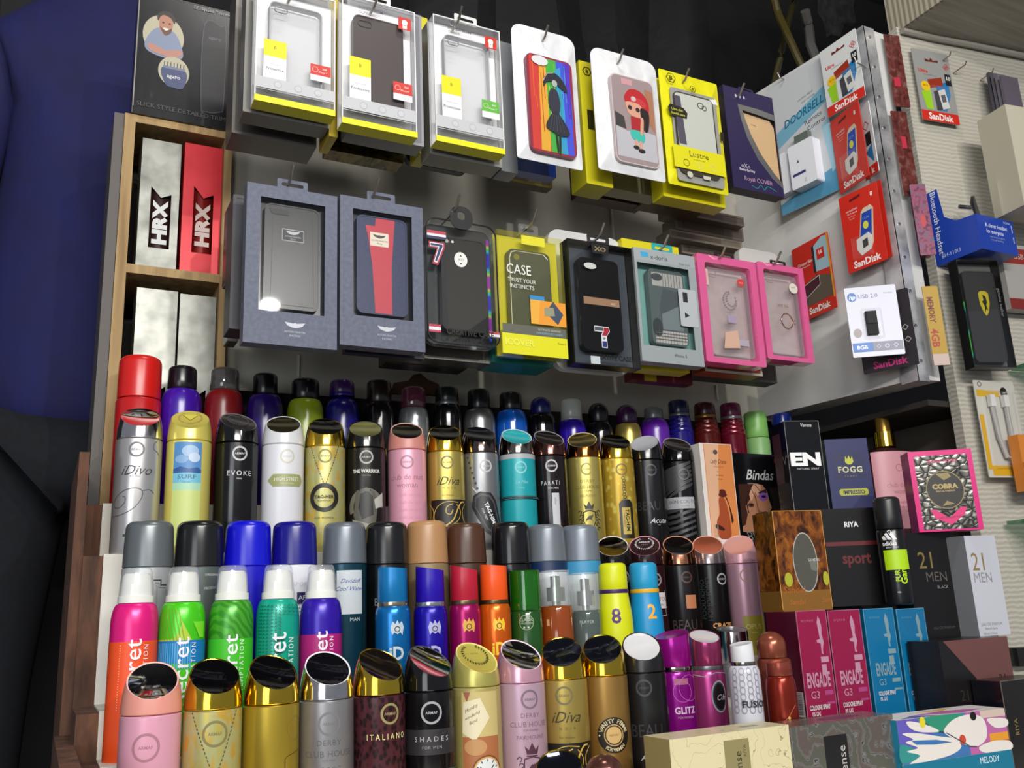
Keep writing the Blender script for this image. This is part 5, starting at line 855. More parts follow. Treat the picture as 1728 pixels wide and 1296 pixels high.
def d5(t, w, h, D):
    x0, x1, z0, z1 = -w/2+w*.17, -w/2+w*.78, h*.13, h*.87
    pc(t, x0, x1, z0, z1, .005, .009, Mt('#0f1013', .22), [RR(8, 43, 98, 51, '#8f6f55'), T('XO', 82, 48, 2.4, '#c9b49a', b=.03), PP([(30, 74), (66, 74), (68, 79), (60, 84), (60, 97), (46, 97), (46, 83), (50, 80), (30, 80)], '#cfcfd2'), PP([(31, 75), (52, 75), (52, 79), (31, 79)], '#4a4f58'), PP([(53, 75), (66, 75), (66, 79), (59, 84), (47.5, 84), (53, 79)], '#a02030'), T('IP', 53, 87, 2.4, '#1d2a6a', b=.03), RR(47.5, 90, 58.5, 96, '#1f2c74')], (x0, z1, (x1-x0)/100, -(z1-z0)/100), cam=(x0+.004, x0+.019, z1-.017, z1-.006))
    b = MB(); b.box(-w/2+.0016, w/2-.0016, .0002, .0005, .0016, h-.0016, CLEAR); b.deco([EE(32.5, 20.2, 9.5, 2.6, '#b9bab6'), T('CREATIVE CASE', 56, 93, 4, '#0a0a0b', b=.03, sx=.9), PP([(36, 1), (64, 1), (62, 9), (38, 9)], '#141414'), T('XO', 50, 5, 3.4, '#8a7a5a', sx=1.4, b=.03), PP([(24, 93), (38, 93), (38, 99), (24, 99)], '#b4bcc0')]+[RR(11, 32, 13, 40, '#101010'), RR(12, 62, 14, 66, '#101010')], flat_map(0, 0, .0002), SF(w, h)); b.build('window', t)
clearbox('clear box with black frame, black phone case and a tan band', hq(2, (957, 404), (1067, 417), (1080, 621), (970, 615)), .022, Mt('#16150f', .25), Mt('#3e444c', .3), d5, Mt('#1a1b1e', .4), side=Mt('#1c1a18', .25))
def d6(t, X0, X1, Z0, Z1, w, h, D):
    W_, H_ = X1-X0, Z1-Z0; S = (X0, Z1, W_/100, -H_/100)
    pc(t, X0+W_*.22, X1-W_*.10, Z0+H_*.04, Z1-H_*.05, .004, .008, Mt('#5c6768', .2, .2), [RR(10, 4, 98, 22, '#9a9a96'), EE(24, 10, 16, 5, '#3c4244'), RR(8, 82, 98, 98, '#a9a8a4'), PP([(40, 24), (92, 30), (84, 76), (30, 78), (26, 50)], '#454e51'), OO(16, 78, 14, 14, '#33393c', q=1.6), PP([(30, 60), (90, 44), (90, 80), (30, 80)], '#6b7678')]+[RR(10+8*i, 82, 11+8*i, 98, '#5a5a58') for i in range(11)]+[RR(40+8*i, 4, 41+8*i, 22, '#5a5a58') for i in range(7)]+[RR(8, 85+4*i, 98, 86+4*i, '#5a5a58') for i in range(3)], (X0+W_*.22, Z1-H_*.05, W_*.68/100, -H_*.91/100))
    b = MB(); b.prism(rrect(X1-W_*.25, w/2-.004, Z0+H_*.28, Z0+H_*.74, .003), -.0008, -.0002, Mt('#a9adb0', .4)); b.deco([RR(0, 0, 30, 18, '#26282a')], flat_map(X1-W_*.17, Z0+H_*.70, -.0009), (0, 0, .0003, -.0009)); b.deco([PP([(0, 0), (30, 15), (0, 30)], '#26282a')], flat_map(X1-W_*.16, Z0+H_*.45, -.0009), (0, 0, .0003, -.0003)); b.build('side_label', t)
window_box('grey carton with mint interior and a studded grey phone case', hq(2, (1070, 418), (1171, 432), (1189, 617), (1083, 611)), .02, Mt('#8f9698', .4), (4, 88, 13, 86), [RR(0, 0, 100, 11, '#959c9e'), PP([(10, 3), (22, 3), (24, 7), (12, 8)], '#3a9ac0'), T('x-doria', 40, 6.4, 4.2, '#30383c'), T('Dash Icon', 82, 9, 2, '#4a5054'), T('iPhone 5', 62, 92.5, 2.6, '#33393c'), RR(88, 12, 100, 36, '#8f9698')], d6, inside=Mt('#6d9a94', .4), tabc=Mt('#2c9a9c', .4))
PINK = clear_mat('pink_tinted_plastic', tint='#f0a8c8', haze=.75, hazecol='#e2669c')
def pinkbox(q, label, draw):
    loc, rz, w, h = q; D = .024; t = thing('phone_case_package', label, 'phone case package', loc, rz, 'packs on the backboard')
    b = MB(); k = w*.12; O = rrect(-w/2, w/2, 0, h, .003, 2); I = rrect(-w/2+k, w/2-k*.9, k*.55, h-k*.9, .004, 2); b.frame(O, I, .0, D, PINK); b.build('box_frame', t)
    b = MB(); b.box(-w/2+.001, w/2-.001, D-.002, D-.001, .001, h-.001, tex_mat('dusty_backing_card', [(.3, '#b09a8c'), (.6, '#c4b4b0'), (.8, '#b98a90')], 'noise', (14, 14, 14), 2, 4, .6, rough=.5)); b.build('backing_card', t)
    x0, x1, z0, z1 = -w/2+k*1.2, w/2-k*1.2, k*.9, h-k*1.3
    b = MB(); b.prism(rrect(x0, x1, z0, z1, .007), .005, .014, clear_mat('clear_gel_case', haze=.22, hazecol='#d8c9cc', gloss=.12)); b.frame(rrect(x0, x1, z0, z1, .007), rrect(x0+.0014, x1-.0014, z0+.0014, z1-.0014, .006), .0042, .0148, CLEARB); b.frame(rrect(x0+.006, x0+.022, z1-.016, z1-.006, .003), rrect(x0+.007, x0+.021, z1-.015, z1-.007, .002), .0040, .005, Mt('#a98a94', .2)); b.build('phone_case', t)
    draw(t, x0, x1, z0, z1, w, h); tab(t, w, h, D, Mt('#2a1a20', .4), .34, .009); return t
GEM = Mt('#d9cfd4', .08, .8, name='rhinestone'); RGEM = Mt('#c9a08c', .15, .9, name='rose_gold_metal')
def stones(t, pts, r, m, name='rhinestone_ring'):
    b = MB()
    for x, z in pts:
        n = len(b.bm.verts); b.lathe([(r, 0), (r*.7, r*.7), (0, r*.9)], m, seg=6, smooth=False)
        for v in list(b.bm.verts)[n:]: v.co = Vector((x+v.co.x, .0040-v.co.z, z+v.co.y))
    return b.build(name, t)
def dp1(t, x0, x1, z0, z1, w, h):
    cx, cz = x0+(x1-x0)*.52, z0+(z1-z0)*.64
    stones(t, [(cx+.013*math.cos(math.radians(a)), cz+.015*math.sin(math.radians(a))) for a in range(95, 385, 17)]+[(cx+.003+.0095*math.cos(math.radians(a)), cz+.002+.011*math.sin(math.radians(a))) for a in range(110, 370, 22)], .0017, GEM)
    b = MB(); b.box(x0-.001, x1+.001, .001, .0012, z0-.003, z1+.003, CLEAR); b.deco([EE(80, 14, 9, 4.4, '#c03a3a'), T('SALE', 80, 14, 2, '#d9a0a0'), RR(40, 54, 60, 62, '#9a8aa4'), RR(60, 80, 84, 87, '#a39aa8'), PP([(30, 74), (60, 70), (62, 90), (24, 92)], '#c4a08c'), RR(-8, 4, 3, 22, '#c9a4a0'), RR(-7, 6, -2, 20, '#b0505a')], flat_map(0, 0, .001), (x0, z1, (x1-x0)/100, -(z1-z0)/100)); b.build('window', t)
def dp2(t, x0, x1, z0, z1, w, h):
    cx, cz = x0+(x1-x0)*.56, z0+(z1-z0)*.42
    b = MB(); b.tube([(cx+.012*math.cos(math.radians(a)), .0035, cz+.013*math.sin(math.radians(a))) for a in range(0, 375, 15)], .0011, RGEM, 6); b.build('ring_holder', t)
    stones(t, [(cx-.013, cz+.002), (cx-.0125, cz-.004), (cx+.014, cz), (cx+.017, cz+.003), (cx+.017, cz-.003)], .0016, GEM)
    b = MB(); b.box(x0-.001, x1+.001, .001, .0012, z0-.003, z1+.003, CLEAR); b.deco([EE(84, 16, 13, 6.5, '#cfcabc'), T('NEW', 84, 15, 2, '#8a5a4a'), T('UMF RG', 44, 40, 3.4, '#6a5048')], flat_map(0, 0, .001), (x0, z1, (x1-x0)/100, -(z1-z0)/100)); b.build('window', t)
pinkbox(hq(2, (1177, 430), (1274, 440), (1293, 613), (1192, 617)), 'pink box with clear case bearing a rhinestone crescent', dp1)
pinkbox(hq(2, (1278, 446), (1357, 449), (1371, 608), (1296, 610)), 'narrower pink box with clear case and a metal finger ring, right end of lower row', dp2)
# ---- top row
RIMW = Mt('#d2d2d2', .3); PCARD = Mt('#e6e6e8', .4)
def slimbox(kind):
    def d(t, w, h, D):
        x0, x1, z0, z1 = -w/2+w*.17, -w/2+w*.84, h*.17, h*.88
        if kind == 2: pc(t, x0, x1, z0, z1, .006, .009, Mt('#4a4140', .35), [], None, cam=(x0+.006, x0+.026, z1-.017, z1-.007))
        else:
            b = MB(); b.prism(rrect(x0, x1, z0, z1, .008), .006, .014, clear_mat('clear_gel_case', haze=.12, hazecol='#dfe0e2', gloss=.12)); b.frame(rrect(x0, x1, z0, z1, .008), rrect(x0+.0015, x1-.0015, z0+.0015, z1-.0015, .0065), .005, .0148, Mt('#a4a4a6', .2)); b.frame(rrect(x0+.006, x0+.024, z1-.016, z1-.007, .004), rrect(x0+.007, x0+.023, z1-.015, z1-.008, .003), .0045, .006, Mt('#8f8f92', .2)); b.build('phone_case', t)
        rc = '#5aa83c' if kind == 3 else '#c0342c'
        b = MB(); b.box(-w/2+.0016, w/2-.0016, .0002, .0005, .0016, h-.0016, CLEAR); b.deco([RR(10, 48, 38, 62, '#d2cc18'), RR(10, 62, 38, 80, '#d5d8dd'), T('B', 24, 54, 2.4, '#6a681a'), T('Ultra slim', 24, 68, 1.6, '#a9aab0'), T('Protective', 24, 72, 2.2, '#3a3a40'), RR(68, 60, 94, 69, rc), RR(68, 69, 94, 74, '#d5d5d6'), T('360', 86, 63, 1.6, '#e8e0dc'), T('iPhone 7', 84, 66, 1.3, '#e8e0dc'), OO(74, 64.4, 4, .5, '#e8c0bc', n=7), RR(1, 80, 99, 89, '#b4b5b8')]+[EE(28+25*i, 84.5, 5, 2.8, '#a2a3a6') for i in range(3)]+[EE(28+25*i, 84.5, 4, 2.2, '#b9babd') for i in range(3)]+[RR(1, 90, 99, 90.3, '#c4c4c6')]+([RR(76, 7, 94, 17, '#b83226'), EE(85, 11, 4, 2.2, '#dcd6d4'), PP([(82, 12), (85, 14), (88, 12), (88, 16), (82, 16)], '#dcd6d4'), T('SUPER SLIM', 38, 8, 2.6, '#5d5d60', b=.02), T('CLEAR', 30, 11.5, 2.2, '#7d7d80')] if kind > 1 else []), flat_map(0, 0, .0002), SF(w, h)); b.build('window', t)
        b = MB(); b.box(-w/2, w/2, -.0006, D, -.0012, -.0001, Mt('#d8d214', .4)); b.box(-w/2, w/2, -.0009, -.0003, -.0012, .0075, Mt('#d8d214', .4)); b.build('yellow_base', t)
    return d
clearbox('clear slim box with a see-through case and red sticker, leftmost in the top row', hq(1, (432, -28), (570, -4), (562, 194), (431, 168)), .022, RIMW, PCARD, slimbox(1), Mt('#c9c9c8', .4))
clearbox('clear slim box with a brown phone case, second in the top row', hq(1, (581, -6), (707, 18), (697, 230), (573, 205)), .022, RIMW, PCARD, slimbox(2), Mt('#c9c9c8', .4))
clearbox('clear slim box with a green sticker, third in the top row', hq(1, (727, 25), (843, 50), (852, 256), (740, 241)), .022, RIMW, PCARD, slimbox(3), Mt('#c9c9c8', .4))
def pouch(label, q, m, D, draw, hole=(50, 8), r=.018, r2=.004, group='packs on the backboard'):
    loc, rz, w, h = q; t = thing('phone_case_pouch', label, 'phone case package', loc, rz, group)
    b = MB(); n = 8; o = []
    for cx, cz, a0, rr in ((w/2-r, h-r, 0, r), (-w/2+r, h-r, 90, r), (-w/2+r2, r2, 180, r2), (w/2-r2, r2, 270, r2)):
        for k in range(n+1): a = math.radians(a0+90*k/n); o.append((cx+rr*math.cos(a), cz+rr*math.sin(a)))
    N = len(o); cz = h*.45
    rings = []
    for f, yb in ((1., 0), (.93, .25), (.84, .85), (.5, 1.), (0.02, 1.)):
        rings.append([b.bm.verts.new((x*f, -D*yb*.5*(1 if z < h*.82 else .45)+.0006*math.sin(x*400+z*300)*yb, cz+(z-cz)*f)) for x, z in o])
    bk = [b.bm.verts.new((x, .001, z)) for x, z in o]; i = b.mi(m)
    for A, B in zip(rings, rings[1:]):
        for k in range(N): fc = b.bm.faces.new((A[k], B[k], B[(k+1) % N], A[(k+1) % N])); fc.material_index = i; fc.smooth = True
    for k in range(N): b.bm.faces.new((bk[k], rings[0][k], rings[0][(k+1) % N], bk[(k+1) % N])).material_index = i
    b.bm.faces.new(bk).material_index = i
    b.deco([EE(hole[0], hole[1], 9, 1.4, '#2a2418')], flat_map(0, 0, -.0+D*.45), SF(w, h)); b.build('pouch', t, recalc=True, sharp=50)
    draw(t, w, h, D); return t
WP = tex_mat('white_pouch_film', [(.3, '#c6c7ca'), (.7, '#dfe0e2')], 'noise', (18, 18, 12), 2, 3, .5, rough=.22, bump=.5, bdist=.002)
RAINB = [RR(0, 0, 100, 100, '#b8352c'), PP([(24, 0), (46, 0), (42, 100), (20, 100)], '#c9952c'), PP([(40, 0), (70, 0), (72, 100), (44, 100)], '#3a9a38'), PP([(66, 0), (100, 0), (100, 100), (74, 100)], '#3c48c0'), PP([(62, 10), (76, 6), (84, 100), (70, 100)], '#2c8ab4'), PP([(84, 0), (100, 0), (100, 60), (92, 60)], '#4a2ca8')]+[LL([(8+i*6.5, 4+13*((i*7) % 4)), (9+i*6.5, 44+12*((i*5) % 4))], 1.5, ['#c9642c', '#b02c2c', '#cdb13a', '#7aa83c', '#2c8a4a', '#3a9ac0', '#2c58c0'][i*7//15]) for i in range(15)]
girl = [SS([(34, 26), (42, 18), (62, 16), (80, 24), (86, 34), (72, 31), (58, 26), (42, 27), (34, 32)], '#22242c'), LL([(33, 27), (42, 18), (56, 16)], 1., '#c9b0a8'), EE(58, 27, 6, 3.6, '#9aa09c'), SS([(48, 34), (62, 34), (68, 46), (64, 58), (50, 58), (42, 48)], '#2a2a38'), SS([(50, 58), (64, 58), (86, 76), (70, 81), (48, 78), (34, 73)], '#23242e'), SS([(54, 79), (58, 79), (60, 96), (57, 97)], '#202028'), SS([(62, 79), (66, 79), (64, 98), (61, 98)], '#202028')]+[LL([(50+i*4, 60), (42+i*8, 77)], .8, '#4a4c5a') for i in range(5)]
def dr4(t, w, h, D):
    x0, x1, z0, z1 = -w/2+w*.16, w/2-w*.14, h*.05, h*.76; S = (x0, z1, (x1-x0)/100, -(z1-z0)/100)
    pc(t, x0, x1, z0, z1, -D*.5-.004, .008, Mt('#7a3048', .3), [], None)
    b = MB(); yy = -D*.5-.0047; b.prism(rrect(x0+.001, x1-.001, z0+.001, z1-.001, (x1-x0)*.12), yy, yy+.0008, Mt('#8a2c38', .25))
    k = 6; b.deco(RAINB, flat_map(0, 0, yy), (x0+.004, z1-.003, (x1-x0-.008)/100, -(z1-z0-.006)/100)); b.deco([EE(28, 6, 18, 5, '#c9c9ca')]+girl, flat_map(0, 0, yy-.0016), S); b.build('case_artwork', t)
pouch('white zip pouch holding a rainbow phone case with an umbrella silhouette', hq(1, (857, 39), (962, 60), (990, 288), (878, 268)), WP, .012, dr4)
def dr5(t, w, h, D):
    x0, x1, z0, z1 = -w/2+w*.22, w/2-w*.14, h*.07, h*.78; S = (x0, z1, (x1-x0)/100, -(z1-z0)/100); yy = -D*.5-.0047
    pc(t, x0, x1, z0, z1, -D*.5-.004, .008, Mt('#b9adae', .3))
    b = MB(); b.prism(rrect(x0+.001, x1-.001, z0+.001, z1-.001, (x1-x0)*.12), yy, yy+.0008, Mt('#8f7f80', .3))
    b.deco([PP([(4, 60), (30, 64), (60, 60), (97, 62), (97, 94), (4, 94)], '#a9a8ae'), PP([(78, 10), (97, 12), (97, 60), (82, 50)], '#9a6a50'), PP([(4, 44), (24, 48), (28, 62), (4, 60)], '#3a3638'), RR(24, 3, 50, 10, '#b98a90'),
            SS([(30, 22), (44, 14), (66, 14), (82, 22), (86, 34), (78, 40), (58, 32), (36, 32), (28, 28)], '#a82028'), SS([(46, 24), (70, 24), (80, 30), (66, 34), (46, 32)], '#b4343a'), EE(50, 25, 6, 3, '#c4a8a8'), SS([(32, 30), (62, 30), (70, 38), (62, 46), (38, 44), (32, 38)], '#c49078'), EE(40, 36, 5, 2.6, '#2c2430'), EE(58, 37, 5, 2.6, '#2c2430'), SS([(66, 34), (84, 38), (80, 58), (70, 60), (64, 44)], '#241a1c'), PP([(40, 46), (62, 46), (69, 62), (40, 62)], '#9a2028'), SS([(38, 62), (68, 63), (66, 74), (42, 72)], '#38a89a'), SS([(64, 46), (70, 48), (66, 64), (60, 64)], '#c49078'), SS([(46, 73), (52, 73), (52, 80), (46, 80)], '#c49078'), SS([(56, 74), (62, 74), (62, 82), (57, 82)], '#c49078'), EE(48, 81, 7, 2.2, '#241f20'), EE(60, 84, 8, 2.4, '#241f20')], flat_map(0, 0, yy), S); b.build('case_artwork', t)
pouch('white zip pouch holding a case with a doll in a red cap', hq(1, (995, 80), (1097, 102), (1131, 303), (1011, 292)), WP, .012, dr5)
def dr6(t, w, h, D):
    x0, x1, z0, z1 = -w/2+w*.16, w/2-w*.18, h*.30, h*.80; yy = -D*.5-.0045
    b = MB(); b.prism(rrect(-w/2+w*.12, w/2-w*.10, h*.03, h*.84, .006), -D*.5-.0012, -D*.5-.0006, Mt('#8f8f88', .25)); b.build('window', t)
    pc(t, x0, x1, h*.09, z1, yy+.001, .008, Mt('#3a342c', .3), [], None)
    S = SF(w, h); b = MB(); b.prism(rrect(x0+.002, x1-.002, h*.28, z1-.002, .006), yy, yy+.001, Mt('#b3b6ae', .3))
    b.deco([PP([(16, 24), (26, 24), (30, 66), (18, 66)], '#4c4856'), OO(60, 28, 5.5, 1.2, '#3a3836', q=.9), OO(66, 29.5, 4, 1.1, '#3a3836'), PP([(4, 36), (8, 33), (30, 34), (36, 38), (34, 43), (10, 43), (5, 40)], '#1d1b14'), T('Ultra-thin', 19, 36.8, 2., '#b4b040', b=.02), T('Stealth case', 20, 40.4, 2., '#b4b040', b=.02), RR(6, 68, 92, 87, '#cfc815'), T('Lustre', 48, 73, 5, '#26240a', sx=1.05), T('protective case', 48, 77.5, 1.3, '#55520f'), OO(26, 82, 5, .9, '#5a5610'), OO(48, 82, 5, .9, '#c9c67a'), OO(70, 82, 5, .9, '#c9c67a'), EE(30, 91.5, 4.6, 2.6, '#b9b8a8'), RR(52, 90, 64, 93, '#b9b8a8')], flat_map(0, 0, yy-.0002), S)
    b.deco([OO(16, 8, 8, 1.2, '#1f1d08', n=6), T('B', 16, 8, 3.6, '#1f1d08', b=.04), OO(52, 13, 5.5, .9, '#1f1d08', n=6), T('B', 52, 13, 2.4, '#1f1d08', b=.03), T('Baseus', 52, 17.4, 1.5, '#55520f'), PP([(78, 19), (90, 17), (94, 22), (80, 22)], '#d5d5cf'), RR(92, 46, 98, 54, '#1f1d08')], flat_map(0, 0, -D*.5-.001), S); b.build('printed_label', t)
YF = tex_mat('yellow_pouch_film', [(.3, '#cbc40f'), (.7, '#dad51c')], 'noise', (18, 18, 12), 2, 3, .5, rough=.25, bump=.5, bdist=.002)
pouch('bright yellow pouch with a frosted phone case, between the doll pouch and purple box', hq(1, (1106, 121), (1204, 134), (1234, 328), (1134, 314)), YF, .010, dr6, r=.003)
def in7(t, w, h):
    b = MB(); S = SF(w, h); b.prism([(-w/2+w*a/100, h*(1-c/100)) for a, c in ((36, 22), (92, 24), (99, 30), (99, 88), (88, 84), (66, 68), (50, 50), (40, 34))], .004, .006, Mt('#c7a67e', .35)); b.deco([LL([(52, 32), (62, 33)], .8, '#5a4a38')], flat_map(0, 0, .004), S); b.build('phone_case', t)
loc, rz, w, h = hq(1, (1221, 146), (1304, 163), (1321, 323), (1238, 325))
t = thing('phone_case_package', 'dark purple carton with a curved silver window and beige case, right end of top row', 'phone case package', loc, rz, 'packs on the backboard')
fr = lambda L_: [(-w/2+w*a/100, h*(1-c/100)) for a, c in L_]
b = MB(); win = [(34, 21), (66, 22), (99, 24), (99, 50), (99, 86), (84, 78), (62, 62), (46, 44), (38, 30)]; out = [(0, 0), (50, 0), (100, 0), (100, 50), (100, 100), (50, 100), (0, 100), (0, 60), (0, 30)]
b.frame(fr(out), fr(win), 0, .0008, Mt('#2a2348', .35)); b.box(-w/2, w/2, .0008, .022, 0, h, Mt('#1d1728', .4), skip='f')
sil = [(26, 16), (66, 16), (100, 18), (100, 50), (100, 92), (80, 84), (54, 67), (38, 48), (30, 32)]; b.frame(fr(sil), fr(win), -.0004, 0, Mt('#a5a6a8', .25, .8))
b.deco([EE(x, y, 1.6, .9, '#3a3a40') for x, y in ((30, 19), (62, 18), (34, 38), (42, 54), (56, 66), (80, 80))]+[EE(24+8*i, 8, 2, 1.6, '#a9a4c0') for i in range(3)]+[T('oXo', 28, 77, 4, '#b9b4c4'), T('Butterfly Day', 30, 81, 2.3, '#b9b4c4', b=.03), T('Royal COVER', 50, 89, 4.2, '#a88aa0', sx=.95), CC([(36, 95), (46, 97), (54, 93), (60, 97), (68, 93), (84, 96)], 1., '#2a9a94')], flat_map(0, 0, .0), SF(w, h)); b.build('carton', t)
b = MB(); b.prism(fr(win), .0009, .0012, CLEAR); b.build('window', t); b = MB(); b.box(-w/2+.001, w/2-.001, .018, .02, .001, h-.001, Mt('#4a443c', .4)); b.build('backing_card', t); in7(t, w, h); tab(t, w, h, .02, Mt('#2a2348', .4), .3, .008)
# ---- packs hanging behind the front ones
g = 'packs hanging behind the front ones'
def behind(label, TL, TR, BR, BL, Y, D, m, rr=.0015, art=(), front=None, name='phone_case_package'):
    loc, rz, w, h = quad(TL, TR, BR, BL, Y, 0); b = MB(); r_ = min(rr, w*.3, h*.3)
    b.prism(rrect(-w/2, w/2, 0, h, r_, 4), 0, D, m); 
    if front: b.frame(rrect(-w/2, w/2, 0, h, r_, 4), rrect(-w/2+.004, w/2-.004, .004, h-.004, r_, 4), -.0006, 0, front)
    if art: b.deco(art, flat_map(0, 0, -.0002), SF(w, h))
    return tag(b.build(name, None, loc, rz), label, 'phone case package', g)
GP = Mt('#86857f', .3); DK = Mt('#222020', .35); GB = Mt('#b09a2c', .3, .3)
behind('grey case box directly behind the leftmost clear box', (414, -30), (555, -8), (558, 216), (412, 190), 1.08, .03, Mt('#6d6b68', .35), front=GP)
behind('dark grey box deepest behind the leftmost clear box', (396, -20), (535, 0), (535, 250), (394, 225), 1.14, .05, Mt('#57534e', .4), front=Mt('#77736c', .4))
behind('yellow-edged pack between the first and second clear boxes', (560, -20), (575, -18), (566, 232), (552, 228), 1.085, .05, GB)
behind('grey plastic box behind the second clear box', (590, 0), (712, 22), (714, 247), (582, 222), 1.08, .03, Mt('#75757a', .3), front=Mt('#8d8d93', .3))
behind('gold and black foil pack deep behind the second clear box', (556, 30), (680, 55), (678, 278), (552, 250), 1.16, .03, tex_mat('gold_black_foil', [(.35, '#1c1710'), (.6, '#6a5a24')], 'noise', (40, 20, 60), 2, 4, 1, rough=.3, metal=.5))
behind('bright yellow pack showing left of the slim clear box', (706, 28), (724, 31), (724, 264), (706, 258), 1.12, .04, Mt('#bdb414', .35))
behind('yellowish grey box behind the slim clear box', (722, 40), (840, 64), (844, 282), (724, 260), 1.085, .035, Mt('#77756a', .3), front=Mt('#9a9a94', .3))
behind('bare black phone case hanging low behind the slim clear box', (682, 60), (786, 84), (788, 298), (684, 270), 1.19, .012, DK, rr=.014, front=Mt('#332f2e', .3))
behind('clear and blue pouch behind the rainbow pouch', (846, 70), (870, 76), (868, 294), (836, 284), 1.09, .03, Mt('#75787c', .25))
behind('blue plastic pack low behind the rainbow pouch', (846, 250), (938, 268), (938, 304), (846, 278), 1.15, .02, Mt('#123a9a', .25))
behind('dark gold box deepest behind the rainbow pouch', (830, 120), (928, 146), (926, 320), (828, 296), 1.22, .02, Mt('#4a4434', .4), front=Mt('#8a7a3c', .3, .5))
behind('yellow box showing left of the doll pouch', (976, 102), (1020, 112), (1034, 318), (990, 308), 1.08, .045, Mt('#b9b01a', .35), art=[OO(30, 8, 18, 4, '#2a2608', n=6), T('B', 30, 8, 3, '#2a2608', b=.03), RR(20, 40, 44, 56, '#2a2608')])
behind('clear lined box behind the doll pouch', (1008, 110), (1098, 128), (1112, 326), (1000, 318), 1.13, .03, Mt('#8a8468', .3))
behind('dark red box deepest behind the doll pouch', (972, 150), (1080, 172), (1082, 346), (974, 328), 1.19, .03, Mt('#3c1a18', .4))
behind('second yellow pouch behind the bright yellow one', (1110, 138), (1206, 152), (1222, 346), (1112, 334), 1.075, .03, Mt('#c4bb18', .35))
behind('brownish box deepest behind the yellow pouches', (1084, 180), (1180, 196), (1184, 352), (1086, 342), 1.166, .04, Mt('#5c5040', .45))
for i, (a, bb, c, d, lb) in enumerate(((1133, 346, 1255, 372, 'top'), (1140, 366, 1254, 398, 'second'), (1130, 388, 1252, 412, 'third'), (1150, 410, 1250, 436, 'lowest'))):
    behind('%s of the four taupe case sleeves stacked near the panel' % lb, (a, bb), (c, bb+18), (c, d+6), (a, d-8), 1.20+.02*(i % 2), .04, Mt('#6f675a', .5), front=Mt('#877e70', .5), art=[RR(10, 20, 70, 80, '#5b5348')])
behind('dark red case edge left of the leather case carton', (390, 335), (412, 338), (408, 470), (386, 466), 1.16, .05, Mt('#4c1116', .35))
behind('dark carton behind the black leather case carton', (392, 330), (560, 352), (566, 570), (388, 556), 1.10, .04, Mt('#23222a', .5), front=Mt('#2f2d36', .5))
behind('small black framed pack low at the left of the lower row', (384, 520), (402, 522), (404, 578), (384, 574), 1.21, .03, DK, front=Mt('#6f6a66', .4))
behind('navy carton behind the red striped case carton', (576, 345), (706, 362), (722, 604), (588, 598), 1.085, .012, Mt('#1f2230', .5))
behind('clear edged dark pack below the rounded clear box', (660, 420), (822, 440), (838, 612), (658, 602), 1.10, .03, Mt('#4a4642', .3), front=Mt('#8a8780', .3))
behind('black pack deepest below the rounded clear box', (650, 450), (780, 468), (790, 624), (650, 612), 1.15, .03, DK, front=Mt('#55504c', .3))
behind('teal box behind the yellow case box', (832, 410), (926, 424), (930, 624), (822, 606), 1.09, .05, Mt('#1c6662', .4))
behind('white rounded pouch behind the black framed clear box', (926, 386), (1052, 404), (1062, 634), (934, 622), 1.10, .012, Mt('#c6c6c6', .3), rr=.02)
behind('yellow tabbed pack behind the mint window box', (1050, 404), (1148, 416), (1160, 628), (1064, 622), 1.09, .025, Mt('#c9bd16', .4))
behind('dark red packet low behind the mint window box', (1062, 560), (1164, 568), (1166, 650), (1064, 640), 1.14, .02, Mt('#5c1418', .4), art=[RR(20, 0, 40, 100, '#a99a22')])
behind('orange and white box behind the left pink box', (1180, 440), (1272, 450), (1280, 632), (1182, 628), 1.09, .03, Mt('#9a4a2a', .4), front=Mt('#b9b4a8', .4))
behind('grey sleeve deepest behind the left pink box', (1168, 470), (1300, 486), (1304, 646), (1166, 634), 1.16, .03, Mt('#57534f', .45), front=Mt('#77726c', .4))
behind('white rounded card behind the right pink box', (1250, 418), (1318, 428), (1330, 616), (1262, 608), 1.10, .012, Mt('#b9b8b4', .35), rr=.014)

# ------------------------------------------------------------------ pigeonhole contents and the box on top
def slotbox(label, q, D, m, win, hood=None, lettering='#c9cac8', canc='#3a2422', hmax=9):
    loc, rz, w, h = q; h = min(h, hmax); w -= .002; t = thing('foil_gift_box', label, 'gift box', loc, rz, 'tall gift boxes in the pigeonholes')
    P_ = lambda L_: [(-w/2+w*a/100, h*(1-c/100)) for a, c in L_]; (u0, v0, u1, v1) = win; um = (u0+u1)/2; vc = v0+(v1-v0)*.17
    I = P_([(u0, v0), (um, vc), (u1, v0+(v1-v0)*.10), (u1, v1), (um, v1), (u0, v1)]); O = P_([(0, 0), (um, 0), (100, 0), (100, 100), (um, 100), (0, 100)])
    b = MB(); b.frame(O, I, 0, .001, m); b.box(-w/2, w/2, .001, D, 0, h, m, skip='f'); b.build('carton', t)
    wc = w*(u1-u0)/100*.62; b = MB(); b.lathe([(0, 0), (wc, 0), (wc, h*.97), (0, h*.97)], Mt(canc, .22, .4), cx=w*(um-50)/100, cy=wc+.004, seg=32)
    b.deco([T('HRX', um, (v0*.42+v1*.58), w/h*100*.33, lettering, rot=90, b=.06, sx=1.25)], flat_map(0, 0, .0036), SF(w, h)); b.build('can', t); return t
YS = cyf+.012
slotbox('silver foil box with a notched window, upper pigeonhole', quad((237, 232), (306, 243), (300, 456), (230, 449), YS, 0, zb=z_mid+tk*.45+.0008), .055, FOIL, (28, 37, 80, 84))
slotbox('red box with a notched window, upper pigeonhole', quad((309, 241), (376, 250), (371, 462), (304, 456), YS, 0, zb=z_mid+tk*.45+.0008), .055, tex_mat('red_foil_card', [(.3, '#b81c26'), (.7, '#d2303a')], 'noise', (8, 8, 8), 2, 2, rough=.35, metal=.2), (28, 33, 80, 84), canc='#7a1c18', lettering='#b9a49c')
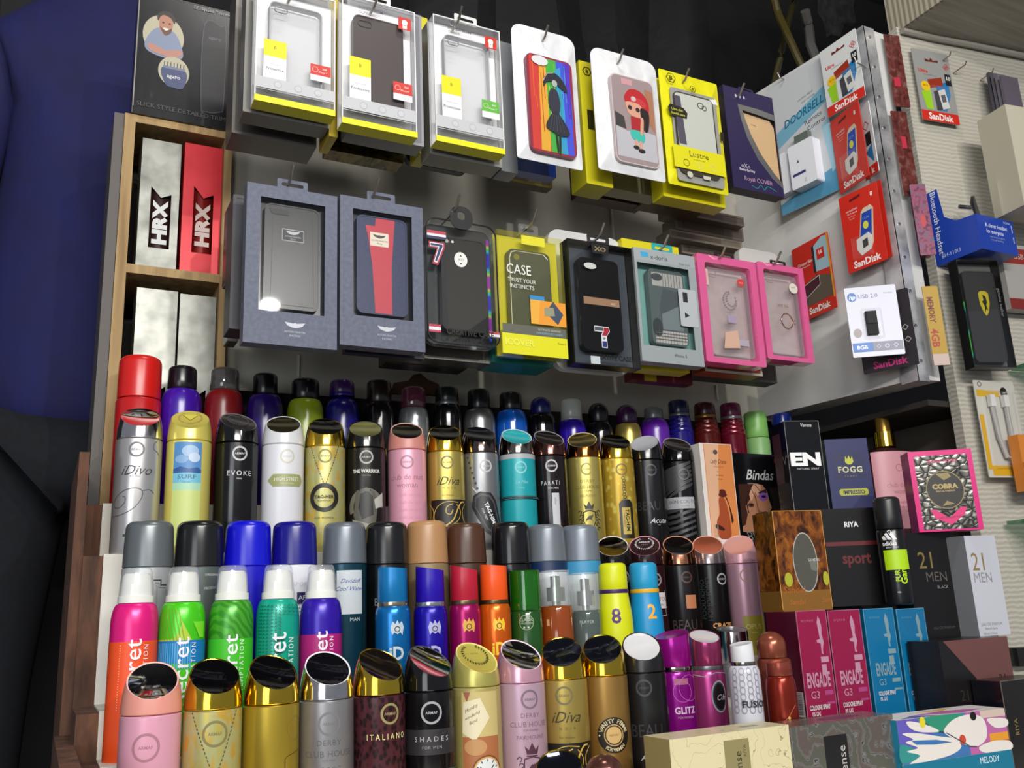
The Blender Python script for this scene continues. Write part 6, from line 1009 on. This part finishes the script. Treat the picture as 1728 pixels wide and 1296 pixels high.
slotbox('left silver foil box in the lower pigeonhole', quad((226, 484), (299, 492), (295, 700), (222, 694), YS, 0, zb=CZ+.166), .055, FOIL, (24, 42, 80, 96))
slotbox('right silver foil box in the lower pigeonhole, its window left of the purple can', quad((301, 495), (366, 502), (360, 704), (296, 698), YS, 0, zb=CZ+.166), .055, FOIL, (22, 42, 80, 96))
PORT = [EE(26, 34, 20.5, 17.5, '#a9a48c'), SS([(8, 42), (16, 30), (26, 27), (38, 30), (46, 44), (44, 50), (30, 52), (12, 49)], '#77829a'), SS([(21, 20), (23, 17), (28, 15), (34, 17), (35, 22), (33, 30), (27, 33), (22, 29)], '#a5745c'), SS([(20, 22), (19, 17), (24, 13), (32, 13), (37, 17), (36, 22), (33, 18), (26, 16), (22, 18)], '#221b1a'), SS([(22, 26), (24, 30), (28, 33), (33, 30), (34, 26), (30, 28), (25, 28)], '#5c4034'), SS([(25, 27), (31, 27), (28, 29)], '#d9cfc8'), EE(25, 22.5, 1.2, .7, '#1b1414'), EE(31.5, 22.5, 1.2, .7, '#1b1414'), SS([(12, 42), (30, 46), (30, 50), (14, 48)], '#a8786a'), SS([(28, 46), (44, 43), (44, 48), (30, 51)], '#a8786a'),
        EE(38, 62, 15.5, 12.5, '#a9a48c'), SS([(26, 60), (50, 60), (48, 74), (38, 75), (30, 73)], '#3c4468'), RR(27, 58, 49, 60, '#6a7088')]+[RR(28+3.2*i, 54.5, 28.8+3.2*i, 58, '#2a2a34') for i in range(7)]+[T('agaro', 38, 66, 3, '#c9c9cc', b=.02), SS([(66, 16), (84, 14), (90, 18), (90, 80), (86, 88), (72, 90), (66, 84)], '#3a3c44'), SS([(67, 17), (84, 15), (89, 19), (89, 80), (85, 87), (73, 89), (67, 83)], '#131318'), T('agaro', 78, 26, 3, '#5a5c66'), T('BEARD', 64, 3, 3, '#77777a'), T('Speed Trimmer', 80, 3, 2.6, '#8a8a8c'), T('SLICK STYLE DETAILED TRIM', 48, 93, 3.4, '#4a4648'), RR(0, 0, 1., 96, '#8a8680')]
carton('trimmer_box', 'worn black trimmer box with a man in a round picture, on the pine shelf', 'box', quad((236, -12), (400, 20), (392, 218), (222, 188), cyf-.004, 0, zb=zt+.0002), .06, tex_mat('scuffed_black_card', [(.4, '#141315'), (.66, '#1d1b1e'), (.8, '#3a383a')], 'noise', (20, 20, 5), 3, 5, .5, rough=.27), PORT, edge='#6a665f')
b = MB(); P0 = at(398, 100, cyf); b.box(P0.x-.001, P0.x+.004, cyf-.006, cyf+.06, zt+.004, zt+.22, Mt('#8f6a1c', .4)); tag(b.build('yellow_folder'), 'thin ochre yellow card edge standing right of the trimmer box', 'card')

# ------------------------------------------------------------------ cards hanging on the side panel
def card(label, q, m, art, D=.004, group='cards hooked on the side panel', extra=None, name='memory_card_pack', cat='memory card pack', film=None):
    loc, rz, w, h = q; t = thing(name, label, cat, loc, rz, group); b = MB()
    b.prism(rrect(-w/2, w/2, 0, h, .002, 3), 0, D*.4, film or m)
    b.deco(art, flat_map(), SF(w, h)); b.build('backing_card', t)
    if extra: extra(t, w, h)
    return t
def blister(x0, x1, z0, z1, d=.007):
    def f(t, w, h):
        b = MB(); X0, X1, Z0, Z1 = -w/2+w*x0, -w/2+w*x1, h*z0, h*z1; k = .12
        o = [(X0, Z0), (X1, Z0), (X1, Z1), (X0, Z1)]; cx, cz = (X0+X1)/2, (Z0+Z1)/2; i = [(cx+(x-cx)*(1-k), cz+(z-cz)*(1-k)) for x, z in o]
        A = [b.bm.verts.new((x, -.0003, z)) for x, z in o]; B = [b.bm.verts.new((x, -d, z)) for x, z in i]; mi = b.mi(CLEARB)
        for n in range(4): b.bm.faces.new((A[n], A[(n+1) % 4], B[(n+1) % 4], B[n])).material_index = mi
        b.bm.faces.new(B).material_index = mi; b.build('blister', t)
    return f
SDR = '#c4281c'; SDW = '#e4e0dc'
def sdultra():
    return [RR(0, 86, 100, 100, SDR), T('SanDisk', 50, 93, 8.5, SDW, b=.03, sx=.95), T('Ultra', 22, 30, 5, SDR, b=.03), T('microSDHC card', 40, 35, 2, '#77777a'), PP([(52, 48), (88, 40), (88, 60), (70, 84), (46, 84)], '#1c6fa8'), PP([(8, 60), (34, 56), (34, 84), (16, 84)], '#8fc022'), PP([(30, 42), (70, 36), (72, 48), (32, 54)], '#8f2c18'), EE(22, 52, 12, 7, '#d9b41c'), T('UP TO', 22, 51, 2, '#a03018', b=.03), PP([(42, 58), (60, 54), (66, 82), (44, 84)], '#22252c'), PP([(54, 56), (74, 52), (80, 78), (60, 82)], '#c9c9c6'), PP([(60, 62), (72, 60), (74, 70), (62, 72)], '#4a4c50'), OO(88, 20, 9, 1.4, SDR, n=4), T('32', 88, 20, 3.4, SDR, b=.03), RR(80, 30, 96, 46, '#1c1c20'), T('10', 88, 36, 5, '#d9d9d9', b=.03), PP([(32, 12), (44, 14), (48, 10), (54, 14), (68, 12), (68, 15), (32, 16)], '#6a201a')]
def sdred(phone=True):
    return [T('SanDisk', 50, 92, 8.5, SDW, b=.03, sx=.95), T('microSDHC', 30, 22, 2.4, SDW), T('for Android', 30, 26, 2, SDW), T('Card with', 28, 30, 1.8, '#e0a8a0'), T('adapter', 28, 33, 1.8, '#e0a8a0'), T('8', 84, 12, 5, SDW, b=.03), PP([(52, 30), (60, 26), (78, 25), (84, 30), (74, 72), (66, 80), (34, 80), (36, 72)], '#c9b9a0'), PP([(54, 32), (80, 31), (70, 68), (38, 70)], '#1f3fa0'), EE(60, 48, 7, 5, '#c9c94a'), T('12:34', 62, 39, 3, '#6aa0e0'), PP([(32, 62), (64, 58), (72, 64), (66, 80), (40, 84), (30, 74)], '#d0cdc8'), PP([(46, 66), (60, 64), (60, 74), (46, 76)], '#26262a'), PP([(28, 8), (56, 6), (56, 9), (28, 11)], '#5a120c')]
XF = XP-.006
DB = [RR(0, 0, 100, 100, '#b4b7ba'), PP([(0, 40), (100, 22), (100, 34), (0, 52)], '#6a9db4'), PP([(0, 92), (100, 82), (100, 100), (0, 100)], '#4a88a8'), PP([(86, 50), (100, 46), (100, 84), (94, 86)], '#8fb4c4'), T('DOORBELL', 58, 33, 5.6, '#12607e', sh=.35, b=.02, rot=8, sx=.85), T('Remote', 74, 41, 3.2, '#2a3a44', rot=8), T('Control', 78, 46, 3.2, '#2a3a44', rot=8), T('wireless digital', 66, 22, 1.6, '#77777a', rot=8), T('with remote', 70, 25, 1.6, '#77777a', rot=8)]
def dbx(t, w, h):
    for nm, x0, x1, z0, z1, d in (('button_unit', .02, .28, .12, .42, .016), ('chime_unit', .36, .80, .10, .42, .022)):
        b = MB(); X0, X1, Z0, Z1 = -w/2+w*x0, -w/2+w*x1, h*z0, h*z1; b.prism(rrect(X0, X1, Z0, Z1, .004), -d, -.0003, Mt('#d9dbe2', .3))
        if nm == 'chime_unit': b.deco([RR(8, 66, 60, 72, '#2a2f6a'), PP([(34, 36), (40, 44), (30, 44)], '#4a4c54'), T('Z', 56, 88, 7, '#8a8c94')], flat_map(X0, Z1, -d), (0, 0, (X1-X0)/100, -(Z1-Z0)/100))
        b.build(nm, t)
    b = MB(); b.box(-w/2+w*.44, -w/2+w*.68, -.012, -.0003, h*.43, h*.50, Mt('#59635c', .3)); b.build('battery', t)
card('tall grey-blue doorbell pack with white units, top of the side panel', quad((1302, 146), (1386, 92), (1414, 322), (1312, 368), None, None, XF, anchor='TR'), Mt('#b4b7ba', .35), DB, .004, None, dbx, 'doorbell_pack', 'doorbell pack')
card('white and red memory card pack, highest on the side panel', quad((1383, 90), (1447, 43), (1456, 164), (1398, 198), None, None, XF-.010, anchor='TR'), Mt('#c9cbcb', .35), sdultra(), extra=blister(.34, .84, .14, .5))
card('second white and red memory card pack, peeking out behind the red one', quad((1440, 190), (1464, 172), (1484, 285), (1466, 304), None, None, XF-.004, anchor='TR'), Mt('#c9cbcb', .35), [RR(0, 86, 100, 100, SDR), T('k', 60, 93, 8, SDW, b=.03), OO(55, 30, 24, 5, SDR, n=4), RR(40, 40, 80, 58, '#1c1c20'), PP([(30, 66), (80, 58), (80, 84)], '#1c6fa8')])
card('red memory card pack with tilted phone, second red row on the side panel', quad((1401, 208), (1444, 170), (1470, 294), (1418, 328), None, None, XF-.016, anchor='TR'), Mt(SDR, .35), sdred(), extra=blister(.2, .7, .12, .45))
card('large red memory card pack with a blue phone screen, mid side panel', quad((1418, 332), (1482, 306), (1494, 436), (1429, 466), None, None, XF-.016, anchor='TR'), Mt(SDR, .35), sdred(), extra=blister(.2, .7, .12, .42))
card('red memory card pack directly behind the one with the blue phone', quad((1424, 330), (1489, 304), (1502, 430), (1436, 464), None, None, XF-.006, anchor='TR'), Mt('#b8241a', .35), [T('SanDisk', 50, 92, 8, SDW, b=.03)])
card('red usb stick pack half hidden by the right pink box', quad((1336, 420), (1397, 392), (1411, 516), (1350, 548), None, None, XF-.010, anchor='TR'), Mt(SDR, .35), [T('SanDisk', 56, 91, 8, SDW, b=.03), T('Cruzer Blade', 36, 26, 4, SDW, b=.01), T('USB Flash Drive', 32, 31, 2, SDW), PP([(60, 10), (84, 2), (98, 4), (98, 46), (60, 44)], '#9ab8c4'), PP([(54, 10), (60, 8), (60, 46), (54, 44)], '#22252c'), RR(66, 16, 86, 30, SDR), T('16', 76, 21, 5, SDW, b=.03), PP([(0, 60), (60, 48), (98, 56), (98, 82), (20, 84)], '#5c5044'), PP([(20, 56), (66, 50), (66, 62), (28, 72)], '#4a1c2c'), LL([(20, 56), (66, 50), (66, 62), (28, 72)], 1., '#d9d9d9'), RR(96, 0, 100, 86, '#d9942c')])
def usb(t, w, h):
    b = MB(); b.box(-w/2+w*.33, -w/2+w*.54, -.007, -.0003, h*.30, h*.63, Mt('#0c0c0e', .75)); b.box(-w/2+w*.345, -w/2+w*.53, -.0085, -.007, h*.45, h*.62, Mt('#101012', .7)); b.build('usb_stick', t)
    b = MB(); b.box(-w/2-.001, w/2+.002, -.0002, .0000, h, h+.018, CLEAR); b.build('hang_tab', t)
    b = MB(); b.frame(rrect(-w/2+w*.26, -w/2+w*.66, h*.25, h*.68, .003), rrect(-w/2+w*.28, -w/2+w*.64, h*.27, h*.66, .003), -.003, -.0003, CLEAR); b.build('blister', t)
card('white usb stick pack with a blue capacity band, low on the side panel', quad((1431, 487), (1518, 478), (1520, 598), (1433, 604), None, None, XF-.016, anchor='TR'), Mt('#b9bac8', .35), [OO(13, 14, 9, 9, '#2a64a8'), EE(13, 14, 9, 6.6, '#2a64a8'), T('hp', 13, 14, 6, '#d9dce4', sh=.25, b=.02), T('USB 2.0', 44, 13.5, 5.5, '#5a6498', sx=1.05), T('flash drive', 84, 11, 2, '#9a9ca8'), EE(15, 66, 8, 6.5, '#8f8884'), RR(2, 80, 41, 93, '#2668b4'), T('8GB', 20, 86.5, 5.5, '#e4e6ee', b=.02), RR(41, 80, 98, 93, '#77778a'), OO(68, 86.5, 4.4, 1.3, '#c9cad4'), OO(52, 86.5, 4, 1.2, '#c9cad4', n=4), OO(85, 86, 5, 1.3, '#c9cad4', n=4)], extra=usb, name='usb_stick_pack', cat='usb stick pack')
card('black memory card pack with magenta lettering below the white usb pack', quad((1446, 500), (1536, 490), (1546, 608), (1452, 640), None, None, XF-.005, anchor='TR'), Mt('#241f24', .35), [T('SanDisk', 50, 91, 9, '#b02a6c', b=.03), OO(86, 50, 6, 1.5, '#9a9a98', n=4), OO(88, 66, 6, 1.5, '#9a9a98', n=4), RR(70, 0, 74, 80, '#5a2038')])
for (x, y, lb) in ((1322, 130, 'white doorbell pack'), (1452, 105, 'topmost memory card pack')):
    P_ = atX(x, y, XP-.02); b = MB(); b.tube([(XP, P_.y+.004, P_.z-.004), (XP-.03, P_.y, P_.z-.003), (XP-.034, P_.y, P_.z+.006)], .0013, STEEL); b.lathe([(.003, 0), (.003, .001)], STEEL, seg=8, cx=XP-.0005, cy=P_.y+.004)
    tag(b.build('panel_hook'), 'thin steel hook on the side panel by the %s' % lb, 'hook')
# narrow packs on the front edge of the panel
def edgecard(label, quadpx, Y, m, art, yaw=None, name='memory_card_pack'):
    q = quad(*quadpx, Y, yaw); return card(label, q, m, art, group='packs on the front edge of the side panel', name=name)
CRINK = tex_mat('crinkled_red_film', [(.3, '#3d1c1a'), (.55, '#66302c'), (.75, '#77655f')], 'noise', (30, 30, 20), 3, 4, 1, rough=.25, bump=.4)
edgecard('crinkled red pack on the panel edge, uppermost of two', ((1493, 52), (1520, 66), (1536, 190), (1506, 170)), .95, CRINK, [RR(20, 60, 60, 72, '#b0283c')], -.25)
edgecard('crinkled red pack on the panel edge, lower of two', ((1506, 180), (1534, 196), (1550, 340), (1520, 322)), .95, CRINK, [RR(40, 30, 70, 44, '#b0283c')], -.25)
edgecard('pink and blue printed pack angled off the panel edge', ((1532, 300), (1556, 322), (1590, 446), (1552, 414)), .935, tex_mat('pink_blue_print', [(.35, '#4a1a3a'), (.5, '#8a3a58'), (.65, '#4a5670')], 'noise', (50, 50, 50), 2, 4, 1, rough=.3), [EE(52, 52, 18, 9, '#b03038')], -.5)
edgecard('dark red card behind the pink and blue pack', ((1536, 330), (1556, 350), (1574, 450), (1550, 420)), .952, Mt('#57201c', .4), [], -.4)
edgecard('yellow card pack with dark red lettering on the panel edge', ((1551, 466), (1585, 500), (1605, 628), (1576, 604)), .935, Mt('#a8861c', .4), [T('MEMORY', 38, 30, 7, '#6a2418', rot=-90, sx=.8, b=.03), T('4GB', 36, 66, 9, '#a03024', rot=-90, b=.03), RR(0, 86, 100, 100, '#b9a49c')], -.5)
# ------------------------------------------------------------------ packs on the rippled wall
WY = math.radians(-8)
def wq(TL, TR, BR, BL, off=.03, yaw=None):
    # depth of the wall plane along the ray of TL, minus an offset
    d = ray(*TL); w0 = Vector((XP+.103, pf+.008, 0)); n = Vector((-math.sin(WY), math.cos(WY), 0)); k = (w0.dot(n)-off)/Vector((d.x, d.y, 0)).dot(n)
    return quad(TL, TR, BR, BL, d.y*k, WY if yaw is None else yaw)
card('white and red memory card pack high on the rippled wall', wq((1538, 76), (1595, 96), (1625, 215), (1556, 198), .012), Mt('#8f8f8c', .35), sdultra(), group='packs on the rippled wall', extra=blister(.34, .84, .14, .5))
def wallhook(x, y, lb, off=.03):
    l, *_ = wq((x, y), (x+5, y), (x+5, y+5), (x, y+5), off); n = Vector((-math.sin(WY), math.cos(WY), 0)); P_ = l; b = MB(); B_ = P_+n*(off); b.tube([B_, P_, P_+Vector((.004, 0, .008))], .0012, STEEL); tag(b.build('wall_hook'), lb, 'hook', 'thin hooks on the rippled wall')
wallhook(1600, 88, 'thin hook above the memory card pack on the rippled wall'); wallhook(1626, 104, 'bare thin hook on the rippled wall between two packs'); wallhook(1672, 116, 'thin hook carrying the dark bundled packs by the wall edge')
# headset box: a printed side, a printed front and a clear upper corner
loc, rz, w, h = wq((1643, 300), (1697, 304), (1713, 412), (1654, 438), .085, 0)
t = thing('headset_box', 'blue and clear headset box with white lettering on the rippled wall', 'headset box', loc, rz, None); BL = Mt('#1b3c9c', .3)
b = MB(); dd = w*1.0; hb = h*.46; q = rrect(-w/2, w/2, 0, hb, .0004, 1)
b.box(-w/2, w/2, 0, dd, 0, hb, BL); b.box(-w/2, w/2, dd-.0008, dd, hb, h*.98, Mt('#a5a5a2', .4))
n_ = [(dd-.0, 0), (dd*.0, 0), (0, hb), (dd*.40, hb*1.05), (dd*.62, hb*1.3), (dd*.68, h), (dd, h)]
A_ = [b.bm.verts.new((-w/2-.0004, y, z)) for y, z in n_]; B_ = [b.bm.verts.new((-w/2, y, z)) for y, z in n_]; mi = b.mi(BL)
b.bm.faces.new(A_).material_index = mi; b.bm.faces.new(B_[::-1]).material_index = mi
for k in range(7): b.bm.faces.new((A_[k], B_[k], B_[(k+1) % 7], A_[(k+1) % 7])).material_index = mi
b.deco([T('Bluetooth Headset', 22, 44, 7.5, '#d0d4e4', rot=-90, b=.01, sx=1.05), T('BH-110U', 40, 90, 5, '#b4bcd4')], lambda x, z, o: (-w/2-.0005-o, dd-x, z), (0, h, dd/100, -h/100))
b.deco([T('A clever headset', 50, 66, 5.4, '#d0d4e4', b=.01, sx=.8), T('for everyone', 44, 74, 5.4, '#d0d4e4', b=.01, sx=.8), T('NOKIA', 82, 58, 3, '#b4bcd4'), T('with simple controls', 48, 81, 2.4, '#9aa4c4'), T('easy call handling', 46, 85, 2.4, '#9aa4c4'), RR(92, 60, 95, 70, '#9aa4c4'), RR(92, 76, 95, 84, '#9aa4c4')], flat_map(), SF(w, h)); b.build('carton', t, recalc=True)
b = MB(); b.box(-w/2, w/2, 0, .0004, hb, h*.98, CLEAR); b.box(-w/2, -w/2+.0003, .0004, dd*.64, hb, h*.98, CLEAR); b.build('clear_front', t)
b = MB(); b.tube([(w*.18, dd*.4, h*.56), (w*.0, dd*.35, h*.78), (-w*.05, dd*.3, h*.84)], [.004, .005, .003], Mt('#2a2a2c', .3)); b.tube([(-w*.2, dd*.5, h*.74), (w*.0, dd*.4, h*.72)], .0035, Mt('#2a2a2c', .3)); b.build('headset', t)
b = MB(); b.frame(rrect(-.012, .012, h*.97, h+.018, .004), rrect(-.005, .005, h+.006, h+.012, .0025), dd-.001, dd, CLEAR); b.build('hang_tab', t)
# black frame case box
q_ = wq((1616, 435), (1686, 442), (1714, 622), (1640, 618), .05, -.30)
def fr_(t, w, h, D):
    x0, x1, z0, z1 = -w/2+w*.14, w/2-w*.12, h*.06, h*.9
    pc(t, x0, x1, z0, z1, .006, .009, Mt('#2a2a2b', .4), [PP([(42, 24), (50, 22), (64, 22), (74, 24), (74, 36), (66, 46), (58, 50), (50, 46), (42, 36)], '#a89a1c'), PP([(54, 26), (64, 28), (66, 34), (62, 38), (66, 44), (60, 42), (56, 46), (56, 38), (50, 34), (56, 32)], '#1c1a10')], (x0, z1, (x1-x0)/100, -(z1-z0)/100))
    b = MB(); b.box(-w/2+.001, w/2-.001, .0002, .0005, .001, h-.001, CLEAR); b.deco([T('genuine leather', 90, 40, 3, '#77777a', rot=-90)], flat_map(0, 0, .0002), SF(w, h)); b.build('window', t)
    b = MB(); b.box(-w/2-.0003, -w/2+.0012, -.0012, -.0002, .001, h*.6, tex_mat('green_iridescent_edge', [(.3, '#1c3a3a'), (.55, '#1fb08a'), (.7, '#4ab04a')], 'wave', (1, 1, 1), 4, 1, 1, rough=.2, metal=.4, wave='Z')); b.build('iridescent_edge', t)
clearbox('black framed clear case box with a yellow shield, on the rippled wall', q_, .022, Mt('#141413', .3), Mt('#5a5a58', .3), fr_, None, side=Mt('#171615', .3))
# cable blister
q_ = wq((1637, 645), (1700, 640), (1745, 800), (1676, 812), .02)
def cabx(t, w, h):
    b = MB(); b.tube([(-w*.20, -.006, h*.74), (-w*.17, -.006, h*.4), (-w*.06, -.007, h*.2), (w*.06, -.007, h*.18), (w*.15, -.006, h*.36), (w*.14, -.006, h*.76)], .004, Mt('#9a9894', .4)); b.build('charging_cable', t)
    for x in (-.20, .14):
        b = MB(); b.box(w*x-.005, w*x+.005, -.010, -.002, h*.72, h*.84, Mt('#d0d0cc', .3)); b.build('connector', t)
    blister(.18, .92, .08, .9, .014)(t, w, h)
card('white and yellow charging cable blister low on the rippled wall', q_, Mt('#bdbab0', .4), [RR(4, 10, 60, 17, '#c9a01c'), EE(72, 12, 9, 5.5, '#16140f'), T('1m', 72, 12, 2.4, '#b9b9b0', b=.02), RR(2, 36, 12, 92, '#c99a1c'), RR(12, 88, 96, 98, '#c99a1c'), OO(14, 4, 5, 1.4, '#5a5850')], extra=cabx, group=None, name='cable_pack', cat='cable pack')
# bundles at the right edge
for i in range(4):
    loc, rz, w, h = wq((1672+i*8, 122+i*2), (1700+i*8, 128+i*2), (1716+i*6, 250), (1688+i*6, 246), .03+.012*i)
    b = MB(); b.box(-w/2, w/2, 0, .006, 0, h, Mt(['#4a4650', '#5c5864', '#6a6670', '#57505c'][i], .5)); b.deco([RR(60, 50, 90, 60, '#7a4a54')], flat_map(), SF(w, h))
    tag(b.build('sleeve_pack', None, loc, rz), '%s dull grey-purple sleeve of the bundle high by the right edge' % ['deepest', 'second deepest', 'second nearest', 'nearest'][i], 'sleeve')
carton('white_box', 'off-white box cut off by the right edge beside the headset box', 'box', wq((1706, 190), (1790, 180), (1800, 340), (1724, 360), .12), .06, CARD('#b9b4a0', .4), [RR(40, 10, 60, 12, '#8d897a')], side=CARD('#a9a491', .4))
carton('small_white_box', 'white and red pack half hidden behind the yellow shield box', 'box', wq((1690, 418), (1760, 412), (1770, 520), (1706, 526), .03), .02, CARD('#a09c98', .4), [RR(0, 6, 100, 30, '#8a2a24'), T('USB', 40, 18, 8, '#c9b4b0'), RR(0, 84, 100, 100, '#7a241e'), EE(60, 60, 14, 14, '#4a4446')])
carton('orange_pack', 'orange pack cut off by the right edge beside the cable blister', 'box', wq((1722, 738), (1790, 730), (1800, 826), (1730, 830), .05), .02, CARD('#c97a2c', .4), [RR(0, 50, 100, 60, '#a05a1c')])
GLS = clear_mat('green_glass_shelf', tint='#9ac4b0', gloss=.2)
for (x, y, lb) in ((1692, 884, 'lower'), (1700, 628, 'upper')):
    l, rz, w, h = wq((x, y), (1780, y-14), (1780, y-4), (x, y+8), .004)
    b = MB(); b.box(0, .4, -.16, 0, 0, .006, GLS); b.box(0, .4, -.1605, -.16, 0, .006, Mt('#1c3a30', .15)); o = b.build('glass_shelf', None, Vector((l.x-w/2*math.cos(rz), l.y+.0, l.z)), rz)
    tag(o, '%s green-edged glass shelf on the rippled wall at the right edge' % lb, 'glass shelf')
carton('black_jar_box', 'small black item at the right edge above the lower boxes', 'box', wq((1716, 1094), (1780, 1088), (1790, 1120), (1720, 1124), .02), .03, Mt('#1b1a19', .3), [])

# ------------------------------------------------------------------ the person in blue, standing left of the shelf with the back to the lens
SHIRT = tex_mat('blue_cotton', [(.3, '#0d0f3c'), (.7, '#131655')], 'noise', (5, 5, 3), 2, 3, .4, rough=.85, bump=.25, bdist=.01)
JEANS = tex_mat('dark_denim', [(.3, '#0a0c12'), (.7, '#10131d')], 'noise', (30, 30, 30), 3, 3, rough=.9)
SKIN = Mt('#8a5a44', .55, name='skin')
YP = 1.63
def pz(x, y, Y=YP): return at(x, y, Y)
def skinned(name, chain, edges, mat, parent, sub=2, root=0):
    me = bpy.data.meshes.new(name); me.from_pydata([c[0] for c in chain], edges, []); me.materials.append(mat)
    o = bpy.data.objects.new(name, me); COL.objects.link(o); o.parent = parent
    md = o.modifiers.new('skin', 'SKIN'); md.use_smooth_shade = True; md.branch_smoothing = .6
    for i, c in enumerate(chain):
        r = c[1]; me.skin_vertices[0].data[i].radius = r if isinstance(r, tuple) else (r, r); me.skin_vertices[0].data[i].use_root = (i == root)
    o.modifiers.new('sub', 'SUBSURF').levels = sub; o.modifiers['sub'].render_levels = sub
    return o
px0 = pz(150, 500).x; zsh = pz(60, 15).z; zhem = pz(100, 785).z; zn = pz(110, -110).z
per = thing('person', 'person in a blue shirt and dark jeans standing left of the display, seen from behind', 'person', (px0, YP, 0))
sx = .155; sh = (zsh-.06); zw = zhem+.10
legs = [((0, 0, zw-.02), (.15, .11)), ((-.09, 0, zw-.10), (.09, .10)), ((-.10, .02, zw*.52), .065), ((-.10, -.01, .10), .045), ((-.10, .10, .04), (.045, .035)), ((.09, 0, zw-.10), (.09, .10)), ((.10, .02, zw*.52), .065), ((.10, -.01, .10), .045), ((.10, .10, .04), (.045, .035))]
body = [((0, 0, zw), (.12, .09)), ((0, .01, sh-.20), (.125, .095)), ((0, 0, sh-.02), (.11, .075)), ((0, 0, zn), (.055, .055)), ((0, .02, zn+.10), (.062, .072)), ((0, .02, zn+.19), (.06, .075)),
        ((-sx, 0, sh-.02), .048), ((-sx-.055, .0, sh-.30), .036), ((-sx-.045, .06, sh-.52), .026), ((-sx-.04, .08, sh-.59), (.034, .016)),
        ((sx, 0, sh-.02), .048), ((sx+.05, .0, sh-.30), .036), ((sx+.05, .08, sh-.52), .026), ((sx+.05, .10, sh-.59), (.034, .016)),
        ((-.07, 0, zw-.12), .075), ((-.10, .01, zw*.5), .05), ((-.10, 0, .09), .035), ((.07, 0, zw-.12), .075), ((.10, .01, zw*.5), .05), ((.10, 0, .09), .035)]
be = [(0, 1), (1, 2), (2, 3), (3, 4), (4, 5), (2, 6), (6, 7), (7, 8), (8, 9), (2, 10), (10, 11), (11, 12), (12, 13), (0, 14), (14, 15), (15, 16), (0, 17), (17, 18), (18, 19)]
for s_, wr in ((-1, 9), (1, 13)):
    W0 = Vector(body[wr][0])
    for k, (dx, ln) in enumerate(((-.024, .055), (-.009, .066), (.006, .070), (.020, .060))):
        n = len(body); body += [((W0.x+dx, W0.y+.004, W0.z-.035), .0085), ((W0.x+dx*1.1, W0.y+.010, W0.z-.035-ln*.5), .008), ((W0.x+dx*1.1, W0.y+.026, W0.z-.035-ln*.9), .0065)]; be += [(wr, n), (n, n+1), (n+1, n+2)]
    n = len(body); body += [((W0.x-s_*.030, W0.y+.02, W0.z-.012), .009), ((W0.x-s_*.036, W0.y+.034, W0.z-.042), .0075)]; be += [(wr, n), (n, n+1)]
skinned('body', body, be, SKIN, per)
skinned('trousers', legs, [(0, 1), (1, 2), (2, 3), (3, 4), (0, 5), (5, 6), (6, 7), (7, 8)], JEANS, per)
shirt = [((0, 0, zhem), (.185, .135)), ((0, 0, zhem+.16), (.178, .13)), ((0, .01, sh-.22), (.172, .135)), ((0, 0, sh-.03), (.15, .10)), ((0, 0, zn-.02), (.075, .075)),
         ((-sx, 0, sh-.03), .075), ((-sx-.055, 0, sh-.28), .062), ((-sx-.05, .05, sh-.48), .05), ((sx, 0, sh-.03), .075), ((sx+.05, 0, sh-.28), .062), ((sx+.05, .06, sh-.48), .05)]
skinned('shirt', shirt, [(0, 1), (1, 2), (2, 3), (3, 4), (3, 5), (5, 6), (6, 7), (3, 8), (8, 9), (9, 10)], SHIRT, per)
b = MB(); b.lathe([(.085, zn+.06), (.092, zn+.12), (.09, zn+.20), (.07, zn+.255), (.035, zn+.28), (0, zn+.285)], Mt('#14100e', .7, name='hair'), cy=.005, seg=24); b.build('hair', per)

# torn brown card behind the back row
P = [at(x, y, 1.305) for x, y in ((652, 668), (660, 650), (684, 646), (692, 636), (704, 634), (716, 644), (734, 652), (742, 672))]
b = MB(); b.prism([(p.x, p.z) for p in P], 1.29, 1.294, Mt('#4a2a16', .7, name='torn_brown_card')); tag(b.build('torn_card'), 'torn brown card sticking up behind the pink-capped can in the back row', 'card')
